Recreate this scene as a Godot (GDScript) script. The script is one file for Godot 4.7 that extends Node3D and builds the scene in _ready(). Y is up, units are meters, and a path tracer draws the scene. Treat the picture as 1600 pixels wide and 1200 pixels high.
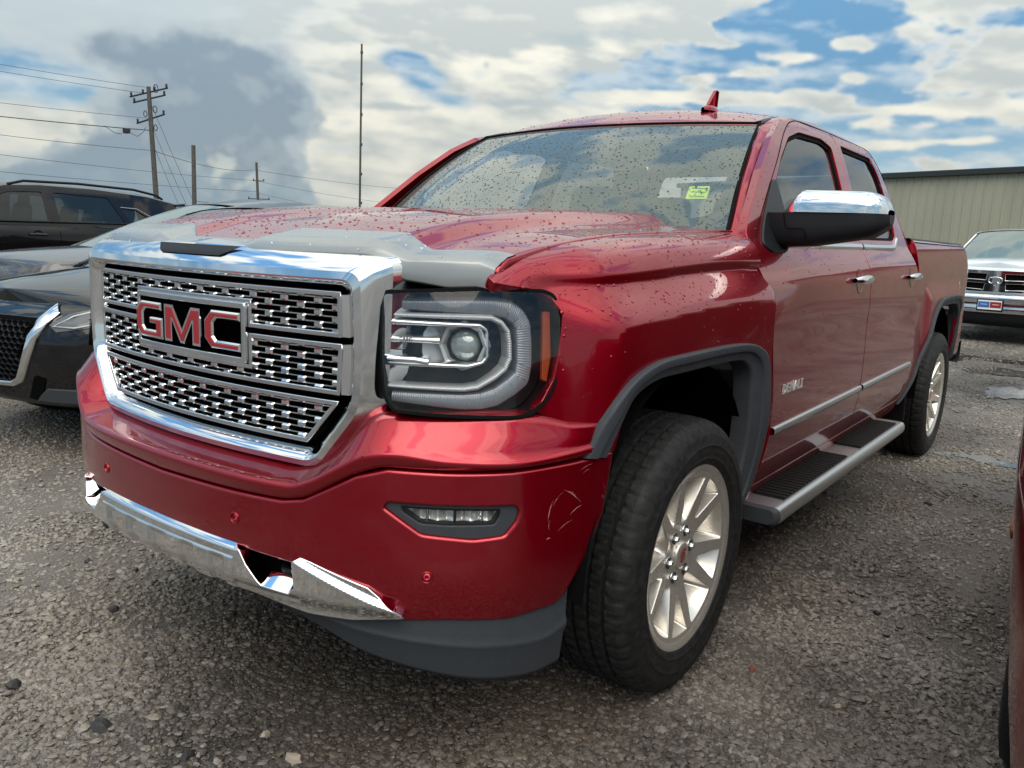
extends Node3D
# A wet gravel lot under a broken sky: a red pickup seen from its front corner, more vehicles parked beside and behind it.

# ------------------------------------------------------------------ mesh builder
class MB:
	var p := PackedVector3Array()
	var n := PackedVector3Array()
	var uv := PackedVector2Array()
	var c := PackedColorArray()
	var ix := PackedInt32Array()
	var col := Color(1, 1, 1)
	var use_col := false
	func vert(a: Vector3, b: Vector3, t := Vector2()) -> int:
		p.append(a); n.append(b); uv.append(t); c.append(col)
		return p.size() - 1
	func tri(i: int, j: int, k: int) -> void:
		var g := (p[j] - p[i]).cross(p[k] - p[i])
		if g.dot(n[i] + n[j] + n[k]) > 0.0:
			ix.append(i); ix.append(k); ix.append(j)
		else:
			ix.append(i); ix.append(j); ix.append(k)
	func quad(i: int, j: int, k: int, l: int) -> void:
		tri(i, j, k); tri(i, k, l)
	func face(a: PackedVector3Array) -> void:   # flat convex polygon
		var g := Vector3()
		for i in range(1, a.size() - 1):
			g += (a[i] - a[0]).cross(a[i + 1] - a[0])
		g = g.normalized()
		var b := p.size()
		for v in a: vert(v, g)
		for i in range(1, a.size() - 1):
			ix.append(b); ix.append(b + i + 1); ix.append(b + i)
	func tri3(a: Vector3, b: Vector3, d: Vector3, away: Vector3) -> void:
		var g := (b - a).cross(d - a).normalized()
		if g.dot(away) < 0.0: g = -g
		tri(vert(a, g), vert(b, g), vert(d, g))
	# grid of points rows[i][j]; smooth normals; closed in either direction
	func grid(rows: Array, cu := false, cv := false, flip := false) -> void:
		var R := rows.size()
		var K: int = rows[0].size()
		var b := p.size()
		for i in R:
			for j in K:
				var i0 := (i - 1 + R) % R if cu else maxi(i - 1, 0)
				var i1 := (i + 1) % R if cu else mini(i + 1, R - 1)
				var j0 := (j - 1 + K) % K if cv else maxi(j - 1, 0)
				var j1 := (j + 1) % K if cv else mini(j + 1, K - 1)
				var du: Vector3 = rows[i1][j] - rows[i0][j]
				var dv: Vector3 = rows[i][j1] - rows[i][j0]
				var g := du.cross(dv)
				if g.length_squared() < 1e-18: g = Vector3.UP
				g = g.normalized()
				if flip: g = -g
				vert(rows[i][j], g, Vector2(float(i) / maxf(1, R - 1), float(j) / maxf(1, K - 1)))
		for i in (R if cu else R - 1):
			for j in (K if cv else K - 1):
				var i1 := (i + 1) % R
				var j1 := (j + 1) % K
				quad(b + i * K + j, b + i1 * K + j, b + i1 * K + j1, b + i * K + j1)
	# faceted grid: every quad keeps its own flat normal
	func facets(rows: Array, cu := false, cv := false, flip := false) -> void:
		var R := rows.size()
		var K: int = rows[0].size()
		for i in (R if cu else R - 1):
			for j in (K if cv else K - 1):
				var a: Vector3 = rows[i][j]
				var b: Vector3 = rows[(i + 1) % R][j]
				var d: Vector3 = rows[(i + 1) % R][(j + 1) % K]
				var e: Vector3 = rows[i][(j + 1) % K]
				var g := (d - a).cross(e - b)
				if g.length_squared() < 1e-20: continue
				g = g.normalized()
				if flip: g = -g
				quad(vert(a, g), vert(b, g), vert(d, g), vert(e, g))
	# box with chamfered edges
	func box(at: Vector3, size: Vector3, ch := 0.004, turn := Basis()) -> void:
		var h := size * 0.5
		ch = minf(ch, minf(h.x, minf(h.y, h.z)) * 0.9)
		var q := h - Vector3(ch, ch, ch)
		for ax in 3:
			for s in [-1.0, 1.0]:
				var a := PackedVector3Array()
				for e in [[-1, -1], [1, -1], [1, 1], [-1, 1]]:
					var v := Vector3()
					v[ax] = h[ax] * s
					v[(ax + 1) % 3] = q[(ax + 1) % 3] * e[0]
					v[(ax + 2) % 3] = q[(ax + 2) % 3] * e[1]
					a.append(at + turn * v)
				if s < 0: a.reverse()
				face(a)
		if ch <= 0.0: return
		for ax in 3:
			var b := (ax + 1) % 3
			var d := (ax + 2) % 3
			for sb in [-1.0, 1.0]:
				for sd in [-1.0, 1.0]:
					var e := PackedVector3Array()
					for k in 4:
						var v := Vector3()
						v[ax] = q[ax] * (-1.0 if k == 0 or k == 3 else 1.0)
						v[b] = (h[b] if k < 2 else q[b]) * sb
						v[d] = (q[d] if k < 2 else h[d]) * sd
						e.append(at + turn * v)
					if sb * sd > 0: e.reverse()
					if (e[1] - e[0]).cross(e[2] - e[0]).dot(turn * (Vector3() + _ax(b) * sb + _ax(d) * sd)) < 0: e.reverse()
					face(e)
		for sx in [-1.0, 1.0]:
			for sy in [-1.0, 1.0]:
				for sz in [-1.0, 1.0]:
					tri3(at + turn * Vector3(h.x * sx, q.y * sy, q.z * sz), at + turn * Vector3(q.x * sx, h.y * sy, q.z * sz), at + turn * Vector3(q.x * sx, q.y * sy, h.z * sz), turn * Vector3(sx, sy, sz))
	func _ax(k: int) -> Vector3:
		return [Vector3.RIGHT, Vector3.UP, Vector3.BACK][k]
	# round tube along points
	func tube(pts: Array, r, seg := 8, caps := true, squash := 1.0) -> void:
		var rows := []
		var up := Vector3.UP
		for i in pts.size():
			var t: Vector3 = (pts[mini(i + 1, pts.size() - 1)] - pts[maxi(i - 1, 0)]).normalized()
			if absf(t.dot(up)) > 0.95: up = Vector3.RIGHT
			var a := t.cross(up).normalized()
			var b := a.cross(t).normalized()
			up = b
			var rr: float = r[i] if r is Array else r
			var row := []
			for k in seg:
				var w := TAU * k / seg
				row.append(pts[i] + (a * cos(w) + b * sin(w) * squash) * rr)
			rows.append(row)
		grid(rows, false, true, true)
		if caps:
			for e in [0, pts.size() - 1]:
				var a := PackedVector3Array(rows[e])
				if e == 0: a.reverse()
				face(a)
	# lathe round an axis: prof = [[radius, along], ...]
	func lathe(o: Vector3, ax: Vector3, prof: Array, seg := 24, flip := false, faceted := false) -> void:
		ax = ax.normalized()
		var a := ax.cross(Vector3.UP if absf(ax.y) < 0.9 else Vector3.RIGHT).normalized()
		var b := ax.cross(a)
		var rows := []
		for k in seg:
			var w := TAU * k / seg
			var d := a * cos(w) + b * sin(w)
			var row := []
			for q in prof: row.append(o + d * float(q[0]) + ax * float(q[1]))
			rows.append(row)
		if faceted: facets(rows, true, false, flip)
		else: grid(rows, true, false, flip)
	# polygon (x right, y up in the given frame) extruded along the frame's z, with a bevel
	func prism(poly: PackedVector2Array, fr: Transform3D, depth: float, bev := 0.0) -> void:
		if Geometry2D.is_polygon_clockwise(poly):
			poly = poly.duplicate(); poly.reverse()
		var top := poly
		if bev > 0.0:
			var off := Geometry2D.offset_polygon(poly, -bev, Geometry2D.JOIN_MITER)
			if off.size() == 1 and off[0].size() == poly.size():
				top = off[0]
				var best := 0
				for i in top.size():
					if top[i].distance_to(poly[0]) < top[best].distance_to(poly[0]): best = i
				var r := PackedVector2Array()
				for i in top.size(): r.append(top[(best + i) % top.size()])
				top = r
			else: bev = 0.0
		var t := Geometry2D.triangulate_polygon(top)
		var nz := fr.basis.z.normalized()
		for i in range(0, t.size(), 3):
			var k := []
			for j in 3: k.append(vert(fr * Vector3(top[t[i + j]].x, top[t[i + j]].y, depth), nz))
			tri(k[0], k[1], k[2])
		for i in poly.size():
			var j := (i + 1) % poly.size()
			var e := poly[j] - poly[i]
			var o := fr.basis * Vector3(e.y, -e.x, 0)
			var a := fr * Vector3(poly[i].x, poly[i].y, 0)
			var b := fr * Vector3(poly[j].x, poly[j].y, 0)
			var a1 := fr * Vector3(poly[i].x, poly[i].y, depth - bev)
			var b1 := fr * Vector3(poly[j].x, poly[j].y, depth - bev)
			var w := o.normalized()
			quad(vert(a, w), vert(b, w), vert(b1, w), vert(a1, w))
			if bev > 0.0:
				var w2 := (w + nz).normalized()
				quad(vert(a1, w2), vert(b1, w2), vert(fr * Vector3(top[j].x, top[j].y, depth), w2), vert(fr * Vector3(top[i].x, top[i].y, depth), w2))
	func mesh(mat: Material) -> ArrayMesh:
		var a := []
		a.resize(Mesh.ARRAY_MAX)
		a[Mesh.ARRAY_VERTEX] = p
		a[Mesh.ARRAY_NORMAL] = n
		a[Mesh.ARRAY_TEX_UV] = uv
		if use_col: a[Mesh.ARRAY_COLOR] = c
		a[Mesh.ARRAY_INDEX] = ix
		var m := ArrayMesh.new()
		m.add_surface_from_arrays(Mesh.PRIMITIVE_TRIANGLES, a)
		m.surface_set_material(0, mat)
		return m
	func mirrored() -> MB:   # the same shape on the other side, x turned round
		var o := MB.new()
		o.use_col = use_col
		o.c = c.duplicate(); o.uv = uv.duplicate()
		for v in p: o.p.append(Vector3(-v.x, v.y, v.z))
		for v in n: o.n.append(Vector3(-v.x, v.y, v.z))
		for i in range(0, ix.size(), 3):
			o.ix.append(ix[i]); o.ix.append(ix[i + 2]); o.ix.append(ix[i + 1])
		return o

	# a sheet S(u,v) cut to an outline with holes, edges rolled over by rad and turned in by depth
	func panel(S: Callable, outline: PackedVector2Array, holes: Array, du: float, dv: float, depth := 0.02, rad := 0.004, flip := false, roll_holes := true) -> void:
		if Geometry2D.is_polygon_clockwise(outline):
			outline = outline.duplicate(); outline.reverse()
		var lo := outline[0]
		var hi := outline[0]
		for q in outline:
			lo = lo.min(q); hi = hi.max(q)
		var nu := maxi(1, ceili((hi.x - lo.x) / du))
		var nv := maxi(1, ceili((hi.y - lo.y) / dv))
		var su := (hi.x - lo.x) / nu
		var sv := (hi.y - lo.y) / nv
		var hs := []
		for h: PackedVector2Array in holes:
			var hh := h.duplicate()
			if not Geometry2D.is_polygon_clockwise(hh): hh.reverse()
			hs.append(hh)
		var edge := {}
		for ring: PackedVector2Array in [outline] + hs:
			for i in ring.size():
				var a := ring[i]
				var b := ring[(i + 1) % ring.size()]
				var m := ceili(maxf(absf(b.x - a.x) / su, absf(b.y - a.y) / sv) * 6.0) + 1
				for k in m + 1:
					var q := a.lerp(b, float(k) / m)
					var cx := clampi(int((q.x - lo.x) / su), 0, nu - 1)
					var cy := clampi(int((q.y - lo.y) / sv), 0, nv - 1)
					edge[cy * nu + cx] = true
					for e in [[-1, 0], [1, 0], [0, -1], [0, 1]]:
						var ex: int = cx + e[0]
						var ey: int = cy + e[1]
						if ex >= 0 and ey >= 0 and ex < nu and ey < nv and not edge.has(ey * nu + ex):
							var fx := (q.x - lo.x) / su - ex
							var fy := (q.y - lo.y) / sv - ey
							if fx > -0.25 and fx < 1.25 and fy > -0.25 and fy < 1.25: edge[ey * nu + ex] = true
		var cache := {}
		var eu := su * 0.12
		var ev := sv * 0.12
		var sg := -1.0 if flip else 1.0
		for cy in nv:
			var ym := lo.y + (cy + 0.5) * sv + 1e-7
			var xs := []
			for ring: PackedVector2Array in [outline] + hs:
				for i in ring.size():
					var a := ring[i]
					var b := ring[(i + 1) % ring.size()]
					if (a.y > ym) != (b.y > ym): xs.append(a.x + (b.x - a.x) * (ym - a.y) / (b.y - a.y))
			xs.sort()
			for cx in nu:
				var a := lo + Vector2(cx * su, cy * sv)
				var sq := PackedVector2Array([a, a + Vector2(su, 0), a + Vector2(su, sv), a + Vector2(0, sv)])
				var parts := []
				if edge.has(cy * nu + cx):
					parts = Geometry2D.intersect_polygons(sq, outline)
					for h: PackedVector2Array in hs:
						var nx := []
						for q: PackedVector2Array in parts:
							for w: PackedVector2Array in Geometry2D.clip_polygons(q, h):
								if not Geometry2D.is_polygon_clockwise(w): nx.append(w)
						parts = nx
				else:
					var xm := a.x + su * 0.5
					if xs.bsearch(xm) % 2 == 0: continue
					parts = [sq]
				for q: PackedVector2Array in parts:
					if q.size() < 3: continue
					var id := PackedInt32Array()
					for w in q:
						var key := Vector2i(roundi(w.x * 20000.0), roundi(w.y * 20000.0))
						if not cache.has(key):
							var P: Vector3 = S.call(w.x, w.y)
							var g: Vector3 = (S.call(w.x + eu, w.y) - S.call(w.x - eu, w.y)).cross(S.call(w.x, w.y + ev) - S.call(w.x, w.y - ev))
							cache[key] = vert(P, g.normalized() * sg, w)
						id.append(cache[key])
					if q.size() == 4 and parts.size() == 1 and not edge.has(cy * nu + cx):
						quad(id[0], id[1], id[2], id[3])
					else:
						var t := Geometry2D.triangulate_polygon(q)
						for i in range(0, t.size(), 3): tri(id[t[i]], id[t[i + 1]], id[t[i + 2]])
		if depth <= 0.0: return
		var rings := [outline]
		if roll_holes: rings += hs
		for ring: PackedVector2Array in rings:
			var pts := PackedVector2Array()
			for i in ring.size():
				var a := ring[i]
				var b := ring[(i + 1) % ring.size()]
				var m := maxi(1, ceili(maxf(absf(b.x - a.x) / su, absf(b.y - a.y) / sv)))
				for k in m: pts.append(a.lerp(b, float(k) / m))
			var K := pts.size()
			var base := p.size()
			for i in K:
				var w := pts[i]
				var t := (pts[(i + 1) % K] - pts[(i - 1 + K) % K])
				var P: Vector3 = S.call(w.x, w.y)
				var Du: Vector3 = (S.call(w.x + eu, w.y) - S.call(w.x - eu, w.y)) / (2 * eu)
				var Dv: Vector3 = (S.call(w.x, w.y + ev) - S.call(w.x, w.y - ev)) / (2 * ev)
				var N := Du.cross(Dv).normalized() * sg
				var T := (Du * t.x + Dv * t.y).normalized()
				var B := T.cross(N).normalized()
				if B.dot(Du * t.y - Dv * t.x) < 0.0: B = -B
				for k in 4:
					var an := [0.0, 0.6, 1.1, PI / 2][k] as float
					vert(P + B * rad * sin(an) - N * rad * (1.0 - cos(an)), (N * cos(an) + B * sin(an)).normalized(), w)
				vert(P + B * rad - N * depth, B, w)
			for i in K:
				var j := (i + 1) % K
				for k in 4:
					quad(base + i * 5 + k, base + j * 5 + k, base + j * 5 + k + 1, base + i * 5 + k + 1)

# ------------------------------------------------------------------ nodes
var taken := {}
func numbered(s: String) -> String:
	if not taken.has(s):
		taken[s] = 0
		return s
	taken[s] += 1
	return "%s_%03d" % [s, taken[s]]

func thing(called: String, label: String, category: String, at := Vector3.ZERO, turn := 0.0, group := "") -> Node3D:
	var o := Node3D.new()
	o.name = numbered(called)
	add_child(o)
	o.position = at
	o.rotation.y = turn
	o.set_meta("label", label)
	o.set_meta("category", category)
	if group: o.set_meta("group", group)
	return o

func part(parent: Node, called: String, mb: MB, mat: Material) -> MeshInstance3D:
	return meshpart(parent, called, mb.mesh(mat))

func meshpart(parent: Node, called: String, m: Mesh) -> MeshInstance3D:
	var o := MeshInstance3D.new()
	var k := 0
	var nm := called
	while parent.has_node(NodePath(nm)):
		k += 1
		nm = "%s_%03d" % [called, k]
	o.name = nm
	o.mesh = m
	parent.add_child(o)
	return o

# both sides of the vehicle from one driver-side shape
func both(parent: Node, called: String, mb: MB, mat: Material) -> Array:
	var a := part(parent, called, mb, mat)
	var b := part(parent, called, mb.mirrored(), mat)
	return [a, b]

func struct(called: String, mb: MB, mat: Material) -> MeshInstance3D:
	var o := MeshInstance3D.new()
	o.name = called
	o.mesh = mb.mesh(mat)
	add_child(o)
	o.set_meta("kind", "structure")
	return o

# ------------------------------------------------------------------ curves
static func lin(t: Array, x: float) -> float:      # [[x, y], ...] straight between
	if x <= t[0][0]: return t[0][1]
	for i in range(1, t.size()):
		if x <= t[i][0]:
			return lerpf(t[i - 1][1], t[i][1], (x - t[i - 1][0]) / (t[i][0] - t[i - 1][0]))
	return t[-1][1]

static func crv(t: Array, x: float) -> float:      # [[x, y], ...] smooth, no overshoot to speak of
	var K := t.size()
	if x <= t[0][0]: return t[0][1] + (x - t[0][0]) * (t[1][1] - t[0][1]) / (t[1][0] - t[0][0])
	if x >= t[K - 1][0]: return t[K - 1][1] + (x - t[K - 1][0]) * (t[K - 1][1] - t[K - 2][1]) / (t[K - 1][0] - t[K - 2][0])
	var i := 1
	while x > t[i][0]: i += 1
	var h: float = t[i][0] - t[i - 1][0]
	var d: float = (t[i][1] - t[i - 1][1]) / h
	var d0: float = (t[i - 1][1] - t[i - 2][1]) / (t[i - 1][0] - t[i - 2][0]) if i > 1 else d
	var d1: float = (t[i + 1][1] - t[i][1]) / (t[i + 1][0] - t[i][0]) if i < K - 1 else d
	var m0 := 0.0 if d0 * d <= 0 else 2.0 * d0 * d / (d0 + d)
	var m1 := 0.0 if d1 * d <= 0 else 2.0 * d1 * d / (d1 + d)
	var w: float = (x - t[i - 1][0]) / h
	var w2 := w * w
	var w3 := w2 * w
	return t[i - 1][1] * (2 * w3 - 3 * w2 + 1) + m0 * h * (w3 - 2 * w2 + w) + t[i][1] * (3 * w2 - 2 * w3) + m1 * h * (w3 - w2)

static func V2(a: Array) -> PackedVector2Array:
	var r := PackedVector2Array()
	for q in a: r.append(Vector2(q[0], q[1]))
	return r

static func rounded(poly: PackedVector2Array, r: float, seg := 4) -> PackedVector2Array:
	var o := PackedVector2Array()
	var K := poly.size()
	for i in K:
		var a := poly[(i - 1 + K) % K]
		var b := poly[i]
		var c := poly[(i + 1) % K]
		var rr := minf(r, minf(a.distance_to(b), b.distance_to(c)) * 0.45)
		var s := b + (a - b).normalized() * rr
		var e := b + (c - b).normalized() * rr
		for k in seg + 1:
			var t := float(k) / seg
			o.append(s.lerp(b, t).lerp(b.lerp(e, t), t))
	return o

static func mirror_outline(half: Array) -> PackedVector2Array:   # half outline from the middle to the middle, x > 0
	var r := V2(half)
	for i in range(half.size() - 1, -1, -1):
		if half[i][0] > 0.0005: r.append(Vector2(-half[i][0], half[i][1]))
	return r

static func sm(a: float, b: float, x: float) -> float:
	var t := clampf((x - a) / (b - a), 0.0, 1.0)
	return t * t * (3.0 - 2.0 * t)

# ------------------------------------------------------------------ materials
var M := {}
func lin_col(r: float, g: float, b: float) -> Color:
	return Color(r, g, b).linear_to_srgb()

func mat(key: String, r: float, g: float, b: float, rough := 0.6, metal := 0.0, spec := 0.5) -> StandardMaterial3D:
	var m := StandardMaterial3D.new()
	m.resource_name = key
	m.albedo_color = lin_col(r, g, b)
	m.roughness = rough
	m.metallic = metal
	m.metallic_specular = spec
	M[key] = m
	return m

func paint(key: String, r: float, g: float, b: float, metal := 0.5, coat := 1.0) -> StandardMaterial3D:
	var m := mat(key, r, g, b, 0.36, metal, 0.0)
	m.clearcoat_enabled = true
	m.clearcoat = coat
	m.clearcoat_roughness = 0.03
	return m

func noise(freq: float, oct := 4, sd := 1, kind := FastNoiseLite.TYPE_SIMPLEX_SMOOTH) -> FastNoiseLite:
	var f := FastNoiseLite.new()
	f.seed = sd
	f.noise_type = kind
	f.frequency = freq
	f.fractal_octaves = oct
	return f

func ntex(f: FastNoiseLite, size: int, lo: float, hi: float, normal := false, bump := 4.0) -> NoiseTexture2D:
	var t := NoiseTexture2D.new()
	t.width = size
	t.height = size
	t.seamless = true
	t.noise = f
	if normal:
		t.as_normal_map = true
		t.bump_strength = bump
	else:
		var g := Gradient.new()
		g.set_color(0, Color(lo, lo, lo))
		g.set_color(1, Color(hi, hi, hi))
		t.color_ramp = g
	return t

func glass(key: String, r: float, g: float, b: float, alpha: float) -> StandardMaterial3D:
	var m := mat(key, r, g, b, 0.02)
	m.transparency = BaseMaterial3D.TRANSPARENCY_ALPHA
	m.albedo_color.a = alpha
	return m

func make_materials() -> void:
	paint("red", 0.30, 0.002, 0.013, 0.8)
	paint("red_wet", 0.24, 0.002, 0.012, 0.6)
	mat("chrome", 0.78, 0.79, 0.80, 0.06, 1.0)
	mat("badge_bright", 0.72, 0.72, 0.72, 0.3, 0.6)
	mat("chrome_dull", 0.62, 0.63, 0.64, 0.2, 1.0)
	mat("grille_chrome", 0.74, 0.75, 0.77, 0.12, 1.0)
	var d := mat("deflector", 0.235, 0.25, 0.25, 0.34, 0.3)
	d.clearcoat_enabled = true
	d.clearcoat = 0.6
	d.clearcoat_roughness = 0.08
	mat("black_plastic", 0.008, 0.008, 0.009, 0.5, 0.0, 0.35)
	mat("void_black", 0.004, 0.004, 0.004, 0.9, 0.0, 0.1)
	# weathered trim: grain and water marks in its gloss
	var tr := mat("grey_trim", 0.036, 0.041, 0.048, 0.5, 0.0, 0.4)
	tr.roughness_texture = ntex(noise(0.02, 4, 5), 256, 0.55, 1.0)
	tr.roughness = 0.8
	tr.normal_enabled = true
	tr.normal_texture = ntex(noise(0.25, 2, 6), 256, 0, 1, true, 3.0)
	tr.normal_scale = 0.25
	tr.uv1_triplanar = true
	tr.uv1_scale = Vector3(5, 5, 5)
	var dm := mat("mirror_black", 0.011, 0.012, 0.014, 0.45, 0.0, 0.4)
	dm.normal_enabled = true
	dm.normal_texture = tr.normal_texture
	dm.normal_scale = 0.2
	dm.uv1_triplanar = true
	dm.uv1_scale = Vector3(9, 9, 9)
	# tyre: worn rubber, dusty in patches
	var ty := mat("rubber", 0.026, 0.026, 0.0265, 0.8, 0.0, 0.4)
	ty.albedo_texture = ntex(noise(0.02, 6, 8), 512, 0.4, 1.0)
	ty.roughness_texture = ntex(noise(0.03, 4, 9), 256, 0.62, 1.0)
	ty.roughness = 0.85
	ty.normal_enabled = true
	ty.normal_texture = ntex(noise(0.12, 3, 10), 512, 0, 1, true, 5.0)
	ty.normal_scale = 0.3
	ty.uv1_triplanar = true
	ty.uv1_scale = Vector3(3, 3, 3)
	var ri := mat("rim", 0.68, 0.645, 0.585, 0.27, 0.75)
	ri.roughness_texture = ntex(noise(0.02, 4, 12), 256, 0.5, 1.0)
	ri.roughness = 0.42
	ri.uv1_triplanar = true
	ri.uv1_scale = Vector3(4, 4, 4)
	mat("rim_dark", 0.10, 0.10, 0.10, 0.5, 0.7)
	mat("disc", 0.16, 0.15, 0.14, 0.4, 0.9)
	mat("alu", 0.52, 0.53, 0.53, 0.3, 0.85)
	mat("step_rubber", 0.007, 0.007, 0.007, 0.55, 0.0, 0.3)
	glass("clear", 0.01, 0.012, 0.014, 0.04)
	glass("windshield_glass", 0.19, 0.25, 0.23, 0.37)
	glass("side_glass", 0.012, 0.014, 0.014, 0.62)
	glass("dark_glass", 0.008, 0.009, 0.01, 0.86)
	mat("lens_ball", 0.30, 0.34, 0.33, 0.03, 0.4)
	mat("frost", 0.42, 0.43, 0.44, 0.2, 0.3)
	var rb := mat("frost_ribbed", 0.20, 0.215, 0.24, 0.18, 0.3)
	rb.resource_name = "ribbed light guide"
	mat("slot_dark", 0.018, 0.020, 0.023, 0.6, 0.0, 0.3)
	mat("fog_bowl", 0.75, 0.75, 0.72, 0.22, 0.55)
	mat("lamp_dark", 0.006, 0.007, 0.010, 0.4, 0.0, 0.3)
	mat("amber", 0.24, 0.036, 0.003, 0.3)
	mat("red_badge", 0.30, 0.014, 0.02, 0.42)
	mat("red_lens", 0.30, 0.004, 0.006, 0.12)
	mat("seat", 0.20, 0.19, 0.17, 0.8)
	mat("dash", 0.07, 0.072, 0.07, 0.75)
	mat("liner", 0.36, 0.35, 0.32, 0.9)
	mat("white_paper", 0.75, 0.78, 0.76, 0.8)
	mat("sticker", 0.62, 0.86, 0.07, 0.7)
	mat("ink", 0.12, 0.20, 0.02, 0.8)
	mat("seal", 0.005, 0.005, 0.005, 0.8, 0.0, 0.2)
	var w := mat("water", 0.98, 0.98, 0.98, 0.0)
	w.refraction_enabled = true
	w.refraction_scale = 0.033
	w.albedo_color.a = 0.02
	w.transparency = BaseMaterial3D.TRANSPARENCY_ALPHA
	mat("bead", 0.03, 0.036, 0.036, 0.05)
	var s := mat("scuff", 0.40, 0.17, 0.18, 0.6)
	s.resource_name = "scuffed paint"

# ------------------------------------------------------------------ sky
const DARK := [[-58, 9.4, 4.6, 2.6], [-61.6, 10.4, 2.4, 1.1], [-54.8, 9.8, 3, 1.9], [-52.8, 8.2, 2.7, 2.0], [-57.5, 6, 4.4, 2.8], [-61, 4, 3.0, 2.8], [-64.2, 2.6, 3, 1.9], [-53.3, 4.4, 2.3, 2.4], [-57, 1.5, 7, 1.8], [-67.5, 1.6, 3, 1.4]]
# where cloud is added (+) or opened (-): azimuth, elevation, width, height, amount
const COVER := [[-67.0, 7.9, 5.0, 1.5, -1.25], [-44.6, 11.1, 1.5, 0.65, -2.0], [-43.0, 10.2, 1.5, 0.6, -1.5], [-41.2, 9.0, 2.2, 0.6, -0.8],
	[-22.0, 13.9, 2.0, 0.9, -1.5], [-26.0, 11.9, 2.6, 0.5, -1.3], [-31.0, 10.8, 3.4, 0.45, -1.1], [-47.5, 5.5, 3.0, 0.5, -0.5], [-19, 12.9, 2.4, 0.7, -0.6], [-19.5, 11.9, 2.6, 0.4, 0.6], [-23.5, 12.6, 1.6, 0.3, 0.5],
	[-25, 13.6, 4, 0.9, 0.5], [-32, 13.6, 7, 1.4, 0.7], [-11.5, 13.1, 2.6, 0.8, 0.5], [-16.5, 12.6, 1.9, 0.5, 0.85], [-25.5, 9.6, 3.4, 0.42, 1.0], [-20.0, 9.4, 3.2, 0.42, 1.1], [-22.0, 11.0, 2.0, 0.4, 0.7], [-26.0, 10.6, 2.4, 0.4, 0.6], [-30.0, 9.6, 2.4, 0.5, 0.6], [-15.5, 10.6, 1.2, 0.35, 0.6],
	[-9, 14.6, 5.5, 0.9, 1.0], [-8, 10.4, 3.8, 1.0, 0.95], [-6.5, 12.2, 2.5, 0.8, 0.6], [-17.5, 9.2, 1.6, 0.3, 0.7], [-13.0, 8.7, 3.2, 0.28, 0.85], [-8.5, 8.5, 3.2, 0.5, 0.9], [-14.2, 7.9, 1.6, 0.42, 0.75], [-11.4, 7.7, 0.9, 0.3, 0.6], [-13.4, 6.6, 2.6, 0.36, 0.9], [-8.6, 6.8, 2.6, 0.32, 0.9], [-10.2, 5.5, 1.2, 0.42, 0.7], [-21.5, 7.0, 2.0, 0.5, 0.6], [-5.5, 8.6, 2, 1.2, 0.4]]

func make_sky() -> PanoramaSkyMaterial:
	var W := 3072
	var H := 1536
	var big := noise(0.9, 4, 21)
	var puff := noise(1.0, 6, 22)
	var wisp := noise(1.0, 5, 23)
	var data := PackedFloat32Array()
	data.resize(W * H * 3)
	for row in H:
		var el := (0.5 - (row + 0.5) / H) * 180.0
		var fine := el > -1.5 and el < 17.0
		var x := 0
		while x < W:
			var az := (x + 0.5) / W * 360.0
			if az > 180.0: az -= 360.0
			var step := 1 if fine and az > -74.0 and az < 2.0 else (4 if el > -3.0 else 24)
			if el < -3.0 or (row % 2 == 1 and step == 4):
				if row % 2 == 1 and row > 0:
					for k in step * 3:
						data[(row * W + x) * 3 + k] = data[((row - 1) * W + x) * 3 + k]
					x += step
					continue
			var c := sky_at(az, el, big, puff, wisp)
			for k in step:
				var o := (row * W + x + k) * 3
				data[o] = c.x
				data[o + 1] = c.y
				data[o + 2] = c.z
			x += step
	var img := Image.create_from_data(W, H, false, Image.FORMAT_RGBF, data.to_byte_array())
	var sky := PanoramaSkyMaterial.new()
	sky.panorama = ImageTexture.create_from_image(img)
	return sky

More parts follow.
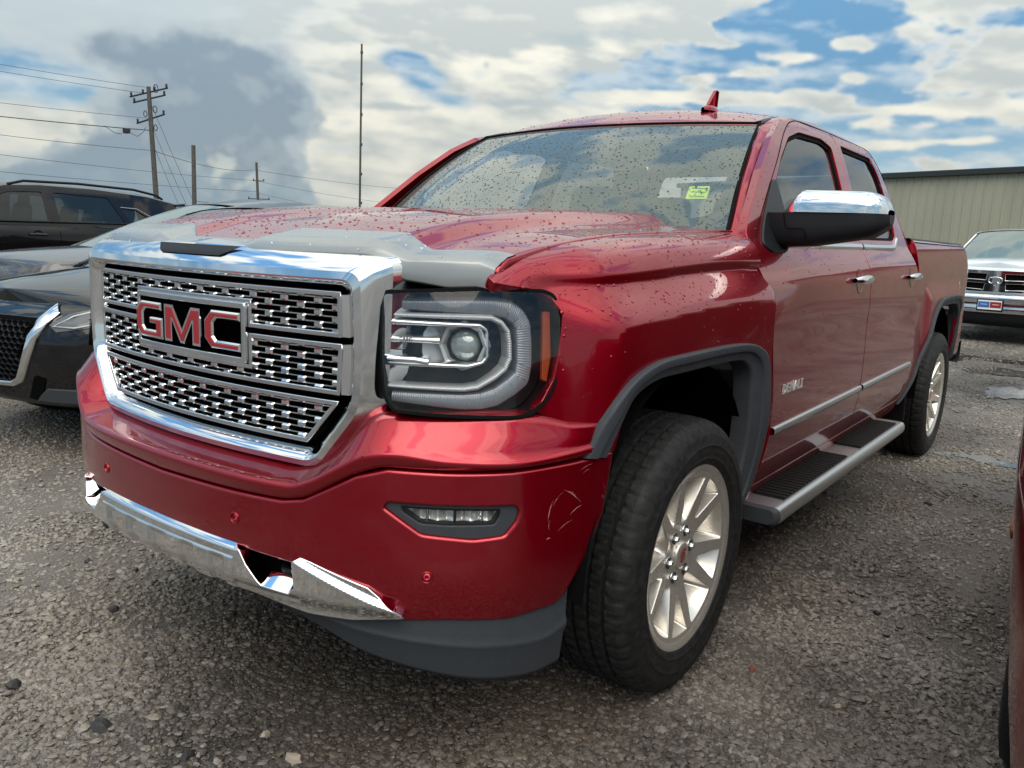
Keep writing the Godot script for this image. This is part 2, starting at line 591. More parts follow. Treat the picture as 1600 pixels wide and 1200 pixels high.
# az: degrees, 0 = -z, positive towards +x
func sky_at(az: float, el: float, big: FastNoiseLite, puff: FastNoiseLite, wisp: FastNoiseLite) -> Vector3:
	if el < -0.6: return Vector3(0.12, 0.11, 0.10)
	el = maxf(el, 0.0)
	var a := deg_to_rad(az)
	var up := 1.0 - exp(-el / 26.0)
	var blue := Vector3(0.48, 0.68, 0.76).lerp(Vector3(0.20, 0.39, 0.545), sm(1.0, 13.0, el))
	blue = blue.lerp(Vector3(0.085, 0.24, 0.50), up)
	# noise runs in space: stretched along the horizon, as layers of cloud seen from below are
	var fl := 1.0 / (0.16 + sin(deg_to_rad(el)))
	var px := sin(a)
	var pz := cos(a)
	var nb := big.get_noise_3d(px * 2.6, el * 0.09, pz * 2.6)
	var low := 1.0 - sm(14.0, 32.0, el)
	var q := Vector3(px * 15.0, el * 0.62, pz * 15.0).lerp(Vector3(px * fl * 2.4, 3.0, pz * fl * 2.4), 1.0 - low)
	var np := puff.get_noise_3d(q.x, q.y, q.z)
	var nw := wisp.get_noise_3d(q.x * 0.5 + 7.0 + q.y * 0.35, q.y * 0.75, q.z * 0.5)
	var right := 0.0
	var cov := lerpf(0.26, -0.34, low) + nb * 0.8
	if low > 0.0:
		# the deck's ragged edge falls from the top of the frame to the left
		var line := minf(10.3 + (az + 34.9) * 0.328, 15.2)
		var lean := maxf(0.0, 9.5 - el) * 1.5
		right = sm(0.45, -0.35, el - line + nw * 1.6 + np * 0.7) * sm(-37.0 + lean, -27.0 + lean, az + nw * 9.0 + np * 7.0) * (1.0 - sm(-1.0, 9.0, az))
		var side := sm(-4.5, 2.0, az) * (1.0 - sm(70.0, 110.0, az))
		var left := sm(-76.0, -70.0, az) * (1.0 - right) * (1.0 - sm(-20.0, 0.0, az))
		var c2 := lerpf(cov, 0.62, left) + side * 0.65
		c2 = lerpf(c2, -0.25, right)
		if az > -76.0 and az < 4.0:
			for b in COVER:
				var dx: float = (az - b[0]) / b[2]
				var dy: float = (el - b[1]) / b[3]
				var r := dx * dx + dy * dy
				if r < 6.0: c2 += b[4] * exp(-r)
		cov = lerpf(cov, c2, low)
	var crisp := 1.0
	if low > 0.0:
		crisp = lerpf(1.0, sm(0.1, 0.8, right), low)
	var e0 := lerpf(-0.42, -0.06, crisp)
	var e1 := lerpf(0.48, 0.30, crisp)
	var d := sm(e0, e1, cov + np * lerpf(0.42, 0.62, crisp) + nw * lerpf(0.5, 0.32, crisp))
	# tone of the cloud: cream where lit, grey where thick
	var nf := wisp.get_noise_3d(q.x * 1.3 - 5.0, q.y * 1.5, q.z * 1.3)
	var grey := clampf(0.36 + nw * 1.1 + np * 0.3 + nf * 0.3, 0.0, 1.0)
	grey = lerpf(grey, clampf(0.45 + nb * 1.1, 0.0, 1.0), 1.0 - low)
	var deck := sm(9.8, 13.4, el + nw * 4.5 + np * 2.0) * low
	if az > -22.0: deck *= 0.35 + 0.65 * sm(12.2, 14.2, el)
	grey = clampf(grey + deck * 0.5, 0.0, 1.0)
	var cloud := Vector3(0.87, 0.855, 0.75).lerp(Vector3(0.46, 0.52, 0.53), grey * 0.86)
	cloud = cloud.lerp(Vector3(0.78, 0.79, 0.71), 0.4 * (1.0 - sm(0.0, 6.0, el)))
	# away to the left the layers turn bluer and darker
	if low > 0.0:
		var lf := (1.0 - sm(-60.0, -46.0, az + nw * 6.0)) * low
		cloud = cloud.lerp(Vector3(0.49, 0.57, 0.61), lf * 0.9 * sm(7.0, 9.5, el + nw * 3.0))
		cloud = cloud.lerp(Vector3(0.44, 0.57, 0.63), lf * 0.8 * (1.0 - sm(2.0, 5.0, el + np * 2.0)))
	var rim := d * (1.0 - d) * 4.0 * crisp
	cloud = cloud.lerp(Vector3(0.93, 0.90, 0.80), rim * 0.5)
	# thin veils drift over the open blue
	var veil := clampf(0.22 + nw * 0.9 + nf * 0.5 - 0.02 * maxf(0.0, el - 8.0), 0.0, 0.6) * low
	blue = blue.lerp(Vector3(0.74, 0.79, 0.78), veil)
	var c := blue.lerp(cloud, d)
	# the tall grey cumulus on the left
	if low > 0.0 and az > -76.0 and az < -44.0:
		var D := 0.0
		for b in DARK:
			var dx: float = (az - b[0]) / b[2]
			var dy: float = (el - b[1]) / b[3]
			var r2 := dx * dx + dy * dy
			if r2 < 9.0: D += 1.35 * exp(-r2 * 0.9)
		var wv := puff.get_noise_3d(px * 21.0 + 3.0, el * 0.40, pz * 21.0)
		var wf := puff.get_noise_3d(px * 60.0 + 8.0, el * 1.1, pz * 60.0)
		var wl := big.get_noise_3d(px * 15.0 + 3.0, el * 0.30, pz * 15.0)
		var wu := big.get_noise_3d(px * 15.0 + 3.2, (el + 1.2) * 0.30, pz * 15.0)
		var relief := clampf((wl - wu) * 1.5 + wf * 0.10, -0.5, 0.5)
		var f := minf(D, 2.2) - 0.72 + wv * 0.55 + wf * 0.12
		var m := sm(-0.30 * sm(7.5, 11.5, el) - 0.08, 0.26 + 0.6 * sm(7.5, 11.5, el), f)
		var core := sm(-0.05, 1.0, f + wl * 0.5 + nw * 0.6 - 0.12)
		var body := Vector3(0.45, 0.53, 0.57).lerp(Vector3(0.255, 0.335, 0.405), clampf(core - relief * 0.75, 0.0, 1.0))
		body = body.lerp(Vector3(0.36, 0.48, 0.55), 0.7 * (1.0 - sm(0.5, 5.0, el + wv * 2.0)))
		c = c.lerp(body, m * 0.95)
		var br := sm(0.0, 0.55, puff.get_noise_3d(px * 30.0 - 9.0, el * 0.7, pz * 30.0) + 0.22)
		c = c.lerp(Vector3(0.72, 0.76, 0.70), br * 0.8 * exp(-pow((az + 55.8) / 2.2, 2.0) - pow((el - 3.6) / 1.5, 2.0)))
	if az > -48.0 and az < -28.0 and low > 0.0:
		for b in [[-39.2, 11.2, 0.35, 0.36], [-36.4, 9.0, 3.4, 0.34], [-45.2, 8.3, 2.6, 0.24], [-33.0, 13.0, 4.0, 0.6]]:
			var dx: float = (az - b[0]) / b[2]
			var dy: float = (el - b[1]) / b[3]
			var g := sm(0.25, 1.0, exp(-dx * dx - dy * dy) + np * 0.5 + nf * 0.3)
			c = c.lerp(Vector3(0.42, 0.50, 0.53), g * 0.7)
	# the veiled sun brightens the cloud round it, high in front of the truck and to its left side
	var dir := Vector3(px * cos(deg_to_rad(el)), sin(deg_to_rad(el)), -pz * cos(deg_to_rad(el)))
	var s := maxf(0.0, dir.dot(SUN_FROM.normalized()))
	c += Vector3(1.0, 0.95, 0.84) * (0.8 * pow(s, 14.0) + 0.45 * pow(s, 4.0)) * (0.35 + 0.65 * d) * (1.0 - low * 0.75)
	# a clouded sky is about three times as bright overhead as at the horizon
	return c * (1.0 + 2.0 * sin(deg_to_rad(el))) / 1.28 * SKY_GAIN

const SUN_FROM := Vector3(0.42, 0.76, 0.50)
const SKY_GAIN := 0.66

# ------------------------------------------------------------------ ground
func lot_h(x: float, z: float) -> float:
	return 0.011 * gn.get_noise_2d(x * 1.1, z * 1.1) + 0.005 * gn.get_noise_2d(x * 4.0 + 30.0, z * 4.0)
var gn := FastNoiseLite.new()
# how dry and dusty the lot is at a place, 0 wet dark grit and painted shadow .. 1 pale dust
func lot_dry_shade(x: float, z: float) -> float:
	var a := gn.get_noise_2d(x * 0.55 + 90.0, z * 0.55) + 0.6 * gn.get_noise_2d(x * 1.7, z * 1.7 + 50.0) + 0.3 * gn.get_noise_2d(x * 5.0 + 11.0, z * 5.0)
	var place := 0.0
	# trodden and dusty to the left and along the lane, grit darkened round the front of the pickup for damp and its painted shadow
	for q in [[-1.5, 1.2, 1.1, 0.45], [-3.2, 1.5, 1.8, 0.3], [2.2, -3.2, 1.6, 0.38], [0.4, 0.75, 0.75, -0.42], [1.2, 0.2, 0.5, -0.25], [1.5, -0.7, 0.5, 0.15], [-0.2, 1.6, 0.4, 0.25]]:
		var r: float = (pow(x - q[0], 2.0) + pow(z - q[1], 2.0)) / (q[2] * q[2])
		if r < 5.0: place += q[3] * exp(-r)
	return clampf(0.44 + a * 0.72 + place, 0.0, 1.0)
# pale fines washed together, where few stones stand out
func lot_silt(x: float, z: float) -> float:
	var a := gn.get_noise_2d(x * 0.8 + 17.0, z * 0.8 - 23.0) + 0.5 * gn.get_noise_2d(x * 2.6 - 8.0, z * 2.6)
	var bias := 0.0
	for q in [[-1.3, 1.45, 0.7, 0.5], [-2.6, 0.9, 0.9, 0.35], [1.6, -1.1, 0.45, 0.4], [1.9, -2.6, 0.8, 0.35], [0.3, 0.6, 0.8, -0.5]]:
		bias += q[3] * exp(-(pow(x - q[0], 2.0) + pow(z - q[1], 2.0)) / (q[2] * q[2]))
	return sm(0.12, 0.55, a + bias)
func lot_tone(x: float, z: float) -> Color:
	var d := lot_dry_shade(x, z)
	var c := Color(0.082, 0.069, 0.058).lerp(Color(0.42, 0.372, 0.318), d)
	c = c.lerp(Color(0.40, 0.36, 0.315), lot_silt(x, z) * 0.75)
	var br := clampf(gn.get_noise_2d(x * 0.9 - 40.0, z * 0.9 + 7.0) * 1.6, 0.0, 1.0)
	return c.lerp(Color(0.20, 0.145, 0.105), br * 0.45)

func make_ground() -> void:
	gn.seed = 4
	gn.frequency = 0.8
	gn.fractal_octaves = 4
	var gm := mat("gravel_base", 1, 1, 1, 0.62)
	gm.vertex_color_use_as_albedo = true
	gm.albedo_texture = ntex(noise(0.09, 5, 31), 1024, 0.5, 1.0)
	gm.roughness_texture = ntex(noise(0.012, 5, 32), 512, 0.28, 1.0)
	gm.roughness = 0.8
	gm.normal_enabled = true
	gm.normal_texture = ntex(noise(0.16, 5, 33), 1024, 0, 1, true, 9.0)
	gm.normal_scale = 1.2
	gm.uv1_triplanar = true
	gm.uv1_world_triplanar = true
	gm.uv1_scale = Vector3(1.3, 1.3, 1.3)
	var g := MB.new()
	g.use_col = true
	# one sheet, finer towards the camera
	var xs := PackedFloat64Array()
	var zs := PackedFloat64Array()
	var t := -1.0
	while t <= 1.0001:
		var k := 2.2 * sinh(5.6 * t) / 1.0
		xs.append(-0.3 + k * 3.2)
		zs.append(0.6 - k * 3.2)
		t += 1.0 / 170.0
	var rows := []
	for x in xs:
		var r := []
		for z in zs: r.append(Vector3(x, lot_h(x, z) * (1.0 - sm(8, 40, absf(x) + absf(z))), z))
		rows.append(r)
	g.grid(rows, false, false)
	for i in g.p.size():
		if g.n[i].y < 0.0: g.n[i] = -g.n[i]
		var v := g.p[i]
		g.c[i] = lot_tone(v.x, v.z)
	struct("ground", g, gm)

func stone_shape(mb: MB, at: Vector3, r: float, flat: float, rng: RandomNumberGenerator) -> void:
	var turn := Basis(Vector3.UP, rng.randf() * TAU) * Basis(Vector3.RIGHT, rng.randf_range(-0.3, 0.3)) * Basis(Vector3.BACK, rng.randf_range(-0.3, 0.3))
	var K := rng.randi_range(5, 7)
	var lay := []
	for l in 3:
		var row := []
		var rr: float = [0.78, 1.0, 0.62][l]
		for k in K:
			var w := TAU * k / K + rng.randf_range(-0.25, 0.25)
			var q := r * rr * rng.randf_range(0.72, 1.12)
			row.append(at + turn * Vector3(cos(w) * q * 1.25, r * flat * ([-0.6, 0.1, 0.75][l] + rng.randf_range(-0.18, 0.18)), sin(w) * q * 0.9))
		lay.append(row)
	mb.facets(lay, false, true)
	var top := PackedVector3Array(lay[2])
	var c := Vector3()
	for v in top: c += v
	c = c / K + turn * Vector3(0, r * flat * 0.12, 0)
	for k in K: mb.tri3(top[k], top[(k + 1) % K], c, turn * Vector3.UP)
	var mid: Vector3 = at
	for i in range(mb.n.size() - K * 4 * 2 - K * 3, mb.n.size()):
		if mb.n[i].dot(mb.p[i] - mid) < 0.0: mb.n[i] = -mb.n[i]
	# wind the faces as their normals look
	for i in range(mb.ix.size() - (K * 2 * 2 + K) * 3, mb.ix.size(), 3):
		var a := mb.ix[i]
		var b := mb.ix[i + 1]
		var d := mb.ix[i + 2]
		if (mb.p[b] - mb.p[a]).cross(mb.p[d] - mb.p[a]).dot(mb.n[a]) > 0.0:
			mb.ix[i + 1] = d; mb.ix[i + 2] = b

func make_gravel() -> void:
	var rng := RandomNumberGenerator.new()
	rng.seed = 77
	var sm_ := mat("stone", 1, 1, 1, 0.5)
	sm_.vertex_color_use_as_albedo = true
	sm_.albedo_texture = ntex(noise(0.05, 4, 35), 256, 0.7, 1.0)
	sm_.uv1_triplanar = true
	sm_.uv1_world_triplanar = true
	sm_.uv1_scale = Vector3(6, 6, 6)
	sm_.roughness_texture = ntex(noise(0.01, 3, 36), 256, 0.4, 1.0)
	sm_.roughness = 0.75
	# a handful of grit and chips, laid again and again
	var cl := MB.new()
	cl.use_col = true
	for k in 60:
		var a := rng.randf() * TAU
		var rr := sqrt(rng.randf()) * 0.15
		var s := 0.0032 + 0.0095 * pow(rng.randf(), 2.2)
		var v := rng.randf_range(0.62, 1.5)
		if rng.randf() < 0.07: v *= 1.45
		cl.col = Color(v * rng.randf_range(0.97, 1.06), v, v * rng.randf_range(0.92, 1.02))
		stone_shape(cl, Vector3(cos(a) * rr, s * 0.12, sin(a) * rr), s, rng.randf_range(0.45, 0.8), rng)
	scatter("gravel", cl, sm_, 13500, rng, 26.0, 0.8, 1.15, 0.95)
	var ch := MB.new()
	ch.use_col = true
	for k in 12:
		var v := rng.randf_range(0.55, 1.6)
		ch.col = Color(v * 1.03, v, v * 0.95)
		stone_shape(ch, Vector3(rng.randf_range(-0.3, 0.3), 0.003, rng.randf_range(-0.3, 0.3)), rng.randf_range(0.007, 0.017), rng.randf_range(0.28, 0.55), rng)
	scatter("stone_chips", ch, sm_, 3600, rng, 18.0, 0.7, 1.25, 1.05)

func scatter(called: String, mb: MB, m: Material, count: int, rng: RandomNumberGenerator, reach: float, s0: float, s1: float, bright: float) -> void:
	var mm := MultiMesh.new()
	mm.transform_format = MultiMesh.TRANSFORM_3D
	mm.use_colors = true
	mm.mesh = mb.mesh(m)
	mm.instance_count = count
	for i in count:
		# nearer the camera, more of them
		var r := 0.7 + reach * pow(rng.randf(), 2.1)
		var a := deg_to_rad(rng.randf_range(-84.0, 12.0))
		if r < 3.0: a = deg_to_rad(rng.randf_range(-100.0, 30.0))
		var x := CAM.x + sin(a) * r
		var z := CAM.z - cos(a) * r
		var sunk := lot_silt(x, z)
		if rng.randf() < sunk * 0.75: sunk = 2.0
		var b := Basis(Vector3.UP, rng.randf() * TAU).scaled(Vector3.ONE * rng.randf_range(s0, s1) * (1.0 + sm(5.0, 20.0, r) * 0.6))
		mm.set_instance_transform(i, Transform3D(b, Vector3(x, lot_h(x, z) - 0.001 - (0.012 if sunk > 1.5 else 0.0), z)))
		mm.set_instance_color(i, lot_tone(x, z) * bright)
	var o := MultiMeshInstance3D.new()
	o.name = called
	o.multimesh = mm
	add_child(o)
	o.set_meta("kind", "stuff")
	o.set_meta("label", {"gravel": "fine wet grey brown gravel covering the lot", "stone_chips": "larger flat stone chips strewn over the gravel lot"}[called])
	o.set_meta("category", "gravel")

const CAM := Vector3(1.889, 1.275, 2.09)

# ------------------------------------------------------------------ the red pickup: shapes
# x across (driver side +), y up, z forward, front axle at z = 0
const PLAN := [[0, 1.025], [0.30, 1.012], [0.5, 0.972], [0.65, 0.912], [0.77, 0.835], [0.87, 0.735], [0.94, 0.61], [0.975, 0.50], [0.985, 0.42], [0.986, 0.30]]
var plan_p := PackedVector2Array()
var plan_n := PackedVector2Array()
var plan_s := PackedFloat64Array()
func make_plan() -> void:
	var K := PLAN.size()
	var P := V2(PLAN)
	for i in K - 1:
		var a := P[maxi(i - 1, 0)] if i > 0 else Vector2(-P[1].x, P[1].y)
		var d := P[mini(i + 2, K - 1)] if i < K - 2 else P[K - 1] * 2.0 - P[K - 2]
		for k in 24: plan_p.append(P[i].cubic_interpolate(P[i + 1], a, d, k / 24.0))
	plan_p.append(P[K - 1])
	var s := 0.0
	for i in plan_p.size():
		if i: s += plan_p[i].distance_to(plan_p[i - 1])
		plan_s.append(s)
		var t := plan_p[mini(i + 1, plan_p.size() - 1)] - plan_p[maxi(i - 1, 0)]
		if i == 0: t = Vector2(1, 0)
		plan_n.append(Vector2(-t.y, t.x).normalized())
func plan_i(s: float) -> int:
	var i := plan_s.bsearch(s)
	return clampi(i, 1, plan_s.size() - 1)
func front(s: float, y: float, d: float) -> Vector3:
	var a := absf(s)
	var i := plan_i(a)
	var t := (a - plan_s[i - 1]) / (plan_s[i] - plan_s[i - 1])
	var q := plan_p[i - 1].lerp(plan_p[i], t)
	var n := plan_n[i - 1].lerp(plan_n[i], t)
	return Vector3((q.x + n.x * d) * signf(s + 1e-12), y, q.y + n.y * d)

# side of cab and doors
const SIDE := [[0.36, 0.885], [0.40, 0.915], [0.47, 0.945], [0.55, 0.968], [0.66, 0.983], [0.80, 0.985], [0.95, 0.983], [1.05, 0.986], [1.15, 0.983], [1.215, 0.968], [1.265, 0.943], [1.31, 0.917], [1.42, 0.878], [1.55, 0.832], [1.66, 0.79], [1.74, 0.755], [1.79, 0.727], [1.815, 0.70]]
func side_x(y: float) -> float:
	return crv(SIDE, y)
func cab(z: float, y: float, off := 0.0) -> Vector3:
	var x := side_x(y)
	var sl := side_x(y + 0.004) - side_x(y - 0.004)
	var n := Vector2(0.008, -sl).normalized()
	var taper := 0.012 * sm(-1.0, -0.4, z) * sm(1.0, 1.25, y) + 0.035 * sm(-2.35, -2.9, z) * sm(1.25, 1.8, y)
	return Vector3(x + n.x * off - taper, y + n.y * off, z)

# front fender: sections across, from the bottom up and over to the hood gap
const FEN_Z := [0.73, 0.60, 0.45, 0.2, -0.1, -0.40, -0.62]
const FEN := [
	[[0.872, 0.42], [0.872, 0.70], [0.866, 0.88], [0.860, 1.00], [0.852, 1.10], [0.840, 1.150], [0.820, 1.178], [0.797, 1.194]],
	[[0.930, 0.42], [0.930, 0.70], [0.914, 0.88], [0.903, 1.00], [0.889, 1.10], [0.868, 1.168], [0.835, 1.218], [0.804, 1.238]],
	[[0.950, 0.42], [0.958, 0.70], [0.957, 0.90], [0.950, 1.05], [0.938, 1.15], [0.908, 1.222], [0.862, 1.258], [0.815, 1.270]],
	[[0.955, 0.42], [0.962, 0.70], [0.962, 0.90], [0.957, 1.06], [0.950, 1.17], [0.922, 1.250], [0.875, 1.284], [0.822, 1.296]],
	[[0.955, 0.42], [0.965, 0.70], [0.965, 0.90], [0.962, 1.06], [0.957, 1.18], [0.932, 1.265], [0.885, 1.300], [0.830, 1.311]],
	[[0.945, 0.42], [0.973, 0.70], [0.975, 0.90], [0.976, 1.06], [0.968, 1.19], [0.942, 1.275], [0.893, 1.312], [0.835, 1.322]],
	[[0.920, 0.42], [0.984, 0.70], [0.983, 0.90], [0.985, 1.06], [0.974, 1.19], [0.945, 1.275], [0.895, 1.318], [0.835, 1.330]]]
func fen_pt(z: float, v: float) -> Vector2:
	var i := 0
	while i < FEN_Z.size() - 2 and z < FEN_Z[i + 1]: i += 1
	var t: float = (FEN_Z[i] - z) / (FEN_Z[i] - FEN_Z[i + 1])
	var k := clampi(int(floorf(v)), 0, 6)
	var w := v - k
	var col := []
	for m in 4:
		var ii := clampi(i - 1 + m, 0, FEN_Z.size() - 1)
		var r: Array = FEN[ii]
		var a: Array = r[maxi(k - 1, 0)]
		var b: Array = r[k]
		var c: Array = r[k + 1]
		var d: Array = r[mini(k + 2, 7)]
		col.append(Vector2(b[0], b[1]).cubic_interpolate(Vector2(c[0], c[1]), Vector2(a[0], a[1]), Vector2(d[0], d[1]), w))
	return col[1].cubic_interpolate(col[2], col[0], col[3], t)
func fen_v(z: float, y: float) -> float:
	var a := 0.0
	var b := 7.0
	for k in 24:
		var m := (a + b) * 0.5
		if fen_pt(z, m).y < y: a = m
		else: b = m
	return (a + b) * 0.5
func smin(a: float, b: float, k: float) -> float:
	var h := clampf(0.5 + 0.5 * (b - a) / k, 0.0, 1.0)
	return lerpf(b, a, h) - k * h * (1.0 - h)
func arch_pad(z: float, y: float) -> float:      # how far the raised pad round the wheel stands out
	var yt := 1.205 + 0.035 * sm(0.55, -0.3, z)
	var a := (0.672 - z) / 0.21
	var b := (z + 0.548) / 0.085
	var c := (yt - y) / 0.125
	var d := smin(smin(a, b, 0.35), c, 0.35)
	# a sharp crease, a dip under it, then a flat shoulder out to the arch
	var dip := -0.013 * sm(0.0, 0.26, d)
	var rise := clampf((d - 0.24) / 0.72, 0.0, 1.0)
	rise = lerpf(rise, sm(0.0, 1.0, rise), 0.55)
	return dip + 0.050 * rise
func fender(z: float, v: float) -> Vector3:
	var q := fen_pt(z, v)
	return Vector3(q.x + arch_pad(z, q.y), q.y, z)
func fender_at(z: float, y: float, off: float) -> Vector3:
	var q := fen_pt(z, fen_v(z, y))
	return Vector3(q.x + arch_pad(z, q.y) + off, q.y, z)

# bed side
const BED := [[0.40, 0.90], [0.47, 0.935], [0.60, 0.965], [0.80, 0.972], [0.95, 0.968], [1.05, 0.968], [1.15, 0.966], [1.22, 0.958], [1.28, 0.945], [1.325, 0.930], [1.348, 0.914], [1.353, 0.900]]
func bed(z: float, y: float) -> Vector3:
	var x := crv(BED, y)
	var a := (-3.06 - z) / 0.12
	var b := (z + 4.26) / 0.12
	var c := (1.125 - y) / 0.11
	var d := smin(smin(a, b, 0.4), c, 0.4)
	x += 0.03 * sm(-0.05, 1.0, d)
	x -= 0.05 * pow(sm(-4.45, -4.82, z), 2.0)
	return Vector3(x, y, z)

# hood: height over the ground plan, measured back from the curved leading edge
const HOOD_EDGE := [[-0.75, 1.338], [-0.52, 1.331], [-0.2, 1.320], [0.14, 1.304], [0.34, 1.287], [0.52, 1.263], [0.64, 1.238], [0.75, 1.210], [0.95, 1.145]]
func hood_front(x: float) -> float:
	return crv([[0.0, 0.895], [0.15, 0.892], [0.3, 0.878], [0.5, 0.842], [0.60, 0.808], [0.70, 0.762], [0.77, 0.716], [0.81, 0.680], [0.86, 0.62]], absf(x))
func hood_edge_x(z: float) -> float:
	return lin([[-0.7, 0.832], [-0.5, 0.830], [0.1, 0.822], [0.45, 0.811], [0.70, 0.800], [1.0, 0.79]], z)
func hood_y(x: float, z: float) -> float:
	var ax := absf(x)
	var zf := hood_front(ax)
	var zz := z - (zf - 0.70) * sm(0.0, 0.8, z) * 0.72
	var e := crv(HOOD_EDGE, zz)
	var dome := 0.036 * sm(0.645, 0.555, ax) * (0.72 + 0.28 * sm(0.0, 0.35, zf - z))
	var valley := -0.016 * sm(0.235, 0.15, ax) * sm(-0.5, 0.5, z)
	var crown := 0.016 * (1.0 - pow(ax / 0.83, 2.0)) * sm(0.85, 0.2, z) + 0.006 * sm(0.82, 0.66, ax)
	return e + dome + valley + crown - 0.012 * sm(0.03, 0.0, zf - z)
func hood_pt(t: float, v: float) -> Vector3:    # t across -1..1, v = 0 front .. 1 at the cowl
	var z := lerpf(hood_front(t * 0.80), -0.53 + 0.17 * (1.0 - t * t), v)
	var x := t * hood_edge_x(z)
	return Vector3(x, hood_y(x, z), z)

func shield_top(x: float) -> float:    # the deflector's rear edge, as distance back from the leading edge
	return lin([[0.0, 0.070], [0.13, 0.070], [0.23, 0.125], [0.54, 0.105], [0.60, 0.085], [0.655, 0.060], [0.74, 0.075], [0.80, 0.06]], absf(x))

# windshield
func wind(u: float, v: float) -> Vector3:
	var k := 1.0 - u * u
	var b := Vector3(0.815 * u, 1.318 + 0.012 * k, -0.505 + 0.20 * k)
	var t := Vector3(0.672 * u, 1.748 + 0.006 * k, -1.075 + 0.12 * k)
	var q := b.lerp(t, v)
	q += Vector3(0, 0.022, 0.018) * (4.0 * v * (1.0 - v))
	return q

func roof_pt(u: float, v: float) -> Vector3:     # u across -1..1, v 0 front .. 1 back
	var k := 1.0 - u * u
	var f := wind(u, 1.0)
	var z := lerpf(f.z - 0.004, -2.80 + 0.05 * k, v)
	var hw := lerpf(0.672, 0.64, v)
	var mid := crv([[0.0, 1.757], [0.1, 1.828], [0.24, 1.876], [0.45, 1.894], [0.75, 1.885], [1.0, 1.83]], v)
	var edge := crv([[0.0, 1.753], [0.1, 1.792], [0.2, 1.813], [0.45, 1.827], [0.75, 1.821], [1.0, 1.775]], v)
	var y := lerpf(edge, mid, pow(k, 0.85))
	return Vector3(hw * u, y, z)

func grille_z(x: float) -> float:
	return 0.938 - 0.05 * pow(x / 0.52, 2.0)

# ------------------------------------------------------------------ the red pickup: parts
func dense(poly: PackedVector2Array, step: float) -> PackedVector2Array:
	var o := PackedVector2Array()
	for i in poly.size():
		var a := poly[i]
		var b := poly[(i + 1) % poly.size()]
		var m := maxi(1, ceili(a.distance_to(b) / step))
		for k in m: o.append(a.lerp(b, float(k) / m))
	return o
func fen_outline(a: Array) -> PackedVector2Array:     # (z, y) to (z, v)
	var o := PackedVector2Array()
	for i in a.size() - 1:
		var p0 := Vector2(a[i][0], a[i][1])
		var p1 := Vector2(a[i + 1][0], a[i + 1][1])
		var m := maxi(1, ceili(p0.distance_to(p1) / 0.03))
		for k in (m if i < a.size() - 2 else m + 1):
			var q := p0.lerp(p1, float(k) / m)
			o.append(Vector2(q.x, fen_v(q.x, q.y)))
	return o
func arc_pts(cx: float, cy: float, rx: float, ry: float, a0: float, a1: float, n: int, pw := 1.0) -> Array:
	var r := []
	for k in n + 1:
		var a := deg_to_rad(lerpf(a0, a1, float(k) / n))
		var c := cos(a)
		var s := sin(a)
		r.append([cx + rx * signf(c) * pow(absf(c), pw), cy + ry * signf(s) * pow(absf(s), pw)])
	return r

var drops_on := []      # [mesh, density, size] for the rain
var truck: Node3D

func make_truck() -> void:
	make_plan()
	truck = thing("pickup_truck", "wet dark red crew cab pickup with big chrome grille, filling the middle of the lot", "pickup truck")
	truck_front()
	truck_lamps()
	truck_grille()
	truck_body()
	truck_cab()
	truck_bed()
	truck_wheels()
	truck_side()

func front_table(t: Array, s: float) -> float:
	return crv(t, absf(s))

const LB_TOP := [[0.0, 0.657], [0.30, 0.664], [0.44, 0.668], [0.50, 0.680], [0.56, 0.712], [0.63, 0.750], [0.70, 0.770], [0.83, 0.768], [0.97, 0.769], [1.13, 0.779], [1.26, 0.789]]
const UB_CREASE := [[0.0, 0.715], [0.30, 0.716], [0.46, 0.718], [0.52, 0.738], [0.58, 0.773], [0.655, 0.812], [0.72, 0.819], [0.83, 0.808], [0.97, 0.803], [1.13, 0.816], [1.26, 0.832]]
const UB_TOP := [[0.0, 0.738], [0.40, 0.738], [0.48, 0.752], [0.55, 0.800], [0.63, 0.872], [0.68, 0.887], [0.83, 0.895], [0.98, 0.900], [1.04, 0.893], [1.088, 0.882], [1.123, 0.873], [1.26, 0.866]]
const UB_IN := [[0.0, -0.095], [0.42, -0.09], [0.55, -0.075], [0.66, -0.055], [0.9, -0.042], [1.06, -0.03], [1.16, -0.008], [1.26, 0.0]]

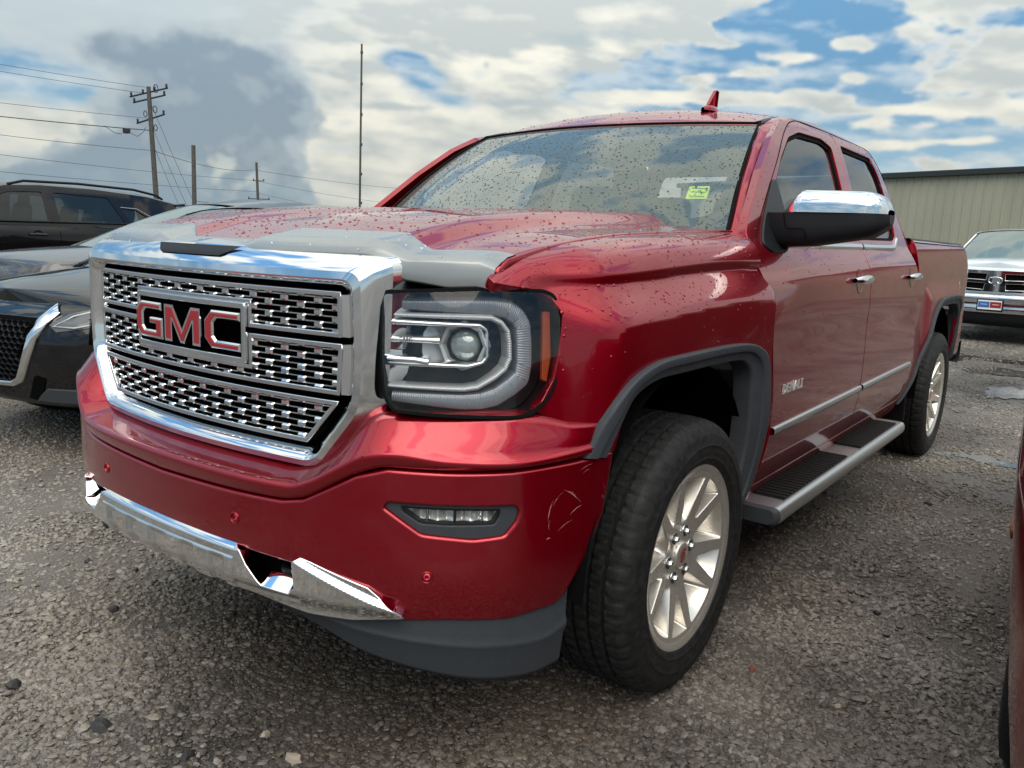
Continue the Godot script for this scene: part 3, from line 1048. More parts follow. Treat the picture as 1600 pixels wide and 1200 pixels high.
func truck_front() -> void:
	var red: Material = M.red
	# lower bumper, with the fog lamp openings cut through it
	var lb := func(s: float, y: float) -> Vector3:
		var k := maxf(0.0, (0.60 - y) / 0.16)
		var lump := 0.006 * sm(0.05, 0.0, absf(y - 0.66)) * sm(0.6, 0.75, absf(s)) * 0.0
		return front(s, y, -0.022 * k * k + lump)
	var half := []
	for q in LB_TOP: half.append([q[0], q[1]])
	half[-1] = [1.243, 0.787]
	half += [[1.218, 0.653], [1.156, 0.525], [1.122, 0.462], [1.10, 0.447], [0.983, 0.428], [0.838, 0.434], [0.72, 0.427], [0.620, 0.440], [0.510, 0.510], [0.495, 0.537], [0.30, 0.545], [0.0, 0.548]]
	var bez := rounded(V2([[0.681, 0.690], [0.694, 0.713], [0.985, 0.708], [1.0, 0.690], [0.993, 0.662], [0.962, 0.625], [0.888, 0.618], [0.772, 0.629]]), 0.012)
	var bezm := PackedVector2Array()
	for q in bez: bezm.append(Vector2(-q.x, q.y))
	var mb := MB.new()
	mb.panel(lb, mirror_outline(half), [bez, bezm], 0.03, 0.022, 0.022, 0.009)
	var bumper := part(truck, "bumper", mb, red)
	drops_on.append([mb, 90.0, 0.6])
	# upper bumper
	mb = MB.new()
	var ss := PackedFloat64Array()
	var s := -1.243
	while s < 1.2431:
		ss.append(s)
		s += 1.243 / 62.0
	var rows := []
	for s_ in ss:
		var a := absf(s_)
		var b := front_table(LB_TOP, a) + 0.011
		var c := front_table(UB_CREASE, a)
		var t := front_table(UB_TOP, a)
		var d := front_table(UB_IN, a)
		var r := []
		for q in [[b + 0.006, -0.05], [b, -0.028], [b, -0.012], [b + 0.004, -0.003], [b + 0.012, 0.001], [c - 0.014, 0.006], [c - 0.006, 0.0055], [c - 0.001, 0.003], [c + 0.003, -0.003], [lerpf(c, t, 0.2), d * 0.2], [lerpf(c, t, 0.5), d * 0.52], [lerpf(c, t, 0.8), d * 0.83], [t, d], [t + 0.003, d - 0.03]]:
			r.append(front(s_, q[0], q[1]))
		rows.append(r)
	mb.grid(rows, false, false, true)
	part(truck, "upper_bumper", mb, red)
	drops_on.append([mb, 900.0, 0.9])
	# the dark gap behind both
	mb = MB.new()
	rows = []
	for s_ in ss:
		var tt := front_table(UB_TOP, absf(s_))
		rows.append([front(s_, 0.44, -0.07), front(s_, 0.66, -0.06), front(s_, tt - 0.02, front_table(UB_IN, absf(s_)) - 0.03)])
	mb.grid(rows, false, false, true)
	part(truck, "bumper_core", mb, M.void_black)
	# air dam
	mb = MB.new()
	rows = []
	var dam := [[0.0, 0.408], [0.2, 0.407], [0.328, 0.404], [0.42, 0.388], [0.522, 0.360], [0.624, 0.322], [0.765, 0.290], [0.919, 0.263], [1.054, 0.254], [1.149, 0.268]]
	s = -1.150
	while s < 1.1501:
		var a := absf(s)
		var bo := crv(dam, a)
		var tp := 0.452 if a < 1.09 else lerpf(0.452, 0.49, (a - 1.09) / 0.06)
		var h := tp - bo
		var r := []
		for q in [[0.03, -0.022], [0.0, -0.018], [-0.38, -0.021], [-0.46, -0.016], [-0.52, -0.016], [-0.60, -0.026], [-0.93, -0.036], [-1.0, -0.044], [-0.98, -0.06]]:
			r.append(front(s, tp + h * q[0], q[1] - 0.012))
		rows.append(r)
		s += 1.150 / 46.0
	mb.grid(rows, false, false, true)
	part(truck, "air_dam", mb, M.grey_trim)
	# chrome skid plate: middle plate with four pressed ribs, a bar under each tow hook, an outer wing
	mb = MB.new()
	var sk := func(s_: float, y: float) -> Vector3:
		var a := absf(s_)
		var d := 0.012
		d -= 0.024 * sm(0.532, 0.556, y) * (1.0 - sm(0.30, 0.33, a))          # upper lip leans back
		d -= 0.016 * sm(0.475, 0.425, y)
		if a < 0.30:
			var rib := fposmod((a + (0.53 - y) * 0.12) * 8.6 + 0.15, 1.0)
			d -= 0.009 * sm(0.0, 0.16, rib) * sm(0.56, 0.40, rib) * sm(0.516, 0.498, y) * sm(0.30, 0.27, a)
			d += 0.004 * sm(0.52, 0.512, y)
		else:
			var edge := minf(absf(y - 0.452), 0.05)
			d -= 0.003 * sm(0.012, 0.0, edge) * (1.0 if a < 0.49 else 0.0)
			d -= 0.013 * sm(0.536 - (a - 0.49) * 0.36, 0.551 - (a - 0.49) * 0.36, y) * sm(0.47, 0.49, a)
		return front(s_, y, d)
	var o := mirror_outline([[0.0, 0.554], [0.290, 0.548], [0.318, 0.535], [0.338, 0.505], [0.385, 0.462], [0.462, 0.456], [0.482, 0.478], [0.476, 0.540], [0.490, 0.549], [0.655, 0.502], [0.738, 0.440], [0.62, 0.424], [0.505, 0.421], [0.361, 0.437], [0.0, 0.440]])
	mb.panel(sk, o, [], 0.005, 0.0035, 0.045, 0.003)
	part(truck, "skid_plate", mb, M.chrome)
	# tow hooks in their dark pockets
	for sx in [-1.0, 1.0]:
		var hk := MB.new()
		var pts := []
		for k in 13:
			var w := PI * k / 12.0
			pts.append(Vector3(sx * 0.415 + cos(w) * 0.035, 0.492, 0.900 + sin(w) * 0.055))
		hk.tube(pts, 0.011, 8)
		part(truck, "tow_hook", hk, M.black_plastic)
	# parking sensors, each a ring and a disc
	for q in [[0.296, 0.608], [0.789, 0.539]]:
		for sx in [-1.0, 1.0]:
			var P := front(q[0] * sx, q[1], 0.0)
			var N := (front((q[0] - 0.01) * sx, q[1], 0.0) - front((q[0] + 0.01) * sx, q[1], 0.0)).cross(Vector3.UP).normalized()
			if N.z < 0: N = -N
			P = lb.call(q[0] * sx, q[1])
			var sn := MB.new()
			sn.lathe(P, N, [[0.0145, -0.004], [0.0145, 0.002], [0.0125, 0.0035], [0.0105, 0.002], [0.0105, -0.003], [0.0095, -0.003], [0.0095, 0.001], [0.0, 0.0015]], 24)
			part(bumper, "parking_sensor", sn, red)
	# pale scuffs where a child's hand of scratches crosses the bumper's corner
	var sc := MB.new()
	var rng := RandomNumberGenerator.new()
	rng.seed = 5
	for q in [[1.062, 0.655, 1.072, 0.705, 0.0022], [1.072, 0.69, 1.098, 0.722, 0.0012], [1.098, 0.728, 1.150, 0.690, 0.0018], [1.105, 0.722, 1.135, 0.708, 0.0011], [1.120, 0.664, 1.152, 0.683, 0.0020], [1.086, 0.628, 1.128, 0.652, 0.0012], [1.060, 0.612, 1.070, 0.616, 0.0035], [1.14, 0.764, 1.178, 0.777, 0.0014], [1.15, 0.756, 1.175, 0.765, 0.0009], [1.066, 0.635, 1.068, 0.660, 0.0010]]:
		var K := 7
		var rr := []
		for k in K + 1:
			var t := float(k) / K
			var w: float = q[4] * sin(PI * clampf(t, 0.04, 0.96)) * rng.randf_range(0.15, 1.0) * 0.6
			var dir := Vector2(q[2] - q[0], q[3] - q[1]).normalized()
			var c := Vector2(lerpf(q[0], q[2], t), lerpf(q[1], q[3], t)) + Vector2(-dir.y, dir.x) * (0.003 * sin(t * PI) + rng.randf_range(-0.0006, 0.0006))
			var nn := Vector2(-dir.y, dir.x) * w
			rr.append([front(c.x + nn.x, c.y + nn.y, 0.0006), front(c.x - nn.x, c.y - nn.y, 0.0006)])
		sc.grid(rr, false, false, true)
	part(bumper, "paint_scuff", sc, M.scuff)

func scaled(poly: PackedVector2Array, by: float) -> PackedVector2Array:
	var o := Geometry2D.offset_polygon(poly, by, Geometry2D.JOIN_ROUND)
	return o[0] if o.size() else poly

func truck_lamps() -> void:
	# fog lamps: grey bezel set into the bumper, clear lens over chrome pockets
	var bez := rounded(V2([[0.683, 0.690], [0.696, 0.711], [0.983, 0.706], [0.998, 0.690], [0.991, 0.663], [0.961, 0.627], [0.888, 0.620], [0.773, 0.631]]), 0.012)
	var len_ := rounded(V2([[0.722, 0.700], [0.952, 0.695], [0.953, 0.676], [0.938, 0.653], [0.832, 0.652], [0.770, 0.655], [0.728, 0.681]]), 0.008)
	for sx in [1.0, -1.0]:
		var mb := MB.new()
		var bs := func(s: float, y: float) -> Vector3:
			return front(s, y, -0.010 - 0.012 * sm(0.0, 0.02, y - 0.655) * 0.0)
		mb.panel(bs, bez, [len_], 0.02, 0.012, 0.035, 0.004)
		if sx < 0: mb = mb.mirrored()
		var lamp := part(truck, "fog_lamp", mb, M.grey_trim)
		var rf := MB.new()
		rf.panel(func(s: float, y: float) -> Vector3:
			var w := fposmod(s * 26.0, 1.0)
			return front(s, y, -0.042 + 0.022 * absf(w - 0.5) + 0.010 * sm(0.665, 0.655, y) + 0.012 * sm(0.685, 0.70, y)), len_, [], 0.004, 0.006, 0.0, 0.0)
		if sx < 0: rf = rf.mirrored()
		part(lamp, "reflector", rf, M.fog_bowl)
		for k in 3:
			var c := MB.new()
			var P := front(0.785 + k * 0.062, 0.676, -0.028)
			c.box(P, Vector3(0.006, 0.034, 0.012), 0.002, Basis(Vector3.UP, 0.6))
			if sx < 0: c = c.mirrored()
			part(lamp, "lamp_vane", c, M.lamp_dark if k == 1 else M.chrome)
		var lr := MB.new()
		var inner := scaled(len_, -0.007)
		lr.panel(func(s: float, y: float) -> Vector3: return front(s, y, -0.014), len_, [inner], 0.02, 0.012, 0.02, 0.001)
		if sx < 0: lr = lr.mirrored()
		part(lamp, "lens_rim", lr, M.black_plastic)
		var gl := MB.new()
		gl.panel(func(s: float, y: float) -> Vector3: return front(s, y, -0.017), scaled(len_, -0.002), [], 0.03, 0.02, 0.0, 0.0)
		if sx < 0: gl = gl.mirrored()
		part(lamp, "lens", gl, M.clear)
	# headlights
	var hl := func(s: float, y: float, d: float) -> Vector3:
		return front(s, y, -0.030 - 0.045 * clampf((y - 0.89) / 0.29, 0.0, 1.2) + d)
	var outline := rounded(V2([[0.655, 1.155], [0.90, 1.170], [1.068, 1.168], [1.098, 1.156], [1.113, 1.115], [1.108, 1.002], [1.082, 0.938], [1.034, 0.897], [0.985, 0.889], [0.80, 0.893], [0.700, 0.899], [0.678, 0.926], [0.664, 1.011]]), 0.018)
	for sx in [1.0, -1.0]:
		var fl := func(m: MB) -> MB: return m if sx > 0 else m.mirrored()
		# housing: a dark bowl behind the lens
		var mb := MB.new()
		mb.panel(func(s: float, y: float) -> Vector3: return hl.call(s, y, -0.075), scaled(outline, -0.004), [], 0.03, 0.03, 0.0, 0.0)
		var K := outline.size()
		var rim := []
		for k in K:
			var q := outline[k]
			rim.append([hl.call(q.x, q.y, 0.0), hl.call(q.x, q.y, -0.076)])
		mb.grid(rim, true, false)
		var lamp := part(truck, "headlight", fl.call(mb), M.lamp_dark)
		# black gasket round the lens
		mb = MB.new()
		mb.panel(func(s: float, y: float) -> Vector3: return hl.call(s, y, 0.001), outline, [scaled(outline, -0.006)], 0.03, 0.02, 0.01, 0.0012)
		part(lamp, "lens_seal", fl.call(mb), M.seal)
		# the C-shaped light guides: outer, ribbed; middle, bright; each a bar, a bend, a side and a bar below
		var strip := func(path: Array, w0: float, w1: float, d: float, lift: float, m: Material, called: String, ribs: int) -> void:
			var pl := V2(path)
			var g := MB.new()
			var rows := []
			var L := 0.0
			var acc := [0.0]
			for k in range(1, pl.size()):
				L += pl[k].distance_to(pl[k - 1])
				acc.append(L)
			var nst := 520 if ribs else 60
			for k in nst + 1:
				var at: float = L * k / nst
				var j := 1
				while j < pl.size() - 1 and acc[j] < at: j += 1
				var t: float = (at - acc[j - 1]) / maxf(1e-6, acc[j] - acc[j - 1])
				var c := pl[j - 1].lerp(pl[j], t)
				var dir := (pl[j] - pl[j - 1]).normalized()
				var q0 := pl[maxi(j - 2, 0)]
				var dir2 := (pl[mini(j + 1, pl.size() - 1)] - q0).normalized()
				dir = dir.lerp(dir2, 0.5).normalized()
				var nn := Vector2(-dir.y, dir.x)
				var wd := lerpf(w0, w1, sin(PI * clampf(at / L, 0, 1)))
				var rb := 0.0013 * (0.5 + 0.5 * cos(at * ribs)) if ribs else 0.0
				var row := []
				for e in [[-0.5, -0.02], [-0.5, lift * 0.7], [-0.38, lift], [0.0, lift * 1.12], [0.38, lift], [0.5, lift * 0.7], [0.5, -0.02]]:
					var z: Vector2 = c + nn * wd * float(e[0])
					row.append(hl.call(z.x, z.y, d + e[1] + (rb if absf(e[0]) < 0.45 else 0.0)))
				rows.append(row)
			g.grid(rows)
			part(lamp, called, fl.call(g), m)
		var outerC := [[0.664, 1.128], [0.88, 1.129], [0.945, 1.128], [0.985, 1.121], [1.012, 1.105], [1.026, 1.085], [1.028, 1.05], [1.026, 1.0], [1.018, 0.970], [0.99, 0.952], [0.945, 0.930], [0.905, 0.922], [0.86, 0.920], [0.686, 0.926]]
		var midC := [[0.664, 1.103], [0.88, 1.104], [0.93, 1.103], [0.960, 1.092], [0.977, 1.074], [0.981, 1.05], [0.981, 1.015], [0.968, 0.993], [0.94, 0.975], [0.895, 0.953], [0.86, 0.948], [0.678, 0.950]]
		strip.call(outerC, 0.024, 0.046, -0.050, 0.016, M.frost_ribbed, "light_guide", 1150)
		strip.call(midC, 0.009, 0.014, -0.048, 0.024, M.frost, "light_guide", 1150)
		# projector frame: bright bracket, horizontal bars, ball lens
		strip.call([[0.660, 1.089], [0.90, 1.087], [0.917, 1.076], [0.918, 1.02], [0.905, 1.007], [0.872, 0.999], [0.668, 1.001]], 0.014, 0.010, -0.040, 0.020, M.chrome_dull, "lamp_bracket", 0)
		strip.call([[0.664, 1.010], [0.74, 1.010], [0.775, 1.006]], 0.016, 0.014, -0.034, 0.02, M.chrome, "lamp_bracket", 0)
		strip.call([[0.661, 1.051], [0.80, 1.051]], 0.016, 0.014, -0.046, 0.02, M.alu, "lamp_bar", 0)
		var P: Vector3 = hl.call(0.862, 1.040, -0.052)
		var N: Vector3 = Vector3(0.42, 0.06, 0.9).normalized()
		mb = MB.new()
		mb.lathe(P, N, [[0.056, -0.02], [0.056, 0.012], [0.053, 0.018], [0.046, 0.014], [0.041, -0.008], [0.038, -0.02]], 8, false, true)
		part(lamp, "projector_shroud", fl.call(mb), M.frost)
		mb = MB.new()
		var pr := []
		for k in 9:
			var w := PI * 0.5 * k / 8.0
			pr.append([0.036 * cos(w) + 0.0002, -0.012 + 0.026 * sin(w)])
		mb.lathe(P, N, pr, 28)
		part(lamp, "projector_lens", fl.call(mb), M.lens_ball)
		mb = MB.new()
		mb.lathe(P, N, [[0.040, -0.018], [0.041, 0.0], [0.037, 0.002], [0.035, -0.012]], 28)
		part(lamp, "projector_ring", fl.call(mb), M.black_plastic)
		# white side cheek beside the ball
		mb = MB.new()
		mb.panel(func(s: float, y: float) -> Vector3: return hl.call(s, y, -0.048 - 0.02 * sm(0.76, 0.82, s)), rounded(V2([[0.768, 1.080], [0.805, 1.083], [0.82, 1.06], [0.82, 1.02], [0.802, 0.998], [0.772, 1.004], [0.755, 1.02], [0.755, 1.062]]), 0.006), [], 0.01, 0.01, 0.01, 0.002)
		part(lamp, "projector_cheek", fl.call(mb), M.frost)
		# amber reflector at the outer end
		mb = MB.new()
		mb.panel(func(s: float, y: float) -> Vector3: return hl.call(s, y, -0.022), rounded(V2([[1.077, 1.116], [1.093, 1.116], [1.091, 1.017], [1.078, 0.964], [1.068, 0.968], [1.074, 1.04]]), 0.003), [], 0.01, 0.012, 0.01, 0.002)
		part(lamp, "amber_reflector", fl.call(mb), M.amber)
		# letters on the bar
		var tm := word_mesh("GMC", 0.011, 0.0015, M.chrome_dull)
		if sx > 0:
			var w := meshpart(lamp, "bar_lettering", tm)
			var q: Vector3 = hl.call(0.715, 1.051, -0.0225)
			w.position = q
			w.rotation.y = atan2(0.28, 0.96)
		mb = MB.new()
		mb.panel(func(s: float, y: float) -> Vector3: return hl.call(s, y, 0.0 + 0.006 * sin(PI * clampf((y - 0.89) / 0.28, 0, 1))), scaled(outline, -0.006), [], 0.02, 0.02, 0.0, 0.0)
		part(lamp, "lens", fl.call(mb), M.clear)

func word_mesh(text: String, size: float, depth: float, m: Material, bold := true) -> TextMesh:
	var t := TextMesh.new()
	t.text = text
	var f := SystemFont.new()
	f.font_names = PackedStringArray(["Droid Sans"])
	if bold: f.font_weight = 700
	t.font = f
	t.font_size = 64
	t.pixel_size = size / 46.0
	t.depth = depth
	t.curve_step = 2.0
	t.material = m
	return t

# a ring of outline points: half polygon (x >= 0, from top middle round to bottom middle), rounded, mirrored
func ring_pts(half: Array, r: float) -> PackedVector2Array:
	var full := mirror_outline(half)
	return rounded(full, r, 4)

func truck_grille() -> void:
	# chrome surround: loops from the inner back edge over the ridge to the outer back edge
	var loops := []
	for L in [
		[[[0, 1.152], [0.530, 1.152], [0.540, 1.00], [0.536, 0.912], [0.452, 0.792], [0, 0.790]], 0.022, -0.075],
		[[[0, 1.154], [0.536, 1.154], [0.546, 1.00], [0.541, 0.908], [0.452, 0.784], [0, 0.782]], 0.024, -0.020],
		[[[0, 1.163], [0.552, 1.163], [0.560, 1.00], [0.552, 0.902], [0.456, 0.774], [0, 0.772]], 0.026, 0.012],
		[[[0, 1.176], [0.570, 1.176], [0.577, 1.00], [0.568, 0.895], [0.462, 0.758], [0, 0.756]], 0.030, 0.022],
		[[[0, 1.192], [0.586, 1.192], [0.592, 1.00], [0.584, 0.890], [0.468, 0.744], [0, 0.742]], 0.034, 0.018],
		[[[0, 1.215], [0.606, 1.212], [0.606, 1.00], [0.600, 0.886], [0.474, 0.734], [0, 0.732]], 0.034, 0.000],
		[[[0, 1.236], [0.628, 1.226], [0.622, 1.00], [0.616, 0.884], [0.478, 0.727], [0, 0.725]], 0.034, -0.030],
		[[[0, 1.247], [0.640, 1.232], [0.632, 1.00], [0.628, 0.884], [0.480, 0.724], [0, 0.722]], 0.034, -0.085]]:
		var row := []
		for q in dense(ring_pts(L[0], L[1]), 0.035) if false else ring_dense(L[0], L[1]):
			row.append(Vector3(q.x, q.y, grille_z(q.x) + L[2]))
		loops.append(row)
	var mb := MB.new()
	# crisp edges between its bevels
	for band in [[0, 2], [1, 4], [3, 5], [4, 7], [6, 8]]: mb.grid(loops.slice(band[0], band[1]), false, true)
	part(truck, "grille_surround", mb, M.chrome)
	# dark slot in the top beam
	mb = MB.new()
	var sl := PackedVector2Array()
	mb.panel(func(x: float, y: float) -> Vector3:
		return Vector3(x, y, grille_z(x) + lin([[1.19, 0.02], [1.215, 0.002], [1.236, -0.024], [1.25, -0.06]], y) + 0.0012), rounded(V2([[-0.150, 1.2325], [0.200, 1.2325], [0.150, 1.209], [-0.100, 1.209]]), 0.006), [], 0.02, 0.006, 0.0, 0.0)
	part(truck, "grille_slot", mb, M.slot_dark)
	# backing
	mb = MB.new()
	var bk := []
	for k in 25:
		var x := lerpf(-0.56, 0.56, k / 24.0)
		bk.append([Vector3(x, 0.74, grille_z(x) - 0.085), Vector3(x, 1.2, grille_z(x) - 0.085)])
	mb.grid(bk)
	var grille := part(truck, "grille", mb, M.void_black)
	# three framed sections of mesh, the badge window cut out of the upper two
	var frame := func(outer: Array, w: float, called: String) -> void:
		var g := MB.new()
		var po := V2(outer)
		if Geometry2D.is_polygon_clockwise(po): po.reverse()
		var pi := Geometry2D.offset_polygon(po, -w, Geometry2D.JOIN_MITER)[0]
		g.panel(func(x: float, y: float) -> Vector3: return Vector3(x, y, grille_z(x) + 0.002), po, [pi], 0.03, 0.012, 0.035, 0.0025)
		part(grille, called, g, M.grille_chrome)
	var bx := 0.237
	var top := [[-0.520, 1.145], [0.520, 1.145], [0.522, 1.048], [bx + 0.006, 1.048], [bx + 0.006, 1.104], [-bx - 0.006, 1.104], [-bx - 0.006, 1.048], [-0.522, 1.048]]
	var midd := [[-0.524, 1.030], [-bx - 0.006, 1.030], [-bx - 0.006, 0.955], [bx + 0.006, 0.955], [bx + 0.006, 1.030], [0.524, 1.030], [0.518, 0.918], [-0.518, 0.918]]
	var low := [[-0.515, 0.900], [0.515, 0.900], [0.425, 0.797], [-0.425, 0.797]]
	frame.call(top, 0.0065, "grille_frame")
	frame.call(midd, 0.0065, "grille_frame")
	frame.call(low, 0.0065, "grille_frame")
	# side cheeks of the frames, turned back to the surround
	for q in [[1.140, 1.048], [1.030, 0.918]]:
		for sx in [-1.0, 1.0]:
			var g := MB.new()
			var x0: float = sx * 0.522
			var x1: float = sx * 0.551
			var z0 := grille_z(x0)
			g.face(PackedVector3Array([Vector3(x0, q[1], z0), Vector3(x1, q[1] - 0.004, z0 - 0.03), Vector3(x1, q[0] + 0.002, z0 - 0.03), Vector3(x0, q[0], z0)]) if sx > 0 else PackedVector3Array([Vector3(x0, q[0], z0), Vector3(x1, q[0] + 0.002, z0 - 0.03), Vector3(x1, q[1] - 0.004, z0 - 0.03), Vector3(x0, q[1], z0)]))
			part(grille, "grille_cheek", g, M.grille_chrome)
	# mesh: thin bars, and proud blocks that stagger from row to row
	var block := MB.new()
	block.box(Vector3(0, 0, 0), Vector3(0.024, 0.0165, 0.022), 0.004)
	# a little tail joins each block to the row above and below
	var bm := block.mesh(M.grille_chrome)
	var count := 0
	for sec in [[V2(top), 1.145, 1.048], [V2(midd), 1.030, 0.918], [V2(low), 0.900, 0.797]]:
		var poly: PackedVector2Array = sec[0]
		var nrow := int(round((sec[1] - sec[2]) / 0.0139))
		var pitch: float = (sec[1] - sec[2]) / nrow
		for k in range(0, nrow):
			var y: float = sec[1] - pitch * (k + 0.5)
			# the bar above this row
			if k > 0:
				var yb: float = sec[1] - pitch * k
				var run := []
				var x := -0.53
				while x < 0.5301:
					var inside := Geometry2D.is_point_in_polygon(Vector2(x, yb), poly)
					if inside: run.append(x)
					if (not inside or x + 0.02 >= 0.5301) and run.size() > 1:
						var g := MB.new()
						var rows := []
						for xx in run:
							var z := grille_z(xx) - 0.010
							rows.append([Vector3(xx, yb - 0.0014, z - 0.022), Vector3(xx, yb - 0.0014, z), Vector3(xx, yb + 0.0014, z), Vector3(xx, yb + 0.0014, z - 0.022)])
						g.facets(rows, false, false, true)
						part(grille, "grille_bar", g, M.grille_chrome)
						run = []
					elif not inside: run = []
					x += 0.02
			for j in range(-6, 7):
				var x := j * 0.1 + (0.05 if k % 2 else 0.0)
				if not Geometry2D.is_point_in_polygon(Vector2(x, y), poly): continue
				if absf(x) > 0.512 or (not Geometry2D.is_point_in_polygon(Vector2(x + 0.012 * signf(x), y), poly)): continue
				if count >= 290: continue
				count += 1
				var o := meshpart(grille, "grille_block", bm)
				o.position = Vector3(x, y, grille_z(x) - 0.014)
				o.rotation.y = atan2(2.0 * 0.05 * x / 0.2704, 1.0)
	# badge window: frame and black well
	var g := MB.new()
	var po := rounded(V2([[-bx, 1.100], [bx, 1.100], [bx, 0.960], [-bx, 0.960]]), 0.008)
	var pi := rounded(V2([[-bx + 0.009, 1.091], [bx - 0.009, 1.091], [bx - 0.009, 0.969], [-bx + 0.009, 0.969]]), 0.006)
	g.panel(func(x: float, y: float) -> Vector3: return Vector3(x, y, grille_z(x) + 0.010), po, [pi], 0.03, 0.012, 0.05, 0.003)
	part(grille, "badge_frame", g, M.grille_chrome)
	# the three letters: chrome blocks with red faces
	var hh := 0.094
	var G := [[0.131, 1], [0.026, 1], [0, 0.74], [0, 0.26], [0.026, 0], [0.131, 0], [0.137, 0.06], [0.137, 0.58], [0.070, 0.58], [0.070, 0.38], [0.104, 0.38], [0.104, 0.22], [0.045, 0.22], [0.034, 0.33], [0.034, 0.68], [0.045, 0.78], [0.131, 0.78]]
	var Mm := [[0, 0], [0.034, 0], [0.034, 0.60], [0.072, 0], [0.088, 0], [0.126, 0.60], [0.126, 0], [0.160, 0], [0.160, 1], [0.120, 1], [0.080, 0.38], [0.040, 1], [0, 1]]
	var C := [[0.134, 1], [0.026, 1], [0, 0.74], [0, 0.26], [0.026, 0], [0.134, 0], [0.134, 0.22], [0.045, 0.22], [0.034, 0.33], [0.034, 0.68], [0.045, 0.78], [0.134, 0.78]]
	var x := -0.222
	for e in [[G, 0.137], [Mm, 0.160], [C, 0.134]]:
		var p2 := PackedVector2Array()
		for q in e[0]: p2.append(Vector2(q[0], q[1] * hh))
		var c := MB.new()
		var cx: float = x + e[1] * 0.5
		var fr := Transform3D(Basis(Vector3.UP, atan2(0.1 * cx / 0.27, 1.0)), Vector3(x, 1.030 - hh * 0.5, grille_z(cx) - 0.018))
		fr.origin -= fr.basis.x * 0.0
		c.prism(p2, fr, 0.034, 0.004)
		var let := part(truck, "badge_letter", c, M.chrome)
		var rd := MB.new()
		var ins: PackedVector2Array = Geometry2D.offset_polygon(p2 if not Geometry2D.is_polygon_clockwise(p2) else rev(p2), -0.0062, Geometry2D.JOIN_MITER)[0]
		rd.prism(ins, fr.translated_local(Vector3(0, 0, 0.030)), 0.0055, 0.0012)
		part(let, "letter_face", rd, M.red_badge)
		x += e[1] + 0.0065

func rev(a: PackedVector2Array) -> PackedVector2Array:
	var r := a.duplicate()
	r.reverse()
	return r

# same number of points for every loop, so that loops can be joined
func ring_dense(half: Array, r: float) -> PackedVector2Array:
	var full := mirror_outline(half)
	var K := full.size()
	var o := PackedVector2Array()
	for i in K:
		var a := full[(i - 1 + K) % K]
		var b := full[i]
		var c := full[(i + 1) % K]
		var rr := minf(r, minf(a.distance_to(b), b.distance_to(c)) * 0.45)
		var flat: bool = absf(b.x) < 0.001
		if flat: rr = 0.004
		var s := b + (a - b).normalized() * rr
		var e := b + (c - b).normalized() * rr
		for k in 6:
			var t := k / 5.0
			o.append(s.lerp(b, t).lerp(b.lerp(e, t), t))
		# along the straight to the next corner
		var rn := minf(r, minf(b.distance_to(c), c.distance_to(full[(i + 2) % K])) * 0.45)
		if absf(c.x) < 0.001: rn = 0.004
		var e2 := c + (b - c).normalized() * rn
		for k in range(1, 8): o.append(e.lerp(e2, k / 8.0))
	return o

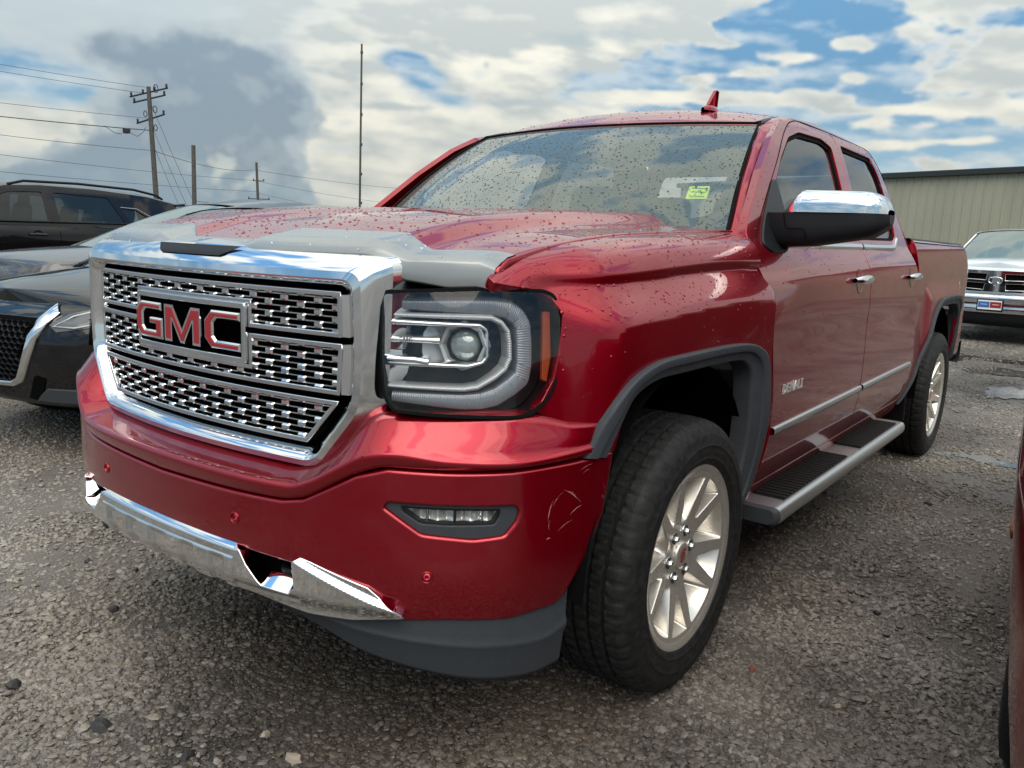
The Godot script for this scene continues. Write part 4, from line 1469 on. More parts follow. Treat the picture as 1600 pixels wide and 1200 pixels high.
func truck_body() -> void:
	var red: Material = M.red
	# hood
	var mb := MB.new()
	var xs := [-0.83, -0.815, -0.79, -0.75, -0.70, -0.665, -0.645, -0.63, -0.61, -0.59, -0.57, -0.555, -0.54, -0.50, -0.44, -0.38, -0.32, -0.27, -0.235, -0.21, -0.19, -0.17, -0.15, -0.12, -0.08, -0.04, 0.0]
	var full := xs.duplicate()
	for i in range(xs.size() - 2, -1, -1): full.append(-xs[i])
	var rows := []
	for x in full:
		var r := []
		for k in 53: r.append(hood_pt(x / 0.83, pow(k / 52.0, 1.3)))
		r.push_front(r[0] + Vector3(0, -0.012, 0.002))
		r.append(r[-1] + Vector3(0, -0.05, 0.01))
		rows.append(r)
	for sd in [-0.003, 0.003]:
		var lip := []
		var low := []
		for q in (rows[0] if sd < 0 else rows[-1]):
			lip.append(q + Vector3(sd, -0.004, 0))
			low.append(q + Vector3(sd, -0.016, 0))
		if sd < 0:
			rows.push_front(lip)
			rows.push_front(low)
		else:
			rows.append(lip)
			rows.append(low)
	mb.grid(rows, false, false, false)
	part(truck, "hood", mb, red)
	drops_on.append([mb, 1700.0, 0.85])
	# grey deflector along the hood's leading edge, standing proud of it
	mb = MB.new()
	rows = []
	var K := 120
	for i in K + 1:
		var t := lerpf(-1.0, 1.0, float(i) / K)
		var x := t * 0.80
		var zf := hood_front(x)
		var w := shield_top(x)
		var r := []
		var endf := sm(1.0, 0.97, absf(t))
		var below := lin([[0.0, 0.012], [0.55, 0.014], [0.63, 0.036], [0.72, 0.050], [0.80, 0.044]], absf(x))
		for q in [[w + 0.001, 0.000], [w - 0.001, 0.005], [w - 0.004, 0.0075], [w * 0.78, 0.0085], [w * 0.5, 0.010], [w * 0.25, 0.013], [0.012, 0.019], [0.0, 0.018]]:
			var z: float = zf - q[0]
			r.append(Vector3(x, hood_y(x, z) + q[1] * (0.3 + 0.7 * endf), z))
		var e: Vector3 = r[-1]
		r.append(e + Vector3(0, -0.006, 0.010))
		r.append(e + Vector3(0, -0.012, 0.014))
		r.append(e + Vector3(0, -0.012 - below * 0.5, 0.018))
		r.append(e + Vector3(0, -0.010 - below, 0.020))
		r.append(e + Vector3(0, -0.016 - below, 0.014))
		r.append(e + Vector3(0, -0.014 - below, -0.03))
		rows.append(r)
	mb.grid(rows, false, false, true)
	part(truck, "hood_deflector", mb, M.deflector)
	drops_on.append([mb, 700.0, 0.9, "shield"])
	# filler between deflector, grille and lamps
	mb = MB.new()
	rows = []
	for i in 61:
		var x := lerpf(-0.80, 0.80, i / 60.0)
		var zf := hood_front(x)
		rows.append([Vector3(x, 1.215 - 0.055 * sm(0.55, 0.75, absf(x)), zf - 0.035), Vector3(x, 1.15, zf - 0.055), Vector3(x, 1.10, zf - 0.10)])
	mb.grid(rows)
	part(truck, "front_filler", mb, M.void_black)
	# fenders
	var S := func(z: float, v: float) -> Vector3: return fender(z, v)
	var o := []
	# outline (z, y): along the lamp, down to the bumper seam, round the wheel arch, up the door gap
	o += [[0.722, 1.184], [0.690, 1.178], [0.650, 1.173], [0.615, 1.167], [0.585, 1.150], [0.573, 1.115], [0.586, 1.03], [0.600, 0.97], [0.622, 0.928], [0.640, 0.905], [0.605, 0.882], [0.585, 0.873], [0.50, 0.866]]
	var arch := [[0.478, 0.80], [0.455, 0.862], [0.405, 0.922], [0.30, 0.956], [0.14, 0.962], [-0.20, 0.962], [-0.30, 0.945], [-0.345, 0.90], [-0.362, 0.82], [-0.372, 0.72], [-0.366, 0.62], [-0.335, 0.52], [-0.30, 0.47]]
	o += arch
	o += [[-0.40, 0.462], [-0.555, 0.462], [-0.592, 0.53], [-0.603, 0.66], [-0.600, 0.79], [-0.566, 0.92], [-0.538, 1.05], [-0.465, 1.16], [-0.440, 1.21], [-0.443, 1.275]]
	var po := fen_outline(o)
	# close along the hood gap (top row)
	for q in [[-0.463, 6.6], [-0.475, 7.0], [-0.2, 7.0], [0.05, 7.0], [0.3, 7.0], [0.45, 7.0], [0.60, 7.0], [0.680, 7.0], [0.712, 7.0], [0.722, 6.8]]: po.append(Vector2(q[0], q[1]))
	mb = MB.new()
	mb.panel(S, po, [], 0.018, 0.06, 0.025, 0.003, true)
	both(truck, "fender", mb, red)
	drops_on.append([mb, 3600.0, 0.75])
	# raised clip mark on the fender
	# grey wheel-arch mouldings: a band round the opening, stepped
	arch_trim("wheel_arch_trim", [[0.552, 0.792], [0.512, 0.875], [0.445, 0.952], [0.32, 0.992], [0.14, 1.000], [-0.215, 1.000], [-0.355, 0.975], [-0.420, 0.925], [-0.448, 0.82], [-0.452, 0.72], [-0.448, 0.62], [-0.42, 0.53], [-0.345, 0.462]], [[0.490, 0.787], [0.450, 0.862], [0.395, 0.918], [0.29, 0.945], [0.13, 0.948], [-0.19, 0.948], [-0.275, 0.932], [-0.318, 0.892], [-0.332, 0.82], [-0.340, 0.72], [-0.334, 0.62], [-0.305, 0.53], [-0.27, 0.462]], func(z: float, y: float, d: float) -> Vector3: return fender_at(z, y, d))
	# dark wheel housings
	for zc in [0.0, -3.66]:
		mb = MB.new()
		rows = []
		for k in 25:
			var a := PI * k / 24.0
			var r := []
			for x in [0.975, 0.93, 0.62, 0.60, 0.55]:
				var R := 0.51 if x > 0.61 else 0.30
				if x < 0.59: R = 0.02
				r.append(Vector3(x, 0.44 + sin(a) * R * 1.02, zc + cos(a) * R * 0.97 + 0.055))
			rows.append(r)
		mb.grid(rows)
		# closing skirts fore and aft
		mb.face(PackedVector3Array([Vector3(0.96, 0.46, zc - 0.44), Vector3(0.60, 0.46, zc - 0.44), Vector3(0.60, 0.28, zc - 0.47), Vector3(0.95, 0.28, zc - 0.47)]))
		mb.face(PackedVector3Array([Vector3(0.93, 0.46, zc + 0.548), Vector3(0.60, 0.46, zc + 0.548), Vector3(0.60, 0.30, zc + 0.55), Vector3(0.90, 0.30, zc + 0.55)]))
		var both_l := both(truck, "wheel_housing", mb, M.void_black)
		if zc > -1:
			for q in [[0.86, -0.31], [0.70, -0.375], [0.56, -0.385]]:
				var cl := MB.new()
				cl.lathe(Vector3(0.86, q[0], q[1] - 0.02), Vector3(0, -0.2, 1), [[0.013, -0.02], [0.012, 0.022], [0.006, 0.027], [0.0, 0.028]], 12)
				part(both_l[0], "liner_clip", cl, M.lamp_dark)
	# frame and underside
	mb = MB.new()
	for sx in [-1.0, 1.0]: mb.box(Vector3(0.45 * sx, 0.42, -1.9), Vector3(0.10, 0.18, 5.2), 0.01)
	mb.box(Vector3(0, 0.52, -1.9), Vector3(1.7, 0.06, 2.2), 0.01)
	mb.box(Vector3(0, 0.62, -3.9), Vector3(1.1, 0.06, 1.9), 0.01)
	mb.box(Vector3(0, 0.55, 0.30), Vector3(1.05, 0.20, 1.0), 0.02)
	mb.box(Vector3(0, 0.36, 0.0), Vector3(1.3, 0.09, 0.12), 0.02)
	mb.box(Vector3(0, 0.38, -3.645), Vector3(1.3, 0.10, 0.12), 0.02)
	part(truck, "chassis", mb, M.void_black)

func arch_trim(called: String, outer: Array, inner: Array, at: Callable) -> void:
	# smooth both edges, then sweep a stepped band between them
	var rows := []
	var K := outer.size()
	for i in range(0, K - 1):
		for k in (6 if i < K - 2 else 7):
			var t := k / 6.0
			var f := func(a: Array) -> Vector2:
				var p0 := Vector2(a[maxi(i - 1, 0)][0], a[maxi(i - 1, 0)][1])
				var p1 := Vector2(a[i][0], a[i][1])
				var p2 := Vector2(a[i + 1][0], a[i + 1][1])
				var p3 := Vector2(a[mini(i + 2, K - 1)][0], a[mini(i + 2, K - 1)][1])
				return p1.cubic_interpolate(p2, p0, p3, t)
			var o: Vector2 = f.call(outer)
			var n: Vector2 = f.call(inner)
			var row := []
			for q in [[0.0, -0.004], [0.0, 0.010], [0.03, 0.016], [0.10, 0.018], [0.42, 0.016], [0.46, 0.012], [0.50, 0.006], [0.90, 0.002], [0.97, -0.002], [1.0, -0.010], [1.0, -0.06]]:
				var z := o.lerp(n, q[0])
				row.append(at.call(z.x, z.y, q[1]))
			rows.append(row)
	var mb := MB.new()
	mb.grid(rows)
	both(truck, called, mb, M.grey_trim)

func zy(a: Array, off := 0.0, step := 0.05) -> PackedVector2Array: return dense(V2(a), step)

func truck_cab() -> void:
	var red: Material = M.red
	var mb := MB.new()
	# doors: (z, y) on the side of the cab, each with its window opening
	var S := func(z: float, y: float) -> Vector3: return cab(z, y)
	var fdoor := [[-0.448, 1.262], [-0.443, 1.215], [-0.470, 1.165], [-0.543, 1.055], [-0.572, 0.925], [-0.606, 0.79], [-0.609, 0.66], [-0.598, 0.53], [-0.562, 0.470], [-1.741, 0.474], [-1.758, 0.54], [-1.765, 0.69], [-1.765, 0.87], [-1.752, 1.10], [-1.748, 1.26], [-1.752, 1.32], [-1.775, 1.555], [-1.815, 1.765], [-1.80, 1.797], [-1.245, 1.784], [-1.07, 1.750], [-0.93, 1.682], [-0.74, 1.556], [-0.53, 1.392], [-0.456, 1.325]]
	var fwin := rounded(V2([[-0.585, 1.306], [-1.655, 1.328], [-1.690, 1.50], [-1.722, 1.728], [-1.60, 1.752], [-1.29, 1.742], [-1.12, 1.702], [-0.955, 1.608], [-0.80, 1.488]]), 0.03)
	var rdoor := [[-1.757, 1.26], [-1.761, 1.10], [-1.774, 0.87], [-1.774, 0.69], [-1.767, 0.54], [-1.750, 0.474], [-2.735, 0.482], [-2.775, 0.57], [-2.800, 0.68], [-2.815, 0.92], [-2.778, 1.10], [-2.742, 1.285], [-2.715, 1.40], [-2.672, 1.56], [-2.625, 1.69], [-2.55, 1.768], [-2.42, 1.796], [-1.815, 1.800], [-1.825, 1.765], [-1.785, 1.555], [-1.761, 1.32]]
	var rwin := rounded(V2([[-1.835, 1.330], [-2.43, 1.338], [-2.52, 1.37], [-2.535, 1.45], [-2.505, 1.66], [-2.43, 1.752], [-1.885, 1.757], [-1.862, 1.56]]), 0.03)
	for e in [["front_door", fdoor, fwin], ["rear_door", rdoor, rwin]]:
		mb = MB.new()
		mb.panel(S, dense(V2(e[1]), 0.05), [e[2]], 0.035, 0.022, 0.03, 0.0025, true)
		var ds := both(truck, e[0], mb, red)
		drops_on.append([mb, 1500.0, 0.55])
		# window glass behind the frame, black run channel round it
		var gl := MB.new()
		gl.panel(func(z: float, y: float) -> Vector3: return cab(z, y, -0.016), e[2], [], 0.12, 0.05, 0.0, 0.0, true)
		var sl := MB.new()
		sl.panel(func(z: float, y: float) -> Vector3: return cab(z, y, -0.010), scaled(e[2], 0.004), [scaled(e[2], -0.016)], 0.06, 0.03, 0.012, 0.002, true)
		for k in 2:
			part(ds[k], "window", gl if k == 0 else gl.mirrored(), M.side_glass if e[0] == "front_door" else M.dark_glass)
			part(ds[k], "window_seal", sl if k == 0 else sl.mirrored(), M.seal)
		# chrome belt moulding
		var bt := MB.new()
		var z0: float = -0.70 if e[0] == "front_door" else -1.775
		var z1: float = -1.755 if e[0] == "front_door" else -2.50
		var path := []
		for k in 25:
			var t := k / 24.0
			var z := lerpf(z0, z1, t)
			var y := 1.293 + 0.014 * (-(z + 0.7)) / 1.8
			if e[0] == "rear_door": y += 0.042 * sm(-2.38, -2.53, z)
			path.append([z, y])
		var br := []
		for q in path:
			var r := []
			for w in [[-0.012, -0.004], [-0.012, 0.006], [-0.006, 0.010], [0.006, 0.010], [0.011, 0.007], [0.011, -0.004]]: r.append(cab(q[0], q[1] + w[0], w[1]))
			br.append(r)
		bt.grid(br)
		# chrome strip low on the door
		var ct := MB.new()
		br = []
		var c0: float = -0.625 if e[0] == "front_door" else -1.785
		var c1: float = -1.755 if e[0] == "front_door" else -2.775
		for k in 13:
			var z := lerpf(c0, c1, k / 12.0)
			var y := 0.660 + 0.022 * (-(z + 0.62)) / 2.1
			var r := []
			for w in [[-0.014, 0.0], [-0.0135, 0.008], [-0.004, 0.011], [0.006, 0.011], [0.0135, 0.008], [0.014, 0.0]]: r.append(cab(z, y + w[0], w[1]))
			br.append(r)
		ct.grid(br)
		# handle: dished cup, chrome bar
		var hz: float = -1.575 if e[0] == "front_door" else -2.60
		var cup := MB.new()
		cup.panel(func(z: float, y: float) -> Vector3:
			var q := Vector2((z - hz) / 0.055, (y - 1.155) / 0.05)
			return cab(z, y, 0.0015 - 0.02 * sm(1.0, 0.2, q.length())), V2(arc_pts(hz, 1.155, 0.058, 0.052, 0, 345, 23)), [], 0.012, 0.012, 0.0, 0.0, true)
		var hd := MB.new()
		var rows := []
		for k in 15:
			var t := k / 14.0
			var z := lerpf(hz + 0.118, hz - 0.118, t)
			var bow := sin(PI * t)
			var h := 0.0165 * pow(clampf(sin(PI * clampf(t, 0.02, 0.98)), 0, 1), 0.22)
			var r := []
			for m in 10:
				var a := TAU * m / 10.0
				r.append(cab(z, 1.160 + sin(a) * h, 0.022 + 0.024 * pow(bow, 0.35) - 0.014 + cos(a) * 0.011))
			rows.append(r)
		hd.grid(rows, false, true)
		for k in 2:
			part(ds[k], "belt_moulding", bt if k == 0 else bt.mirrored(), M.chrome)
			part(ds[k], "door_moulding", ct if k == 0 else ct.mirrored(), M.alu)
			part(ds[k], "handle_cup", cup if k == 0 else cup.mirrored(), red)
			part(ds[k], "door_handle", hd if k == 0 else hd.mirrored(), M.chrome)
		if e[0] == "front_door":
			# raised word low on the front door
			var w := meshpart(ds[0], "door_lettering", word_mesh("DENALI", 0.033, 0.004, M.badge_bright))
			w.position = cab(-0.790, 0.800, 0.004)
			w.rotation.y = PI / 2
			w.scale.x = 1.32
			# black sail at the window's front corner
			var sa := MB.new()
			sa.panel(func(z: float, y: float) -> Vector3: return cab(z, y, 0.008), rounded(V2([[-0.555, 1.290], [-0.60, 1.268], [-0.735, 1.270], [-0.80, 1.30], [-0.835, 1.34], [-0.822, 1.515], [-0.79, 1.505], [-0.66, 1.40]]), 0.02), [], 0.03, 0.03, 0.02, 0.006, true)
			for k in 2: part(ds[k], "mirror_sail", sa if k == 0 else sa.mirrored(), M.mirror_black)
	side_mirror()
	# rocker below the doors
	mb = MB.new()
	mb.panel(S, dense(V2([[-0.34, 0.455], [-0.36, 0.40], [-0.50, 0.385], [-2.85, 0.395], [-2.80, 0.472], [-1.75, 0.464]]), 0.1), [], 0.1, 0.02, 0.03, 0.006, true)
	both(truck, "rocker_panel", mb, red)
	# dark body shell behind the gaps
	mb = MB.new()
	var rows := []
	for k in 33:
		var z := lerpf(-0.44, -2.83, k / 32.0)
		var r := []
		for m in 14:
			var y := lerpf(0.42, 1.285, m / 13.0)
			r.append(cab(z, y, -0.034))
		rows.append(r)
	mb.grid(rows)
	both(truck, "door_aperture", mb, M.void_black)
	# A pillars running into the roof rails and down the rear corners
	mb = MB.new()
	rows = []
	var path := [[-0.50, 1.325, 0.0], [-0.53, 1.352, 0.06], [-0.70, 1.480, 0.36], [-0.90, 1.620, 0.68], [-1.00, 1.690, 0.84], [-1.09, 1.742, 0.97], [-1.20, 1.784, 1.06], [-1.40, 1.806, 1.2], [-1.80, 1.822, 1.4], [-2.20, 1.820, 1.6], [-2.45, 1.806, 1.7], [-2.60, 1.776, 1.8], [-2.70, 1.70, 1.9], [-2.755, 1.57, 1.95], [-2.80, 1.42, 2.0], [-2.84, 1.30, 2.0]]
	for i in path.size():
		var z: float = path[i][0]
		var y: float = path[i][1]
		var v: float = path[i][2]
		# inner edge: windshield edge, then roof edge; outer edge: top of the doors
		var inn: Vector3
		if v <= 1.0: inn = wind(1.0, v) + Vector3(0.010, 0.004, 0.004)
		else:
			var q := roof_pt(1.0, clampf((z + 1.075) / (-2.80 + 1.075), 0.0, 1.0))
			inn = Vector3(q.x + 0.012, q.y + 0.004, z)
		if i >= 12: inn = Vector3(lerpf(0.655, 0.86, (i - 11) / 4.0), y, -2.80 - 0.02 * (i - 11))
		var out := cab(z + 0.0, minf(y, 1.815), -0.004)
		if i < 7: out = cab(z - 0.028, y - 0.012, -0.004)
		else: out = cab(z, minf(y - 0.012, 1.80), -0.004)
		if i >= 11: out = cab(lerpf(z, z + 0.045, 1.0), y - 0.02, -0.004)
		var mid := (inn + out) * 0.5 + (Vector3(0.25, 0.2, 0.25) if i < 6 else Vector3(0.5, 0.7, 0.0) if i < 11 else Vector3(0.6, 0.1, -0.5)) * 0.014
		var r := [inn + Vector3(-0.004, -0.02, -0.01), inn]
		for k in range(1, 8):
			var t := k / 8.0
			r.append(inn.lerp(mid, t).lerp(mid.lerp(out, t), t))
		r.append(out)
		r.append(out + Vector3(-0.02, -0.012, 0.0))
		rows.append(r)
	# smooth the run of sections
	var fine := []
	for i in rows.size() - 1:
		for k in (5 if i < rows.size() - 2 else 6):
			var t := k / 5.0
			var r := []
			for j in rows[0].size():
				r.append(rows[i][j].cubic_interpolate(rows[i + 1][j], rows[maxi(i - 1, 0)][j], rows[mini(i + 2, rows.size() - 1)][j], t))
			fine.append(r)
	mb.grid(fine)
	var pils := both(truck, "pillar", mb, red)
	mb = MB.new()
	var edge := []
	for r in fine.slice(0, 62): edge.append(r[-2] + Vector3(0.002, 0.001, 0))
	mb.tube(edge, 0.0034, 6, false)
	part(pils[0], "door_gap", mb, M.seal)
	part(pils[1], "door_gap", mb.mirrored(), M.seal)
	drops_on.append([mb, 3000.0, 0.75])
	# roof
	mb = MB.new()
	rows = []
	for i in 41:
		var u := lerpf(-1.0, 1.0, i / 40.0)
		var r := []
		for k in 33: r.append(roof_pt(u * 0.985, k / 32.0))
		r.push_front(r[0] + Vector3(0, -0.02, 0.0))
		rows.append(r)
	mb.grid(rows)
	for i in mb.n.size():
		if mb.n[i].y < 0: mb.n[i] = -mb.n[i]
	part(truck, "roof", mb, red)
	drops_on.append([mb, 900.0, 0.9])
	# grey ditch mouldings between roof and rails
	mb = MB.new()
	rows = []
	for k in 25:
		var v := k / 24.0
		var q := roof_pt(1.0, v)
		rows.append([q + Vector3(-0.022, -0.004, 0.0), q + Vector3(-0.020, 0.0045, 0.0), q + Vector3(0.0, 0.0065, 0), q + Vector3(0.017, 0.004, 0.0), q + Vector3(0.018, -0.006, 0)])
	mb.grid(rows)
	both(truck, "roof_moulding", mb, M.grey_trim)
	# windshield
	mb = MB.new()
	rows = []
	for i in 33:
		var r := []
		for k in 25: r.append(wind(lerpf(-0.992, 0.992, i / 32.0), lerpf(0.0, 0.993, k / 24.0)))
		rows.append(r)
	mb.grid(rows)
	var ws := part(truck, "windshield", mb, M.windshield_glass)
	drops_on.append([mb, 4600.0, 0.8, "wind"])
	# black ceramic border inside the glass
	mb = MB.new()
	var uv_o := V2([[-0.99, 0.0], [0.99, 0.0], [0.99, 0.99], [-0.99, 0.99]])
	var uv_i := rounded(V2([[-0.945, 0.13], [-0.70, 0.045], [0.70, 0.045], [0.945, 0.13], [0.94, 0.955], [-0.94, 0.955]]), 0.08)
	mb.panel(func(u: float, v: float) -> Vector3: return wind(u, v) + Vector3(0, -0.004, -0.003), uv_o, [uv_i], 0.05, 0.04, 0.0, 0.0)
	part(ws, "glass_border", mb, M.seal)
	mb = MB.new()
	for sx in [-1.0, 1.0]:
		var pts := []
		for k in 13: pts.append(wind(sx * 1.0, k / 12.0) + Vector3(sx * 0.003, 0.003, 0.002))
		mb.tube(pts, 0.0055, 6)
	var tp := []
	for k in 25: tp.append(wind(lerpf(-0.995, 0.995, k / 24.0), 0.997) + Vector3(0, 0.003, 0.003))
	mb.tube(tp, 0.005, 6)
	part(ws, "windshield_seal", mb, M.seal)
	# yellow green price sticker inside the glass
	mb = MB.new()
	mb.panel(func(u: float, v: float) -> Vector3: return wind(u, v) + Vector3(0, -0.003, -0.002), rounded(V2([[0.805, 0.232], [0.890, 0.240], [0.888, 0.340], [0.803, 0.332]]), 0.008), [], 0.03, 0.03, 0.0, 0.0)
	var st := part(ws, "windshield_sticker", mb, M.sticker)
	mb = MB.new()
	for q in [[0.286, 0.280], [0.252, 0.247], [0.315, 0.310]]:
		var r := []
		for k in 9:
			var u := lerpf(0.815, 0.878, k / 8.0)
			r.append([wind(u, q[0]) + Vector3(0, -0.0022, -0.0012), wind(u, q[1] + 0.010) + Vector3(0, -0.0022, -0.0012)])
		mb.grid(r)
	part(ws, "sticker_print", mb, M.ink)
	# paper on the dash
	# wipers
	for q in [[0.60, -0.05], [-0.02, -0.62]]:
		mb = MB.new()
		var pts := []
		for k in 11:
			var t := k / 10.0
			pts.append(wind(lerpf(q[0], q[1], t), 0.015 + 0.035 * sin(PI * t)) + Vector3(0, 0.012, 0.012))
		mb.tube(pts, 0.007, 6)
		part(truck, "wiper", mb, M.black_plastic)
	# cowl
	mb = MB.new()
	rows = []
	for i in 41:
		var x := lerpf(-0.84, 0.84, i / 40.0)
		var u := x / 0.84
		var w := wind(u, 0.0)
		rows.append([w + Vector3(0, -0.006, -0.01), w + Vector3(0, -0.012, 0.05), w + Vector3(0, -0.05, 0.12)])
	mb.grid(rows)
	part(truck, "cowl", mb, M.black_plastic)
	# shark fin aerial, set off centre at the roof's front
	mb = MB.new()
	var ro := roof_pt(0.56, 0.16)
	rows = []
	for k in 9:
		var t := k / 8.0
		var z := lerpf(0.075, -0.075, t)
		var w := 0.030 * pow(sin(PI * clampf(t, 0.03, 0.97)), 0.6)
		var r := []
		for m in 9:
			var a := PI * m / 8.0
			r.append(ro + Vector3(cos(a) * w, -0.004 + sin(a) * 0.030 * pow(sin(PI * clampf(t, 0.04, 0.98)), 0.5), z))
		rows.append(r)
	mb.grid(rows)
	var an := part(truck, "roof_aerial", mb, red)
	mb = MB.new()
	mb.prism(V2([[0.035, 0.018], [-0.050, 0.018], [-0.056, 0.083], [-0.030, 0.085]]), Transform3D(Basis(Vector3(0, 0, 1), Vector3(0, 1, 0), Vector3(-1, 0, 0)), ro + Vector3(0.010, 0.004, 0.0)), 0.02, 0.006)
	part(an, "aerial_fin", mb, red)
	# rear wall of the cab and its window
	mb = MB.new()
	rows = []
	for i in 25:
		var u := lerpf(-1, 1, i / 24.0)
		var r := []
		for k in 10:
			var y := lerpf(1.0, 1.80, k / 9.0)
			r.append(Vector3(u * (side_x(y) - 0.07), minf(y, roof_pt(u, 1.0).y), -2.845 + 0.10 * sm(1.35, 1.8, y)))
		rows.append(r)
	var cut := MB.new()
	cut.panel(func(x: float, y: float) -> Vector3: return Vector3(x * (side_x(y) - 0.068), y, -2.845 + 0.10 * sm(1.35, 1.8, y)), V2([[-1, 0.95], [1, 0.95], [1, 1.76], [0, 1.80], [-1, 1.76]]), [rounded(V2([[-0.88, 1.37], [0.88, 1.37], [0.82, 1.70], [-0.82, 1.70]]), 0.05)], 0.1, 0.06, 0.02, 0.003)
	var cw := part(truck, "cab_rear_wall", cut, red)
	mb = MB.new()
	mb.panel(func(x: float, y: float) -> Vector3: return Vector3(x * (side_x(y) - 0.068), y, -2.835 + 0.10 * sm(1.35, 1.8, y)), V2([[-0.89, 1.36], [0.89, 1.36], [0.83, 1.71], [-0.83, 1.71]]), [], 0.1, 0.06, 0.0, 0.0)
	part(cw, "rear_window", mb, M.windshield_glass)
	# cabin
	mb = MB.new()
	rows = []
	for i in 21:
		var x := lerpf(-0.80, 0.80, i / 20.0)
		var k := 1.0 - pow(x / 0.8, 2.0)
		rows.append([Vector3(x, 1.285 + 0.01 * k, -0.42 + 0.16 * k), Vector3(x, 1.30, -0.62), Vector3(x, 1.305, -0.85), Vector3(x, 1.27, -0.95), Vector3(x, 0.95, -1.0)])
	mb.grid(rows)
	part(truck, "dashboard", mb, M.dash)
	mb = MB.new()
	mb.box(Vector3(0.24, 1.312, -0.60), Vector3(0.42, 0.002, 0.12), 0.0)
	part(truck, "dash_paper", mb, M.white_paper)
	mb = MB.new()
	var pts := []
	for k in 33:
		var a := TAU * k / 32.0
		pts.append(Vector3(0.42 + cos(a) * 0.185, 1.20 + sin(a) * 0.16, -1.02 - sin(a) * 0.09))
	mb.tube(pts, 0.016, 8, false)
	mb.box(Vector3(0.42, 1.19, -1.01), Vector3(0.34, 0.05, 0.03), 0.01)
	part(truck, "steering_wheel", mb, M.black_plastic)
	for q in [[0.42, -1.55], [-0.42, -1.55], [0.42, -2.45], [-0.42, -2.45], [0.0, -2.45]]:
		mb = MB.new()
		seat_block(mb, Vector3(q[0], 1.06, q[1]), Vector3(0.26 if q[0] != 0.0 else 0.16, 0.36, 0.08), -0.22)
		mb.box(Vector3(q[0], 0.75, q[1] + 0.28), Vector3(0.5, 0.18, 0.52), 0.05)
		var seat := part(truck, "seat", mb, M.seat)
		mb = MB.new()
		seat_block(mb, Vector3(q[0], 1.475, q[1] - 0.12), Vector3(0.135, 0.085, 0.05), -0.15)
		part(seat, "headrest", mb, M.seat)
	mb = MB.new()
	rows = []
	for i in 17:
		var u := lerpf(-1, 1, i / 16.0)
		var r := []
		for k in 9: r.append(roof_pt(u * 0.98, lerpf(0.03, 0.98, k / 8.0)) + Vector3(0, -0.045, 0))
		rows.append(r)
	mb.grid(rows)
	part(truck, "headliner", mb, M.liner)
	mb = MB.new()
	seat_block(mb, wind(0.0, 0.86) + Vector3(0, -0.06, -0.10), Vector3(0.13, 0.038, 0.02), 0.1)
	part(truck, "rear_view_mirror", mb, M.black_plastic)
	for sx in [-1.0, 1.0]:
		mb = MB.new()
		mb.box(wind(0.5 * sx, 0.95) + Vector3(0, -0.03, -0.16), Vector3(0.50, 0.012, 0.18), 0.005, Basis(Vector3.RIGHT, -0.25))
		part(truck, "sun_visor", mb, M.liner)

func seat_block(mb: MB, c: Vector3, h: Vector3, lean: float) -> void:
	var rows := []
	for k in 13:
		var a := PI * k / 12.0
		var y := -cos(a)
		var r := []
		for m in 16:
			var b := TAU * m / 16.0
			var w := pow(sin(clampf(a, 0.12, PI - 0.12)), 0.35)
			var q := Vector3(signf(cos(b)) * pow(absf(cos(b)), 0.5) * h.x * w, signf(y) * pow(absf(y), 0.7) * h.y, signf(sin(b)) * pow(absf(sin(b)), 0.6) * h.z * w)
			q = Basis(Vector3.RIGHT, lean) * q
			r.append(c + q)
		rows.append(r)
	mb.grid(rows, false, true)

